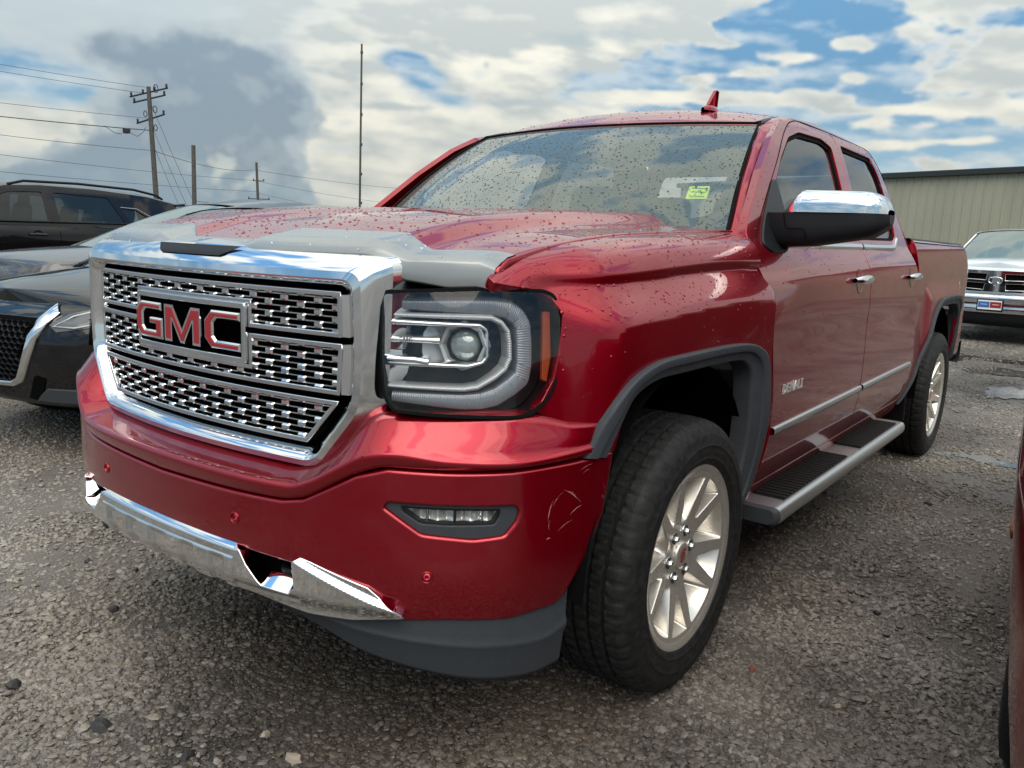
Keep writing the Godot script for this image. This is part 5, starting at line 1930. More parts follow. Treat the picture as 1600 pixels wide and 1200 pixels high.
func side_mirror() -> void:
	# a squared shell: black below and running in to the sail, chrome cap above
	var lower := func(t: float) -> Array:
		var x := lerpf(0.865, 1.252, t)
		var e := pow(clampf(1.0 - pow(maxf(0.0, (t - 0.80) / 0.2), 2.4), 0.0, 1.0), 0.5)
		var bot := lin([[0.865, 1.300], [0.92, 1.282], [1.03, 1.290], [1.20, 1.322], [1.252, 1.345]], x)
		var dp := lerpf(0.070, 0.088, sm(0.0, 0.35, t)) * (0.35 + 0.65 * e)
		var zc := -0.735 - 0.055 * t * t
		var r := []
		for m in 17:
			var a := PI + PI * m / 16.0
			var sy := sin(a)
			var cz := cos(a)
			r.append(Vector3(x, 1.397 - pow(absf(sy), 0.62) * (1.397 - bot) * (0.55 + 0.45 * e), zc + signf(cz) * pow(absf(cz), 0.45) * dp))
		return r
	var mb := MB.new()
	var rows := []
	for k in 29: rows.append(lower.call(k / 28.0))
	mb.grid(rows)
	for e in [0, 28]: mb.face(PackedVector3Array(rows[e]))
	var tops := []
	for k in 29: tops.append([rows[k][0], rows[k][16]])
	mb.grid(tops)
	var ms := both(truck, "side_mirror", mb, M.mirror_black)
	# chrome cap
	mb = MB.new()
	rows = []
	for k in 29:
		var t := k / 28.0
		var x := lerpf(0.940, 1.248, t)
		var e := pow(clampf(1.0 - pow(maxf(0.0, (t - 0.72) / 0.285), 2.6), 0.0, 1.0), 0.5)
		var f := pow(clampf(t / 0.13 + 0.06, 0.0, 1.0), 0.75)
		var up := lerpf(0.076, 0.070, t) * e * f
		var zc := -0.735 - 0.055 * t * t
		var r := []
		for m in 19:
			var a := PI * m / 18.0
			var sy := sin(a)
			var cz := cos(a)
			r.append(Vector3(x + 0.012 * sy * (1.0 - t) * f, 1.399 + pow(absf(sy), 0.75) * up, zc + signf(cz) * pow(absf(cz), 0.55) * 0.088 * (0.4 + 0.6 * minf(e, 0.4 + 0.6 * f))))
		rows.append(r)
	mb.grid(rows)
	mb.face(PackedVector3Array(rows[0]))
	part(ms[0], "mirror_cap", mb, M.chrome)
	part(ms[1], "mirror_cap", mb.mirrored(), M.chrome)
	# the far mirror is folded back
	ms[1].transform = Transform3D(Basis(), Vector3(-0.90, 0, -0.74)) * Transform3D(Basis(Vector3.UP, deg_to_rad(-58.0)), Vector3()) * Transform3D(Basis(), Vector3(0.90, 0, 0.74))
	# parting line of the arm
	mb = MB.new()
	var seam := []
	for q in [[0.945, 1.396], [0.955, 1.352], [0.962, 1.345], [1.015, 1.345], [1.024, 1.315]]: seam.append(Vector3(q[0], q[1], -0.6495 - 0.012 * maxf(0.0, (1.345 - q[1]) / 0.03)))
	mb.tube(seam, 0.0016, 5, false)
	part(ms[0], "mirror_seam", mb, M.void_black)

func truck_bed() -> void:
	var red: Material = M.red
	var mb := MB.new()
	var arch := [[-3.00, 0.44], [-3.06, 0.56], [-3.125, 0.68], [-3.20, 0.80], [-3.29, 0.90], [-3.42, 0.965], [-3.60, 0.985], [-3.98, 0.985], [-4.10, 0.96], [-4.17, 0.89], [-4.195, 0.78], [-4.20, 0.66], [-4.215, 0.58]]
	var o := [[-2.862, 1.351], [-2.862, 1.26], [-2.872, 1.10], [-2.884, 0.92], [-2.868, 0.70], [-2.850, 0.58], [-2.835, 0.44]]
	o += arch
	o += [[-4.66, 0.60], [-4.72, 0.66], [-4.76, 0.80], [-4.80, 1.10], [-4.79, 1.351]]
	var bs := func(z: float, v: float) -> Vector3: return bed(z, v)
	mb.panel(bs, dense(V2(o), 0.04), [], 0.035, 0.022, 0.03, 0.004, true)
	# rolled top rail and inner wall
	var rows := []
	for k in 25:
		var z := lerpf(-2.862, -4.79, k / 24.0)
		var tp := bed(z, 1.345)
		rows.append([tp + Vector3(0.002, 0.0, 0), tp + Vector3(-0.012, 0.010, 0), tp + Vector3(-0.05, 0.013, 0), tp + Vector3(-0.10, 0.010, 0), tp + Vector3(-0.108, -0.01, 0), tp + Vector3(-0.11, -0.45, 0)])
	mb.grid(rows)
	both(truck, "bed_side", mb, red)
	drops_on.append([mb, 260.0, 0.8])
	mb = MB.new()
	rows = []
	for k in 13:
		var z := lerpf(-2.875, -4.77, k / 12.0)
		var tp := bed(z, 1.345)
		rows.append([tp + Vector3(-0.020, 0.0125, 0), tp + Vector3(-0.024, 0.020, 0), tp + Vector3(-0.088, 0.021, 0), tp + Vector3(-0.094, 0.012, 0)])
	mb.grid(rows)
	both(truck, "bed_rail_cap", mb, M.grey_trim)
	arch_trim_bed(arch)
	# tail lamps wrapped round the rear corners
	mb = MB.new()
	rows = []
	for k in 15:
		var y := lerpf(0.90, 1.30, k / 14.0)
		var p0 := bed(-4.765, y)
		rows.append([p0 + Vector3(0.0, 0, 0.02), p0 + Vector3(0.004, 0, -0.02), p0 + Vector3(-0.014, 0, -0.065), p0 + Vector3(-0.06, 0, -0.085), p0 + Vector3(-0.13, 0, -0.088)])
	mb.grid(rows)
	both(truck, "tail_lamp", mb, M.red_lens)
	# tailgate, bed floor, front wall
	mb = MB.new()
	mb.box(Vector3(0, 1.075, -4.815), Vector3(1.58, 0.55, 0.07), 0.02)
	part(truck, "tailgate", mb, red)
	mb = MB.new()
	mb.box(Vector3(0, 0.84, -3.82), Vector3(1.66, 0.05, 1.92), 0.005)
	mb.box(Vector3(0, 1.09, -2.885), Vector3(1.66, 0.5, 0.04), 0.005)
	part(truck, "bed_floor", mb, M.black_plastic)
	# rear bumper
	mb = MB.new()
	rows = []
	for k in 33:
		var u := lerpf(-1.0, 1.0, k / 32.0)
		var x := u * 0.955
		var zc := -4.93 + 0.17 * pow(absf(u), 6.0)
		var r := []
		for q in [[0.66, 0.06], [0.665, -0.02], [0.645, -0.045], [0.58, -0.05], [0.52, -0.03], [0.50, 0.02]]: r.append(Vector3(x, q[0], zc + q[1] + 0.05))
		rows.append(r)
	mb.grid(rows)
	part(truck, "rear_bumper", mb, M.grey_trim)
	mb = MB.new()
	mb.box(Vector3(0.86, 0.585, -4.72), Vector3(0.16, 0.12, 0.18), 0.03)
	mb.box(Vector3(-0.86, 0.585, -4.72), Vector3(0.16, 0.12, 0.18), 0.03)
	part(truck, "bumper_end", mb, M.black_plastic)

func arch_trim_bed(arch: Array) -> void:
	var inner := []
	var outer := []
	for q in arch:
		var c := Vector2(-3.645, 0.42)
		var d := (Vector2(q[0], q[1]) - c)
		outer.append([c.x + d.x * 1.075, c.y + d.y * 1.075])
		inner.append([c.x + d.x * 0.985, c.y + d.y * 0.97])
	outer[0] = [-2.90, 0.43]
	arch_trim("wheel_arch_trim", outer, inner, func(z: float, y: float, d: float) -> Vector3:
		var q := bed(z, y)
		return q + Vector3(d, 0, 0))

# one wheel: outer face towards +x, centre at the origin
func wheel_shapes() -> Array:
	var out := []
	# tyre: profile across, with grooves and shoulder notches
	var mb := MB.new()
	var R := 0.400
	var hw := 0.134
	var prof := [[-0.115, 0.262], [-0.128, 0.268], [-0.137, 0.29], [-0.140, 0.322], [-0.134, 0.358], [-0.124, 0.380], [-0.108, 0.3925], [-0.090, 0.3975],
		[-0.075, 0.399], [-0.072, 0.386], [-0.063, 0.386], [-0.060, 0.3997], [-0.030, 0.4], [-0.027, 0.386], [-0.018, 0.386], [-0.015, 0.4], [0.015, 0.4], [0.018, 0.386], [0.027, 0.386], [0.030, 0.4], [0.060, 0.3997], [0.063, 0.386], [0.072, 0.386], [0.075, 0.399],
		[0.090, 0.3972], [0.104, 0.3935], [0.114, 0.388], [0.123, 0.3795], [0.130, 0.367], [0.1335, 0.360], [0.1345, 0.3575], [0.1375, 0.345], [0.1395, 0.332], [0.1415, 0.330], [0.1415, 0.326], [0.1395, 0.324], [0.139, 0.31], [0.136, 0.294], [0.1375, 0.292], [0.1375, 0.2885], [0.135, 0.286], [0.130, 0.274], [0.126, 0.269], [0.116, 0.266]]
	var rows := []
	var N := 324
	for k in N:
		var a := TAU * k / N
		var r := []
		for q in prof:
			var rad: float = q[1]
			var x: float = q[0]
			var ax := absf(x)
			if rad > 0.378 and rad < 0.3976 and ax > 0.085 and ax < 0.126:
				rad -= 0.0045 * float((k + (2 if x > 0 else 0)) % 6 == 0)
			elif rad > 0.398:
				rad -= 0.0055 * float((k + int(ax * 200.0)) % 5 == 0) * float(ax > 0.012)
			r.append(Vector3(x, cos(a) * rad, sin(a) * rad))
		rows.append(r)
	# every land, groove wall and sidewall band keeps its own crisp edge
	var brk := [0, 8, 9, 10, 11, 12, 13, 14, 15, 16, 17, 18, 19, 20, 21, 22, 23, 25, 34, 36, 40, 43, prof.size() - 1]
	for i in brk.size() - 1:
		var sub := []
		for r in rows: sub.append(r.slice(brk[i], brk[i + 1] + 1))
		mb.grid(sub, true, false)
	out.append(["tyre", mb, "rubber"])
	# rim: dished face cut by ten pockets, rolled deep
	mb = MB.new()
	var face := func(a: float, b: float) -> Vector3:
		var r := Vector2(a, b).length()
		var x := lin([[0.0, 0.088], [0.06, 0.088], [0.075, 0.086], [0.11, 0.094], [0.17, 0.106], [0.225, 0.114], [0.245, 0.118], [0.262, 0.120]], r)
		return Vector3(x, b, a)
	var outer := PackedVector2Array()
	for k in 72: outer.append(Vector2(cos(TAU * k / 72.0), sin(TAU * k / 72.0)) * 0.250)
	var holes := []
	for k in 5:
		var c := deg_to_rad(90.0 + 72.0 * k + 4.0)
		for e in [[c, 0.092, 17.0, 9.0], [c + deg_to_rad(36.0), 0.120, 12.0, 3.5]]:
			# pocket: narrow towards the hub, wide at the rim
			var h := PackedVector2Array()
			var r0: float = e[1]
			var w1 := deg_to_rad(e[2])
			var w0 := deg_to_rad(e[3])
			for m in 9:
				var t := -w1 + 2.0 * w1 * m / 8.0
				h.append(Vector2(cos(e[0] + t), sin(e[0] + t)) * 0.236)
			h.append(Vector2(cos(e[0] + w0), sin(e[0] + w0)) * r0)
			h.append(Vector2(cos(e[0] - w0), sin(e[0] - w0)) * r0)
			holes.append(rounded(h, 0.012, 3))
	mb.panel(face, outer, holes, 0.018, 0.018, 0.02, 0.003, true, false)
	# every pocket slopes in to a smaller opening, as cast
	for h: PackedVector2Array in holes:
		var c := Vector2()
		for q in h: c += q / h.size()
		var dir := c.normalized()
		var rows2 := []
		for i in h.size():
			var q := h[i]
			var rim_side := sm(0.17, 0.232, q.length())
			var side := dir.cross(q)
			var q1 := q.lerp(c, 0.05)
			var q2 := q.lerp(c - dir * 0.012, 0.34) - dir * 0.016 * rim_side
			var f0: Vector3 = face.call(q.x, q.y)
			rows2.append([f0, Vector3(face.call(q1.x, q1.y).x - 0.004, q1.y, q1.x), Vector3(0.058 - 0.012 * rim_side, q2.y, q2.x), Vector3(0.030, q2.y, q2.x)])
		mb.grid(rows2, true, false)
	out.append(["rim", mb, "rim"])
	# lip and barrel
	mb = MB.new()
	mb.lathe(Vector3(), Vector3.RIGHT, [[0.246, 0.112], [0.250, 0.1195], [0.262, 0.124], [0.271, 0.127], [0.275, 0.124], [0.274, 0.116], [0.262, 0.108]], 72)
	out.append(["rim_lip", mb, "rim"])
	mb = MB.new()
	mb.lathe(Vector3(), Vector3.RIGHT, [[0.258, 0.11], [0.246, 0.09], [0.238, 0.04], [0.230, -0.05], [0.245, -0.12], [0.262, -0.13]], 48)
	out.append(["rim_barrel", mb, "rim_dark"])
	mb = MB.new()
	mb.lathe(Vector3(), Vector3.RIGHT, [[0.0, 0.012], [0.07, 0.012], [0.075, 0.0], [0.165, 0.0], [0.165, -0.028], [0.07, -0.028]], 48)
	mb.box(Vector3(-0.01, 0.08, 0.12), Vector3(0.07, 0.16, 0.07), 0.015)
	out.append(["brake_disc", mb, "disc"])
	mb = MB.new()
	mb.lathe(Vector3(), Vector3.RIGHT, [[0.0, 0.102], [0.030, 0.1015], [0.036, 0.099], [0.0395, 0.094], [0.040, 0.084]], 32)
	out.append(["centre_cap", mb, "rim"])
	return out

func truck_wheels() -> void:
	var sh := wheel_shapes()
	var ms := {}
	for e in sh: ms[e[0]] = [e[1].mesh(M[e[2]]), e[1].mirrored().mesh(M[e[2]])]
	var nut := MB.new()
	nut.lathe(Vector3(), Vector3.RIGHT, [[0.0175, -0.004], [0.0175, 0.0005], [0.0145, 0.0008], [0.013, -0.012]], 18)
	nut.lathe(Vector3(), Vector3.RIGHT, [[0.0105, -0.012], [0.0105, 0.008], [0.007, 0.013], [0.0, 0.014]], 6, false, true)
	var well := MB.new()
	well.lathe(Vector3(), Vector3.RIGHT, [[0.0172, 0.0018], [0.0, 0.0016]], 18)
	var nm := nut.mesh(M.chrome_dull)
	var wm := well.mesh(M.rim_dark)
	for e in [[1, 0.0], [1, -3.645], [-1, 0.0], [-1, -3.645]]:
		var hub := Node3D.new()
		var nm_ := "wheel"
		var k := 0
		while truck.has_node(NodePath(nm_)):
			k += 1
			nm_ = "wheel_%03d" % k
		hub.name = nm_
		truck.add_child(hub)
		hub.position = Vector3(0.872 * e[0], 0.399, e[1])
		hub.rotation.x = 0.0 if e[1] == 0.0 else 1.1
		for q in sh: meshpart(hub, q[0], ms[q[0]][0 if e[0] > 0 else 1])
		for j in 6:
			var a := TAU * j / 6.0 + 0.62
			var n := meshpart(hub, "lug_nut", nm)
			n.position = Vector3(0.0885 * e[0], cos(a) * 0.0699, sin(a) * 0.0699)
			if e[0] < 0: n.rotation.y = PI
			n = meshpart(hub, "lug_recess", wm)
			n.position = Vector3(0.0885 * e[0], cos(a) * 0.0699, sin(a) * 0.0699)
			if e[0] < 0: n.rotation.y = PI
		if e[0] > 0:
			var w := meshpart(hub, "cap_lettering", word_mesh("GMC", 0.015, 0.0015, M.red_badge))
			w.position = Vector3(0.1020, 0.0, 0.0)
			w.rotation = Vector3(0.0, PI / 2, 0.0) if e[1] == 0.0 else Vector3(-1.1, PI / 2, 0)
			if e[1] == 0.0: w.transform.basis = Basis(Vector3.RIGHT, 1.1) * Basis(Vector3.UP, PI / 2)
	# mud flaps behind the front and before the rear wheels
	var mb := MB.new()
	mb.box(Vector3(0.83, 0.44, -3.03), Vector3(0.23, 0.26, 0.02), 0.006, Basis(Vector3.RIGHT, 0.12))
	both(truck, "mud_flap", mb, M.black_plastic)

func truck_side() -> void:
	# side step: flat aluminium tube with ribbed rubber treads, and brackets
	var mb := MB.new()
	var rows := []
	var z0 := -0.555
	var z1 := -2.44
	var prof := [[0.895, 0.400], [0.900, 0.412], [0.915, 0.420], [1.040, 0.420], [1.056, 0.416], [1.064, 0.404], [1.066, 0.385], [1.060, 0.366], [1.045, 0.356], [0.915, 0.356], [0.900, 0.364], [0.895, 0.380]]
	for z in [z0, z1]:
		var r := []
		for q in prof: r.append(Vector3(q[0], q[1], z))
		rows.append(r)
	mb.grid(rows, false, true)
	var stp := both(truck, "side_step", mb, M.alu)
	for e in [[z0, 1.0], [z1, -1.0]]:
		var cp := MB.new()
		var rr := []
		for k in 4:
			var t := [0.0, 0.006, 0.016, 0.020][k] as float
			var sc := [1.0, 1.0, 0.93, 0.80][k] as float
			var r := []
			for q in prof: r.append(Vector3(0.98 + (q[0] - 0.98) * sc, 0.388 + (q[1] - 0.388) * sc, e[0] + e[1] * t))
			rr.append(r)
		cp.grid(rr, false, true)
		cp.face(PackedVector3Array(rr[3]))
		for k in 2: part(stp[k], "step_end_cap", cp if k == 0 else cp.mirrored(), M.grey_trim)
	for e in [[-0.66, -1.46], [-1.66, -2.36]]:
		var tr := MB.new()
		var z: float = e[0]
		tr.box(Vector3(0.972, 0.4225, (e[0] + e[1]) * 0.5), Vector3(0.134, 0.005, absf(e[1] - e[0])), 0.002)
		while z > e[1] + 0.02:
			tr.box(Vector3(0.984, 0.4275, z - 0.016), Vector3(0.112, 0.007, 0.020), 0.003)
			z -= 0.036
		for x in [0.918, 0.932]: tr.box(Vector3(x, 0.4265, (e[0] + e[1]) * 0.5), Vector3(0.006, 0.004, absf(e[1] - e[0]) - 0.02), 0.001)
		for k in 2: part(stp[k], "step_tread", tr if k == 0 else tr.mirrored(), M.step_rubber)
	for z in [-0.80, -1.50, -2.25]:
		var b := MB.new()
		b.box(Vector3(0.86, 0.395, z), Vector3(0.14, 0.03, 0.06), 0.006)
		for k in 2: part(stp[k], "step_bracket", b if k == 0 else b.mirrored(), M.black_plastic)

# ------------------------------------------------------------------ rain drops on the bodywork
func make_drops() -> void:
	var rng := RandomNumberGenerator.new()
	rng.seed = 9
	var dome := MB.new()
	var rows := []
	for k in 8:
		var r := []
		for e in [[0.001, 0.55], [0.45, 0.50], [0.80, 0.33], [1.0, 0.04], [0.93, 0.0], [0.001, 0.0]]:
			var a := TAU * k / 8.0
			r.append(Vector3(cos(a) * e[0], e[1], sin(a) * e[0]))
		rows.append(r)
	dome.grid(rows, true, false)
	# turn every face outwards: these are lenses
	for i in dome.n.size():
		if dome.n[i].dot(dome.p[i] - Vector3(0, 0.2, 0)) < 0.0: dome.n[i] = -dome.n[i]
	for i in range(0, dome.ix.size(), 3):
		var g := (dome.p[dome.ix[i + 1]] - dome.p[dome.ix[i]]).cross(dome.p[dome.ix[i + 2]] - dome.p[dome.ix[i]])
		if g.dot(dome.p[dome.ix[i]] + dome.p[dome.ix[i + 1]] + dome.p[dome.ix[i + 2]] - Vector3(0, 0.6, 0)) > 0.0:
			var t := dome.ix[i + 1]
			dome.ix[i + 1] = dome.ix[i + 2]
			dome.ix[i + 2] = t
	var dm := dome.mesh(M.water)
	var paint_place := []
	var glass_place := []
	var shield_place := []
	for e in drops_on:
		var place: Array = paint_place if e.size() < 4 else glass_place if e[3] == "wind" else shield_place
		var mb: MB = e[0]
		for i in range(0, mb.ix.size(), 3):
			var a := mb.p[mb.ix[i]]
			var b := mb.p[mb.ix[i + 1]]
			var c := mb.p[mb.ix[i + 2]]
			var ar := (b - a).cross(c - a).length() * 0.5
			var n := mb.n[mb.ix[i]]
			# rain lies where the sheet looks up, and thins out down the sides
			var wet := clampf(0.12 + n.y * 1.3, 0.0, 1.0)
			if n.y < 0.1: wet *= clampf((a.y - 0.75) / 0.5, 0.02, 1.0)
			var want: float = ar * e[1] * wet
			var count := int(want) + (1 if rng.randf() < want - int(want) else 0)
			for k in count:
				var u := rng.randf()
				var v := rng.randf()
				if u + v > 1.0:
					u = 1.0 - u
					v = 1.0 - v
				var q := a + (b - a) * u + (c - a) * v
				if q.x < -0.3 and q.z > 0.6 and q.y < 1.0: continue
				var s: float = e[2] * (0.0011 + 0.0048 * pow(rng.randf(), 3.4))
				var basis := Basis()
				basis.y = n
				basis.x = n.cross(Vector3(0.3, 0.1, 1)).normalized()
				basis.z = basis.x.cross(n).normalized()
				basis = basis * Basis(Vector3.UP, rng.randf() * TAU)
				var run := 1.0 + 0.5 * rng.randf() * (1.0 - n.y)
				place.append(Transform3D(basis.scaled_local(Vector3(s, s * 0.8, s * run)), q + n * 0.0003))
	for e in [["rain_drops", paint_place, dome.mesh(M.red_wet)], ["deflector_drops", shield_place, dm], ["windshield_drops", glass_place, dome.mesh(M.bead)]]:
		var mm := MultiMesh.new()
		mm.transform_format = MultiMesh.TRANSFORM_3D
		mm.mesh = e[2]
		mm.instance_count = e[1].size()
		for i in e[1].size(): mm.set_instance_transform(i, e[1][i])
		var o := MultiMeshInstance3D.new()
		o.name = e[0]
		o.multimesh = mm
		truck.add_child(o)
		o.set_meta("kind", "stuff")

# ------------------------------------------------------------------ other vehicles
# a plan curve of half the car, from the middle of its nose round to the middle of its tail
class Plan:
	var p := PackedVector2Array()
	var n := PackedVector2Array()
	var s := PackedFloat64Array()
	func _init(pts: Array) -> void:
		var P := PackedVector2Array()
		for q in pts: P.append(Vector2(q[0], q[1]))
		var K := P.size()
		for i in K - 1:
			var a := P[i - 1] if i > 0 else Vector2(-P[1].x, P[1].y)
			var d := P[i + 2] if i < K - 2 else Vector2(-P[K - 2].x, P[K - 2].y)
			for k in 14: p.append(P[i].cubic_interpolate(P[i + 1], a, d, k / 14.0))
		p.append(P[K - 1])
		var acc := 0.0
		for i in p.size():
			if i: acc += p[i].distance_to(p[i - 1])
			s.append(acc)
			var t := p[mini(i + 1, p.size() - 1)] - p[maxi(i - 1, 0)]
			if i == 0: t = Vector2(1, 0)
			if i == p.size() - 1: t = Vector2(-1, 0)
			n.append(Vector2(-t.y, t.x).normalized())
	func at(ss: float, y: float, d: float) -> Vector3:
		var i := clampi(s.bsearch(ss), 1, s.size() - 1)
		var t := (ss - s[i - 1]) / (s[i] - s[i - 1])
		var q := p[i - 1].lerp(p[i], t)
		var m := n[i - 1].lerp(n[i], t)
		return Vector3(q.x + m.x * d, y, q.y + m.y * d)
	func s_of_z(z: float) -> float:      # arc length where the side passes z
		for i in range(1, p.size()):
			if p[i].y <= z and p[i].x > 0.5: return s[i]
		return s[-1]
	func s_of_x(x: float) -> float:
		for i in range(1, p.size()):
			if p[i].x >= x: return s[i]
		return s[-1]

# body wrap: profile d over height below the shoulder; arches cut where the wheels stand
func car_shell(pl: Plan, ybot: float, sh: Array, prof: Array, axles: Array, rad: float) -> MB:
	var S := func(s: float, y: float) -> Vector3:
		var top := crv(sh, s)
		var v := (y - ybot) / (top - ybot)
		return pl.at(s, y, lin(prof, v))
	var o := []
	var K := 60
	var L: float = pl.s[-1]
	for k in K + 1: o.append([L * k / K, ybot])
	for k in K + 1: o.append([L * (K - k) / K, crv(sh, L * (K - k) / K)])
	var cut := []
	for z in axles:
		var c: float = pl.s_of_z(z)
		var h := V2(arc_pts(c, rad - 0.02, rad + 0.045, rad + 0.05, 0, 180, 20))
		h.append(Vector2(c - rad - 0.045, ybot - 0.05))
		h.append(Vector2(c + rad + 0.045, ybot - 0.05))
		cut.append(h)
	var po := V2(o)
	for h in cut:
		var r := Geometry2D.clip_polygons(po, h)
		if r.size(): po = r[0]
	var mb := MB.new()
	mb.panel(S, po, [], 0.09, 0.05, 0.03, 0.006)
	return mb

func car_lid(pl: Plan, sh: Array, prof: Array, s0: float, s1: float, crown: float, K := 24) -> MB:
	var mb := MB.new()
	var rows := []
	for i in K + 1:
		var s := lerpf(s0, s1, float(i) / K)
		var e := pl.at(s, crv(sh, s), lin(prof, 1.0))
		var r := []
		for k in 21:
			var u := lerpf(1.0, -1.0, k / 20.0)
			r.append(Vector3(e.x * u, e.y + crown * (1.0 - u * u) + 0.012 * (1.0 - pow(absf(u), 6.0)), e.z))
		rows.append(r)
	mb.grid(rows, false, false, true)
	return mb

func simple_wheel(parent: Node3D, at: Vector3, rad: float, side: float) -> void:
	if not simple.has(0):
		var t := MB.new()
		t.lathe(Vector3(), Vector3.RIGHT, [[0.66, -0.30], [0.80, -0.34], [0.95, -0.31], [0.995, -0.24], [1.0, 0.0], [0.995, 0.24], [0.95, 0.31], [0.80, 0.34], [0.68, 0.31], [0.66, 0.28]], 48)
		var r := MB.new()
		r.lathe(Vector3(), Vector3.RIGHT, [[0.68, 0.30], [0.655, 0.31], [0.64, 0.29], [0.62, 0.16], [0.60, -0.2]], 40)
		for k in 5:
			var a := TAU * k / 5.0
			for e in [-0.13, 0.13]:
				r.box(Vector3(0.24, cos(a + e) * 0.40, sin(a + e) * 0.40), Vector3(0.07, 0.52, 0.085), 0.02, Basis(Vector3.RIGHT, a + e))
		r.lathe(Vector3(), Vector3.RIGHT, [[0.0, 0.29], [0.12, 0.28], [0.16, 0.24], [0.17, 0.1]], 20)
		var d := MB.new()
		d.lathe(Vector3(), Vector3.RIGHT, [[0.0, 0.02], [0.60, 0.02]], 32)
		simple[0] = [[t, M.rubber], [r, M.alu], [d, M.lamp_dark]]
		simple[1] = []
		for e in simple[0]: simple[1].append([e[0].mesh(e[1]), e[0].mirrored().mesh(e[1])])
	var hub := Node3D.new()
	var k := 0
	var nm := "wheel"
	while parent.has_node(NodePath(nm)):
		k += 1
		nm = "wheel_%03d" % k
	hub.name = nm
	parent.add_child(hub)
	hub.position = at
	hub.scale = Vector3.ONE * rad
	var names := ["tyre", "rim", "wheel_back"]
	for i in 3: meshpart(hub, names[i], simple[1][i][0 if side > 0 else 1])
var simple := {}

# upper body: side frames with window openings, glass, roof and screens
# g: outline [[z, y]...] of the side frame (rear base, up, along the roof, down to the front base), windows, base half width, lean
func car_upper(car: Node3D, body: Material, g: Dictionary) -> void:
	var X := func(y: float) -> float: return g.hw - (y - g.yb) * g.lean - 0.10 * pow(maxf(0.0, y - g.yb), 2.0)
	var S := func(z: float, y: float) -> Vector3: return Vector3(X.call(y) - g.get("pull", 0.0) * sm(g.rear + 0.8, g.rear, z), y, z)
	var mb := MB.new()
	var holes := []
	for w in g.windows: holes.append(rounded(V2(w), 0.03))
	mb.panel(S, dense(V2(g.outline), 0.12), holes, 0.12, 0.06, 0.025, 0.004, true)
	var fr := both(car, "side_frame", mb, g.get("frame", body))
	for h in holes:
		var gl := MB.new()
		gl.panel(func(z: float, y: float) -> Vector3: return S.call(z, y) - Vector3(0.014, 0, 0), h, [], 0.2, 0.1, 0.0, 0.0, true)
		for k in 2: part(fr[k], "window", gl if k == 0 else gl.mirrored(), g.get("glass", M.dark_glass))
	# roof between the two top edges
	mb = MB.new()
	var rows := []
	for q in g.roof:
		var x: float = X.call(q[1]) - g.get("pull", 0.0) * sm(g.rear + 0.8, g.rear, q[0])
		var r := []
		for k in 17:
			var u := lerpf(1.0, -1.0, k / 16.0)
			r.append(Vector3(x * u, q[1] + 0.045 * (1.0 - u * u) + 0.02 * (1.0 - pow(u, 6.0)), q[0]))
		rows.append(r)
	mb.grid(rows, false, false, true)
	part(car, "roof", mb, body)
	# screens
	for e in [["windshield", g.front], ["rear_window", g.back]]:
		mb = MB.new()
		rows = []
		var a: Array = e[1]        # [z base, y base, half width, bow], [z top, y top, half width, bow]
		for i in 13:
			var v := i / 12.0
			var r := []
			for k in 17:
				var u := lerpf(1.0, -1.0, k / 16.0)
				var b0 := Vector3(a[0][2] * u, a[0][1] + 0.02 * (1 - u * u), a[0][0] + a[0][3] * (1 - u * u))
				var t0 := Vector3(a[1][2] * u, a[1][1] + 0.05 * (1 - u * u), a[1][0] + a[1][3] * (1 - u * u))
				r.append(b0.lerp(t0, v) + Vector3(0, 0.02, 0) * sin(PI * v))
			rows.append(r)
		mb.grid(rows)
		part(car, e[0], mb, g.get("screen", M.dark_glass))
	# cabin floor so that nothing shines through
	mb = MB.new()
	var z0: float = g.front[0][0]
	var z1: float = g.back[0][0]
	mb.box(Vector3(0, g.yb - 0.12, (z0 + z1) * 0.5), Vector3(g.hw * 1.85, 0.05, absf(z0 - z1) + 0.3), 0.0)
	part(car, "cabin", mb, M.dash)
	for q in g.get("seats", []):
		mb = MB.new()
		seat_block(mb, Vector3(q[0], g.yb + 0.05, q[1]), Vector3(0.23, 0.26, 0.08), -0.2)
		var st := part(car, "seat", mb, M.dash)
		mb = MB.new()
		seat_block(mb, Vector3(q[0], g.yb + 0.36, q[1] - 0.06), Vector3(0.12, 0.09, 0.05), -0.15)
		part(st, "headrest", mb, M.dash)

const CAR_PROF := [[0.0, -0.07], [0.08, -0.02], [0.28, -0.004], [0.55, 0.0], [0.72, -0.004], [0.86, -0.022], [0.95, -0.05], [1.0, -0.085]]

func wheels_and_floor(car: Node3D, hw: float, axles: Array, rad: float, ybot: float) -> void:
	for z in axles:
		simple_wheel(car, Vector3(hw, rad, z), rad, 1.0)
		simple_wheel(car, Vector3(-hw, rad, z), rad, -1.0)
	var mb := MB.new()
	mb.box(Vector3(0, ybot + 0.12, (axles[0] + axles[1]) * 0.5), Vector3(1.25, 0.22, absf(axles[0] - axles[1]) + 1.0), 0.02)
	mb.box(Vector3(0, ybot + 0.34, (axles[0] + axles[1]) * 0.5), Vector3(1.5, 0.12, absf(axles[0] - axles[1]) + 1.2), 0.02)
	part(car, "underbody", mb, M.void_black)

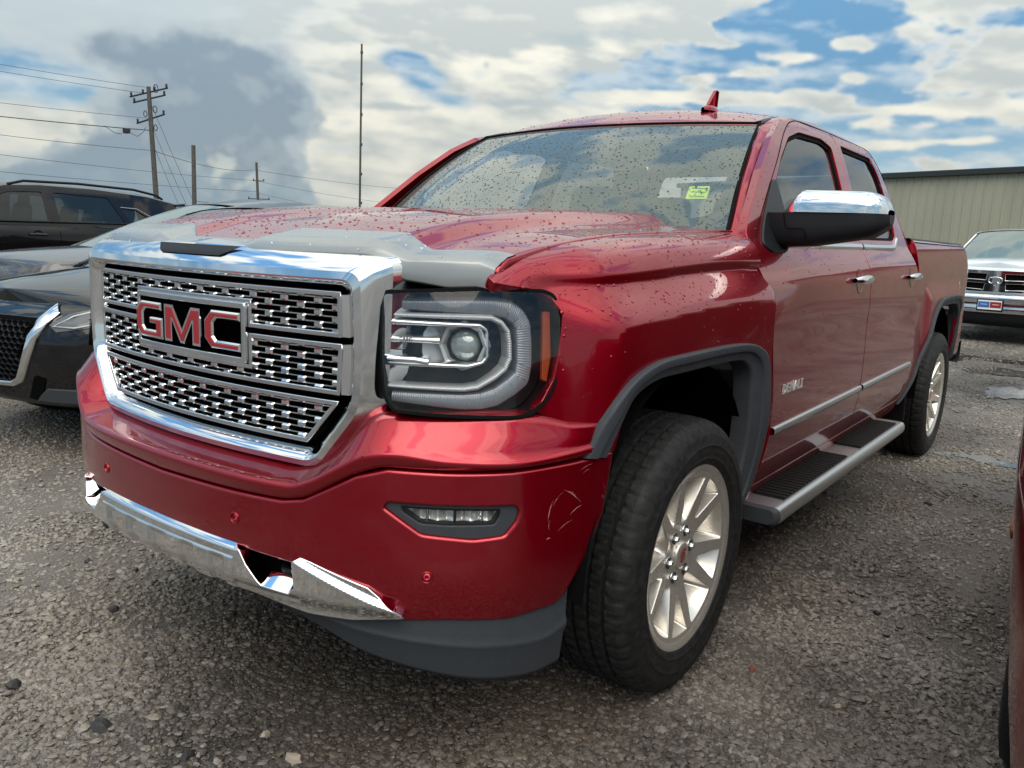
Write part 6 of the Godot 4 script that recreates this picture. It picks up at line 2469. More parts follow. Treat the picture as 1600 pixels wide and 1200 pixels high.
# ---- black sedan with a honeycomb grille, next to the pickup; its origin lies under the nose
func black_sedan() -> void:
	var car := thing("sedan", "glossy black sedan with chrome V grille, half hidden by the pickup's grille", "car", Vector3(-2.97, 0, 0.33), deg_to_rad(10.0))
	var pl := Plan.new([[0, 0.0], [0.35, -0.03], [0.60, -0.11], [0.76, -0.24], [0.86, -0.46], [0.915, -0.9], [0.925, -1.8], [0.92, -3.2], [0.88, -4.3], [0.74, -4.75], [0.4, -4.86], [0, -4.88]])
	var sh := [[0.0, 0.835], [0.4, 0.842], [0.75, 0.862], [1.1, 0.895], [1.6, 0.945], [2.3, 0.985], [3.2, 0.99], [4.4, 0.99], [5.2, 1.01], [6.2, 1.0]]
	# nose: a face that stands nearly upright, the hood edge set back
	var prof := [[0.0, -0.10], [0.06, -0.045], [0.20, -0.03], [0.45, 0.0], [0.68, 0.0], [0.84, -0.03], [0.93, -0.08], [1.0, -0.15]]
	var bl: Material = M.black_paint
	var mb := car_shell(pl, 0.30, sh, prof, [-0.95, -3.77], 0.335)
	both(car, "body_side", mb, bl)
	part(car, "hood", car_lid(pl, sh, prof, 0.0, pl.s_of_z(-1.35), 0.055), bl)
	part(car, "boot_lid", car_lid(pl, sh, prof, pl.s_of_z(-4.0), pl.s[-1] - 0.02, 0.03), bl)
	wheels_and_floor(car, 0.80, [-0.95, -3.77], 0.335, 0.16)
	car_upper(car, bl, {"hw": 0.86, "yb": 0.97, "lean": 0.42, "rear": -4.2, "outline": [[-4.25, 0.98], [-3.55, 1.34], [-3.0, 1.415], [-2.4, 1.42], [-2.0, 1.37], [-1.15, 0.97]], "windows": [[[-1.55, 1.02], [-2.45, 1.02], [-2.45, 1.36], [-2.1, 1.33]], [[-2.55, 1.02], [-3.4, 1.03], [-3.35, 1.30], [-2.55, 1.36]]],
		"roof": [[-1.98, 1.36], [-2.4, 1.42], [-3.0, 1.415], [-3.55, 1.34]], "front": [[-1.15, 0.965, 0.80, 0.28], [-1.98, 1.36, 0.66, 0.10]], "back": [[-4.2, 1.0, 0.74, -0.1], [-3.55, 1.33, 0.62, -0.05]]})
	var at := func(s: float, y: float, d: float) -> Vector3:
		var top := crv(sh, s)
		return pl.at(s, y, lin(prof, (y - 0.30) / (top - 0.30)) + d)
	# grille: black well, honeycomb of thin walls
	var gp := V2([[-0.385, 0.775], [0.385, 0.775], [0.30, 0.50], [0.23, 0.435], [-0.23, 0.435], [-0.30, 0.50]])
	var both_at := func(s: float, y: float, d: float) -> Vector3:
		var q: Vector3 = at.call(absf(s), y, d)
		if s < 0: q.x = -q.x
		return q
	mb = MB.new()
	mb.panel(func(s: float, y: float) -> Vector3: return both_at.call(s, y, 0.004), gp, [], 0.06, 0.04, 0.0, 0.0)
	var gr := part(car, "grille", mb, M.void_black)
	var cell := 0.043
	mb = MB.new()
	for j in range(0, 12):
		for i in range(-8, 9):
			var c := Vector2(i * cell + (cell * 0.5 if j % 2 else 0.0), 0.45 + j * cell * 0.68)
			if not Geometry2D.is_point_in_polygon(c, scaled(gp, -0.01)): continue
			var ring := []
			for k in 6:
				var a := TAU * k / 6.0 + PI / 6.0
				var v := c + Vector2(cos(a) * cell * 0.57, sin(a) * cell * 0.45)
				var w := c + Vector2(cos(a) * cell * 0.46, sin(a) * cell * 0.35)
				ring.append([both_at.call(v.x, v.y, 0.016), both_at.call(w.x, w.y, 0.013), both_at.call(w.x, w.y, 0.004)])
			mb.grid(ring, true, false)
	var hc := part(gr, "honeycomb", mb, M.lamp_dark)
	hc.set_meta("kind", "stuff")
	# chrome V round the grille
	mb = MB.new()
	var vp := [[0.470, 0.830, 0.085], [0.430, 0.770, 0.080], [0.385, 0.68, 0.062], [0.345, 0.58, 0.050], [0.305, 0.50, 0.046], [0.265, 0.445, 0.042], [0.215, 0.418, 0.036], [0.10, 0.412, 0.032], [0.0, 0.412, 0.032]]
	var path := vp.duplicate()
	for i in range(vp.size() - 2, -1, -1): path.append([-vp[i][0], vp[i][1], vp[i][2]])
	var rows := []
	for i in path.size():
		var c := Vector2(path[i][0], path[i][1])
		var t := Vector2(path[mini(i + 1, path.size() - 1)][0], path[mini(i + 1, path.size() - 1)][1]) - Vector2(path[maxi(i - 1, 0)][0], path[maxi(i - 1, 0)][1])
		var nn := Vector2(-t.y, t.x).normalized()
		var r := []
		for e in [[-0.5, 0.0], [-0.45, 0.020], [0.0, 0.028], [0.45, 0.020], [0.5, 0.0]]:
			var q: Vector2 = c + nn * float(e[0]) * float(path[i][2])
			r.append(both_at.call(q.x, q.y, e[1]))
		rows.append(r)
	mb.grid(rows)
	part(car, "grille_trim", mb, M.chrome)
	# round badge: blue disc, silver ring
	mb = MB.new()
	mb.lathe(both_at.call(0.0, 0.655, 0.02), Vector3(0, 0.05, 1), [[0.062, -0.01], [0.062, 0.006], [0.056, 0.010], [0.050, 0.006], [0.050, 0.0]], 32)
	var bd := part(car, "badge_ring", mb, M.chrome)
	mb = MB.new()
	mb.lathe(both_at.call(0.0, 0.655, 0.02), Vector3(0, 0.05, 1), [[0.050, 0.001], [0.0, 0.003]], 32)
	part(bd, "badge_disc", mb, M.blue_badge)
	for sx in [1.0, -1.0]:
		# headlight: dark wedge with two bright hooks
		mb = MB.new()
		var hp := V2([[0.475, 0.745], [0.56, 0.80], [0.80, 0.855], [1.02, 0.885], [1.10, 0.87], [1.0, 0.80], [0.80, 0.755], [0.52, 0.712]])
		mb.panel(func(s: float, y: float) -> Vector3: return at.call(s, y, 0.005), hp, [], 0.05, 0.03, 0.02, 0.003)
		var lamp := part(car, "headlight", mb if sx > 0 else mb.mirrored(), M.lamp_grey)
		for pth in [[[0.80, 0.838], [0.60, 0.792], [0.505, 0.738], [0.62, 0.735], [0.78, 0.765]], [[0.90, 0.845], [0.76, 0.818], [0.69, 0.785], [0.76, 0.778], [0.88, 0.800]]]:
			var pts := []
			for q in pth: pts.append(at.call(q[0], q[1], 0.010))
			var h := MB.new()
			h.tube(pts, 0.006, 6)
			part(lamp, "running_light", h if sx > 0 else h.mirrored(), M.frost)
		# lower grey lip and the black side intake
		mb = MB.new()
		var lp := V2([[0.36, 0.335], [0.44, 0.40], [1.05, 0.405], [1.10, 0.325], [0.50, 0.315]])
		mb.panel(func(s: float, y: float) -> Vector3: return at.call(s, y, 0.014), lp, [], 0.06, 0.03, 0.02, 0.005)
		part(car, "bumper_lip", mb if sx > 0 else mb.mirrored(), M.grey_trim)
		mb = MB.new()
		mb.panel(func(s: float, y: float) -> Vector3: return at.call(s, y, 0.006), V2([[0.30, 0.345], [0.37, 0.47], [0.44, 0.46], [0.38, 0.33]]), [], 0.06, 0.03, 0.0, 0.0)
		part(car, "intake", mb if sx > 0 else mb.mirrored(), M.void_black)

# ---- dark grey car behind it, hood and windshield in view
func grey_car() -> void:
	var car := thing("hatchback", "dark grey car whose hood and pale windshield show above the black sedan", "car", Vector3(-5.35, 0, -0.52), deg_to_rad(1.0))
	var pl := Plan.new([[0, 0.0], [0.4, -0.03], [0.66, -0.12], [0.82, -0.30], [0.90, -0.6], [0.93, -1.1], [0.935, -2.2], [0.93, -3.4], [0.89, -4.2], [0.72, -4.6], [0.4, -4.7], [0, -4.72]])
	var sh := [[0.0, 0.92], [0.45, 0.925], [0.8, 0.95], [1.2, 0.985], [1.7, 1.015], [2.4, 1.03], [3.4, 1.03], [5.0, 1.05], [6.2, 1.02]]
	var g: Material = M.grey_paint
	both(car, "body_side", car_shell(pl, 0.32, sh, CAR_PROF, [-0.95, -3.65], 0.34), g)
	part(car, "hood", car_lid(pl, sh, CAR_PROF, 0.0, pl.s_of_z(-1.35), 0.05), g)
	part(car, "tail", car_lid(pl, sh, CAR_PROF, pl.s_of_z(-3.9), pl.s[-1] - 0.02, 0.03), g)
	wheels_and_floor(car, 0.81, [-0.95, -3.65], 0.34, 0.16)
	car_upper(car, g, {"hw": 0.87, "yb": 1.02, "lean": 0.40, "rear": -4.2, "outline": [[-4.25, 1.03], [-3.7, 1.40], [-3.1, 1.50], [-2.5, 1.50], [-2.15, 1.44], [-1.10, 1.02]], "windows": [[[-1.6, 1.07], [-2.5, 1.07], [-2.5, 1.44], [-2.2, 1.40]], [[-2.6, 1.07], [-3.5, 1.08], [-3.4, 1.38], [-2.6, 1.44]]],
		"roof": [[-2.12, 1.43], [-2.5, 1.50], [-3.1, 1.50], [-3.7, 1.40]], "front": [[-1.10, 1.01, 0.82, 0.25], [-2.12, 1.43, 0.66, 0.10]], "back": [[-4.2, 1.05, 0.74, -0.1], [-3.7, 1.39, 0.64, -0.05]], "screen": M.pale_glass})
	for sx in [1.0, -1.0]:
		var mb := MB.new()
		mb.panel(func(s: float, y: float) -> Vector3: return pl.at(s, y, lin(CAR_PROF, (y - 0.32) / (crv(sh, s) - 0.32)) + 0.005), V2([[0.60, 0.74], [0.66, 0.84], [1.0, 0.90], [1.18, 0.90], [1.05, 0.80], [0.8, 0.745]]), [], 0.05, 0.03, 0.02, 0.003)
		part(car, "headlight", mb if sx > 0 else mb.mirrored(), M.lamp_grey)
	var mb := MB.new()
	mb.panel(func(s: float, y: float) -> Vector3:
		var q := pl.at(absf(s), y, lin(CAR_PROF, (y - 0.32) / (crv(sh, absf(s)) - 0.32)) + 0.006)
		return q if s >= 0 else Vector3(-q.x, q.y, q.z), V2([[-0.52, 0.80], [0.52, 0.80], [0.42, 0.50], [-0.42, 0.50]]), [], 0.06, 0.04, 0.0, 0.0)
	part(car, "grille", mb, M.void_black)

# ---- black sport utility further left, side on
func black_suv() -> void:
	var car := thing("sport_utility", "black sport utility with roof rails seen side on at the far left", "car", Vector3(-10.95, 0, -0.45), deg_to_rad(-2.0))
	var pl := Plan.new([[0, 0.0], [0.45, -0.03], [0.74, -0.12], [0.88, -0.32], [0.94, -0.7], [0.955, -1.3], [0.96, -2.4], [0.955, -3.6], [0.92, -4.4], [0.78, -4.74], [0.4, -4.82], [0, -4.83]])
	var sh := [[0.0, 1.02], [0.5, 1.03], [0.9, 1.06], [1.4, 1.10], [2.0, 1.165], [2.6, 1.195], [3.6, 1.215], [4.6, 1.24], [5.3, 1.27], [6.4, 1.25]]
	var b: Material = M.suv_paint
	var prof := [[0.0, -0.07], [0.08, -0.02], [0.25, 0.0], [0.42, -0.012], [0.60, -0.004], [0.74, 0.0], [0.86, -0.006], [0.95, -0.025], [1.0, -0.05]]
	var shell := both(car, "body_side", car_shell(pl, 0.36, sh, prof, [-0.98, -3.80], 0.37), b)
	part(car, "hood", car_lid(pl, sh, prof, 0.0, pl.s_of_z(-1.3), 0.05), b)
	wheels_and_floor(car, 0.82, [-0.98, -3.80], 0.37, 0.2)
	var out := [[-4.70, 1.24], [-4.72, 1.45], [-4.62, 1.60], [-4.2, 1.68], [-3.4, 1.735], [-2.7, 1.745], [-2.25, 1.715], [-1.9, 1.62], [-1.15, 1.19]]
	car_upper(car, b, {"hw": 0.915, "yb": 1.20, "lean": 0.30, "rear": -4.7, "pull": 0.10, "outline": out, "seats": [[0.38, -2.55], [-0.38, -2.55], [0.4, -3.5], [-0.4, -3.5]],
		"windows": [[[-1.50, 1.24], [-2.72, 1.252], [-2.70, 1.66], [-2.30, 1.645], [-1.95, 1.53]], [[-2.86, 1.255], [-3.78, 1.268], [-3.58, 1.635], [-2.84, 1.66]], [[-3.87, 1.27], [-4.30, 1.275], [-3.98, 1.47], [-3.74, 1.50]]],
		"roof": [[-2.0, 1.66], [-2.25, 1.715], [-2.7, 1.745], [-3.4, 1.735], [-4.2, 1.68], [-4.62, 1.60], [-4.78, 1.565]], "front": [[-1.15, 1.185, 0.86, 0.28], [-2.0, 1.66, 0.70, 0.12]], "back": [[-4.83, 1.22, 0.76, -0.08], [-4.66, 1.58, 0.68, -0.06]], "glass": M.suv_glass})
	# spoiler at the roof's rear edge
	var mb := MB.new()
	mb.box(Vector3(0, 1.585, -4.74), Vector3(1.30, 0.035, 0.24), 0.015, Basis(Vector3.RIGHT, 0.16))
	part(car, "spoiler", mb, b)
	# bright crease trim over the rear quarter window
	mb = MB.new()
	mb.tube([Vector3(0.815, 1.505, -3.74), Vector3(0.815, 1.495, -3.98), Vector3(0.828, 1.40, -4.16), Vector3(0.845, 1.295, -4.36)], 0.006, 6)
	both(car, "quarter_trim", mb, M.chrome_dull)
	for sx in [1.0, -1.0]:
		mb = MB.new()
		mb.tube([Vector3(0.70, 1.735, -2.3), Vector3(0.70, 1.79, -2.5), Vector3(0.70, 1.802, -3.2), Vector3(0.695, 1.775, -4.0), Vector3(0.69, 1.715, -4.35), Vector3(0.69, 1.66, -4.45)], 0.018, 8)
		part(car, "roof_rail", mb if sx > 0 else mb.mirrored(), M.black_plastic)
		mb = MB.new()
		mb.tube([Vector3(0.925, 1.248, -1.45), Vector3(0.918, 1.258, -2.75), Vector3(0.905, 1.272, -3.95)], 0.008, 6)
		part(car, "belt_moulding", mb if sx > 0 else mb.mirrored(), M.black_plastic)
		for z in [-2.55, -3.62]:
			mb = MB.new()
			mb.box(Vector3(0.975, 1.085, z), Vector3(0.035, 0.032, 0.23), 0.012)
			part(shell[0 if sx > 0 else 1], "door_handle", mb if sx > 0 else mb.mirrored(), M.gloss_black)
			mb = MB.new()
			mb.lathe(Vector3(0.952, 1.085, z), Vector3(1, 0, 0), [[0.06, 0.004], [0.045, -0.004], [0.0, -0.012]], 20)
			part(shell[0 if sx > 0 else 1], "handle_cup", mb if sx > 0 else mb.mirrored(), M.gloss_black)
		# door gaps as thin dark grooves
		for gp in [[[-2.80, 0.45], [-2.80, 1.20]], [[-1.42, 0.55], [-1.38, 1.18]], [[-3.62, 0.75], [-3.86, 1.22]]]:
			mb = MB.new()
			var pts := []
			for k in 9:
				var y := lerpf(gp[0][1], gp[1][1], k / 8.0)
				var z := lerpf(gp[0][0], gp[1][0], k / 8.0)
				var s := pl.s_of_z(z)
				pts.append(pl.at(s, y, lin(prof, (y - 0.36) / (crv(sh, s) - 0.36)) + 0.0005))
			mb.tube(pts, 0.004, 5, false)
			part(shell[0 if sx > 0 else 1], "door_gap", mb if sx > 0 else mb.mirrored(), M.void_black)
		mb = MB.new()
		seat_block(mb, Vector3(1.03, 1.24, -1.48), Vector3(0.11, 0.075, 0.06), 0.0)
		part(car, "side_mirror", mb if sx > 0 else mb.mirrored(), b)

# ---- red car whose front corner enters at the right edge
func red_neighbour() -> void:
	var car := thing("compact_car", "dark red car cut off by the right edge of the photo, nearest the camera", "car", Vector3(2.684, 0, 1.02), 0.0)
	var pl := Plan.new([[0, 0.0], [0.35, -0.02], [0.62, -0.08], [0.79, -0.19], [0.88, -0.36], [0.91, -0.62], [0.915, -1.2], [0.915, -2.0], [0.91, -3.0], [0.87, -3.9], [0.72, -4.3], [0.4, -4.4], [0, -4.42]])
	var sh := [[0.0, 0.98], [0.45, 1.02], [0.8, 1.07], [1.2, 1.12], [1.7, 1.14], [2.4, 1.14], [3.4, 1.12], [5.0, 1.09], [6.2, 1.06]]
	var prof := [[0.0, -0.10], [0.10, -0.066], [0.30, -0.040], [0.55, -0.016], [0.78, 0.0], [0.95, 0.0], [1.0, -0.03]]
	both(car, "body_side", car_shell(pl, 0.27, sh, prof, [-1.30, -3.5], 0.325), M.red_two)
	part(car, "hood", car_lid(pl, sh, prof, 0.0, pl.s_of_z(-1.3), 0.05), M.red_two)
	part(car, "boot_lid", car_lid(pl, sh, prof, pl.s_of_z(-3.7), pl.s[-1] - 0.02, 0.03), M.red_two)
	wheels_and_floor(car, 0.79, [-1.30, -3.5], 0.325, 0.15)
	car_upper(car, M.red_two, {"hw": 0.85, "yb": 1.06, "lean": 0.42, "rear": -3.9, "outline": [[-3.95, 1.07], [-3.3, 1.40], [-2.8, 1.46], [-2.3, 1.46], [-1.95, 1.42], [-1.10, 1.06]], "windows": [[[-1.5, 1.11], [-2.3, 1.11], [-2.3, 1.41], [-2.0, 1.38]], [[-2.4, 1.11], [-3.2, 1.12], [-3.1, 1.36], [-2.4, 1.41]]],
		"roof": [[-1.93, 1.41], [-2.3, 1.46], [-2.8, 1.46], [-3.3, 1.40]], "front": [[-1.10, 1.055, 0.79, 0.26], [-1.93, 1.41, 0.65, 0.10]], "back": [[-3.9, 1.09, 0.72, -0.1], [-3.3, 1.39, 0.62, -0.05]]})
	for sx in [1.0, -1.0]:
		var mb := MB.new()
		mb.panel(func(s: float, y: float) -> Vector3: return pl.at(s, y, lin(prof, (y - 0.27) / (crv(sh, s) - 0.27)) + 0.004), V2([[0.50, 0.72], [0.55, 0.82], [0.90, 0.86], [0.86, 0.76]]), [], 0.05, 0.03, 0.02, 0.003)
		part(car, "headlight", mb if sx > 0 else mb.mirrored(), M.lamp_grey)
		mb = MB.new()
		mb.panel(func(s: float, y: float) -> Vector3: return pl.at(s, y, lin(prof, (y - 0.27) / (crv(sh, s) - 0.27)) + 0.004), V2([[1.20, 0.80], [1.32, 0.81], [1.32, 0.83], [1.20, 0.82]]), [], 0.05, 0.03, 0.01, 0.002)
		part(car, "side_reflector", mb if sx > 0 else mb.mirrored(), M.amber)
		mb = MB.new()
		mb.panel(func(s: float, y: float) -> Vector3: return pl.at(s, y, -0.17), V2([[0.0, 0.18], [1.35, 0.18], [1.35, 0.285], [0.0, 0.285]]), [], 0.08, 0.05, 0.0, 0.0)
		part(car, "bumper_lip", mb if sx > 0 else mb.mirrored(), M.black_plastic)

# ---- white pickup parked behind, nose on; copies of it in other colours stand further right, out of frame but mirrored in the red doors
func white_pickup() -> Node3D:
	var car := thing("full_size_pickup", "white pickup with crosshair chrome grille parked before the beige building", "pickup truck", Vector3(0.30, 0, -12.1), deg_to_rad(-3.0))
	var pl := Plan.new([[0, 0.0], [0.5, -0.03], [0.78, -0.09], [0.93, -0.22], [0.985, -0.5], [0.995, -1.2], [0.995, -2.6], [0.99, -4.6], [0.985, -5.6], [0.93, -5.75], [0.5, -5.78], [0, -5.78]])
	var sh := [[0.0, 1.13], [0.6, 1.135], [0.95, 1.15], [1.3, 1.175], [2.0, 1.20], [3.0, 1.22], [4.4, 1.23], [6.5, 1.24], [7.4, 1.24]]
	var prof := [[0.0, -0.06], [0.08, -0.02], [0.28, -0.004], [0.55, 0.0], [0.8, -0.004], [0.90, -0.02], [0.96, -0.04], [1.0, -0.08]]
	var w: Material = M.white_paint
	both(car, "body_side", car_shell(pl, 0.47, sh, prof, [-0.95, -4.5], 0.40), w)
	part(car, "hood", car_lid(pl, sh, prof, 0.0, pl.s_of_z(-1.55), 0.075), w)
	wheels_and_floor(car, 0.84, [-0.95, -4.5], 0.40, 0.3)
	car_upper(car, w, {"hw": 0.93, "yb": 1.20, "lean": 0.30, "rear": -3.7, "outline": [[-3.72, 1.21], [-3.62, 1.60], [-3.45, 1.70], [-2.6, 1.73], [-2.2, 1.70], [-1.30, 1.20]], "windows": [[[-1.75, 1.25], [-2.6, 1.25], [-2.6, 1.64], [-2.3, 1.62]], [[-2.72, 1.25], [-3.5, 1.25], [-3.42, 1.62], [-2.72, 1.65]]],
		"roof": [[-2.15, 1.69], [-2.6, 1.73], [-3.45, 1.70], [-3.62, 1.60]], "front": [[-1.30, 1.195, 0.86, 0.22], [-2.15, 1.69, 0.70, 0.10]], "back": [[-3.74, 1.21, 0.85, 0.0], [-3.60, 1.62, 0.74, 0.0]], "screen": M.pale_glass})
	var at := func(x: float, y: float, d: float) -> Vector3:
		var q := pl.at(pl.s_of_x(absf(x)), y, d)
		return Vector3(q.x * signf(x), q.y, q.z)
	var mb := MB.new()
	var S := func(x: float, y: float) -> Vector3: return Vector3(x, y, -0.06 * pow(absf(x) / 0.62, 2.0))
	# chrome frame with four dark quarters
	var quads := []
	for sx in [1.0, -1.0]:
		quads.append(V2([[0.115 * sx, 1.045], [0.60 * sx, 1.055], [0.565 * sx, 0.955], [0.125 * sx, 0.945]]))
		quads.append(V2([[0.13 * sx, 0.905], [0.555 * sx, 0.915], [0.52 * sx, 0.815], [0.145 * sx, 0.80]]))
	mb.panel(func(x: float, y: float) -> Vector3: return S.call(x, y) + Vector3(0, 0, 0.045), rounded(V2([[-0.64, 1.09], [0.64, 1.09], [0.56, 0.775], [-0.56, 0.775]]), 0.02), quads, 0.05, 0.04, 0.04, 0.008)
	var gr := part(car, "grille", mb, M.chrome)
	mb = MB.new()
	mb.panel(func(x: float, y: float) -> Vector3: return S.call(x, y) + Vector3(0, 0, 0.02), V2([[-0.63, 1.08], [0.63, 1.08], [0.55, 0.785], [-0.55, 0.785]]), [], 0.08, 0.06, 0.0, 0.0)
	part(gr, "grille_mesh", mb, M.void_black)
	# horned-head badge kept to its outline: a shield with two curls
	mb = MB.new()
	mb.prism(V2([[-0.05, 0.06], [-0.03, 0.075], [0.03, 0.075], [0.05, 0.06], [0.035, 0.0], [0.018, -0.06], [-0.018, -0.06], [-0.035, 0.0]]), Transform3D(Basis(), Vector3(0, 0.925, 0.046)), 0.02, 0.005)
	for sx in [-1.0, 1.0]:
		var pts := []
		for k in 11:
			var a := lerpf(1.9, -2.6, k / 10.0)
			pts.append(Vector3(sx * (0.055 + 0.032 * cos(a)), 0.945 + 0.042 * sin(a), 0.060))
		mb.tube(pts, 0.009, 6)
	part(gr, "grille_badge", mb, M.grille_chrome)
	for sx in [1.0, -1.0]:
		mb = MB.new()
		mb.panel(func(s: float, y: float) -> Vector3: return pl.at(s, y, 0.006), rounded(V2([[0.655, 1.09], [0.99, 1.10], [1.05, 1.0], [1.0, 0.83], [0.60, 0.80], [0.63, 0.95]]), 0.02), [], 0.06, 0.05, 0.02, 0.004)
		part(car, "headlight", mb if sx > 0 else mb.mirrored(), M.lamp_grey)
	# bumper: white upper step, chrome band with openings, dark valance
	mb = MB.new()
	var rows := []
	for k in 41:
		var x := lerpf(-0.99, 0.99, k / 40.0)
		var b: Vector3 = at.call(x if absf(x) > 0.001 else 0.001, 0.0, 0.0)
		var r := []
		for q in [[0.745, -0.02], [0.735, 0.06], [0.70, 0.085], [0.655, 0.085], [0.64, 0.075], [0.56, 0.075], [0.535, 0.085], [0.475, 0.085], [0.455, 0.07], [0.44, 0.0]]: r.append(Vector3(b.x, q[0], b.z + q[1]))
		rows.append(r)
	mb.grid(rows, false, false, true)
	var bp := part(car, "bumper", mb, M.chrome)
	for sx in [1.0, -1.0]:
		mb = MB.new()
		mb.box(Vector3(0.60 * sx, 0.60, 0.035), Vector3(0.32, 0.085, 0.06), 0.01, Basis(Vector3.UP, 0.12 * sx))
		part(bp, "bumper_opening", mb, M.void_black)
	mb = MB.new()
	rows = []
	for k in 31:
		var x := lerpf(-0.95, 0.95, k / 30.0)
		var b: Vector3 = at.call(x if absf(x) > 0.001 else 0.001, 0.0, 0.0)
		rows.append([Vector3(b.x, 0.46, b.z + 0.05), Vector3(b.x, 0.36, b.z + 0.05), Vector3(b.x * 0.98, 0.28, b.z + 0.0), Vector3(b.x * 0.96, 0.26, b.z - 0.1)])
	mb.grid(rows, false, false, true)
	part(car, "valance", mb, M.black_plastic)
	# front plate: white with a blue left and a red right field
	var pp := Vector3(-0.02, 0.572, 0.102)
	mb = MB.new()
	mb.box(pp, Vector3(0.35, 0.175, 0.014), 0.004)
	var fr := part(car, "plate_frame", mb, M.black_plastic)
	mb = MB.new()
	mb.box(pp + Vector3(0, 0.008, 0.008), Vector3(0.315, 0.138, 0.004), 0.0)
	part(fr, "plate", mb, M.white_paper)
	mb = MB.new()
	mb.box(pp + Vector3(-0.078, 0.012, 0.0115), Vector3(0.148, 0.088, 0.002), 0.0)
	part(fr, "plate_blue_field", mb, M.blue_badge)
	mb = MB.new()
	mb.box(pp + Vector3(0.078, 0.012, 0.0115), Vector3(0.148, 0.088, 0.002), 0.0)
	part(fr, "plate_red_field", mb, M.red_badge)
	for k in 2:
		var ww := meshpart(fr, "plate_lettering", word_mesh("••••••" if false else "-----", 0.04, 0.002, M.white_paper))
		ww.position = pp + Vector3(-0.078 + 0.156 * k, 0.02, 0.013)
	for q in [[0.35, 0.02], [-0.35, 0.02]]:
		mb = MB.new()
		mb.box(Vector3(q[0], 1.235, -1.20), Vector3(0.42, 0.02, 0.03), 0.006, Basis(Vector3.UP, 0.12))
		part(car, "wiper", mb, M.black_plastic)
	for sx in [1.0, -1.0]:
		mb = MB.new()
		seat_block(mb, Vector3(1.10, 1.36, -1.65), Vector3(0.12, 0.11, 0.07), 0.0)
		part(car, "side_mirror", mb if sx > 0 else mb.mirrored(), M.black_plastic)
	return car

func make_cars() -> void:
	paint("black_paint", 0.006, 0.006, 0.007, 0.0)
	paint("grey_paint", 0.055, 0.055, 0.058, 0.5)
	paint("suv_paint", 0.007, 0.006, 0.007, 0.3, 0.8)
	paint("white_paint", 0.66, 0.70, 0.72, 0.0)
	paint("red_two", 0.26, 0.003, 0.010, 0.7)
	mat("gloss_black", 0.006, 0.006, 0.006, 0.08)
	mat("blue_badge", 0.05, 0.14, 0.42, 0.25)
	mat("lamp_grey", 0.10, 0.105, 0.11, 0.08)
	glass("pale_glass", 0.16, 0.21, 0.20, 0.8)
	glass("suv_glass", 0.010, 0.014, 0.014, 0.72)
	black_sedan()
	grey_car()
	black_suv()
	red_neighbour()
	white_pickup()

# ------------------------------------------------------------------ poles, wires, building, stones
func off(az: float, el: float, d: float) -> Vector3:    # a point seen from the camera's place: bearing, elevation, distance along the ground
	var a := deg_to_rad(az)
	return Vector3(CAM.x + sin(a) * d, CAM.y + tan(deg_to_rad(el)) * d, CAM.z - cos(a) * d)

func pole(called: String, label: String, base: Vector3, top: Vector3, r0: float, r1: float, m: Material, group := "") -> Node3D:
	var o := thing(called, label, "pole", base, 0.0, group)
	var mb := MB.new()
	var pts := []
	for k in 9: pts.append((top - base) * (k / 8.0))
	var rr := []
	for k in 9: rr.append(lerpf(r0, r1, k / 8.0))
	mb.tube(pts, rr, 12)
	part(o, "shaft", mb, m)
	return o

func wire(label: String, a: Vector3, b: Vector3, sag: float, r := 0.018) -> void:
	var mb := MB.new()
	var pts := []
	for k in 25:
		var t := k / 24.0
		pts.append(a.lerp(b, t) - Vector3(0, sag * 4.0 * t * (1.0 - t), 0) - a)
	mb.tube(pts, r, 5)
	var o := MeshInstance3D.new()
	o.name = numbered("overhead_wire")
	o.mesh = mb.mesh(M.wire)
	add_child(o)
	o.position = a
	o.set_meta("label", label)
	o.set_meta("category", "wire")
	o.set_meta("group", "overhead wires on the left")

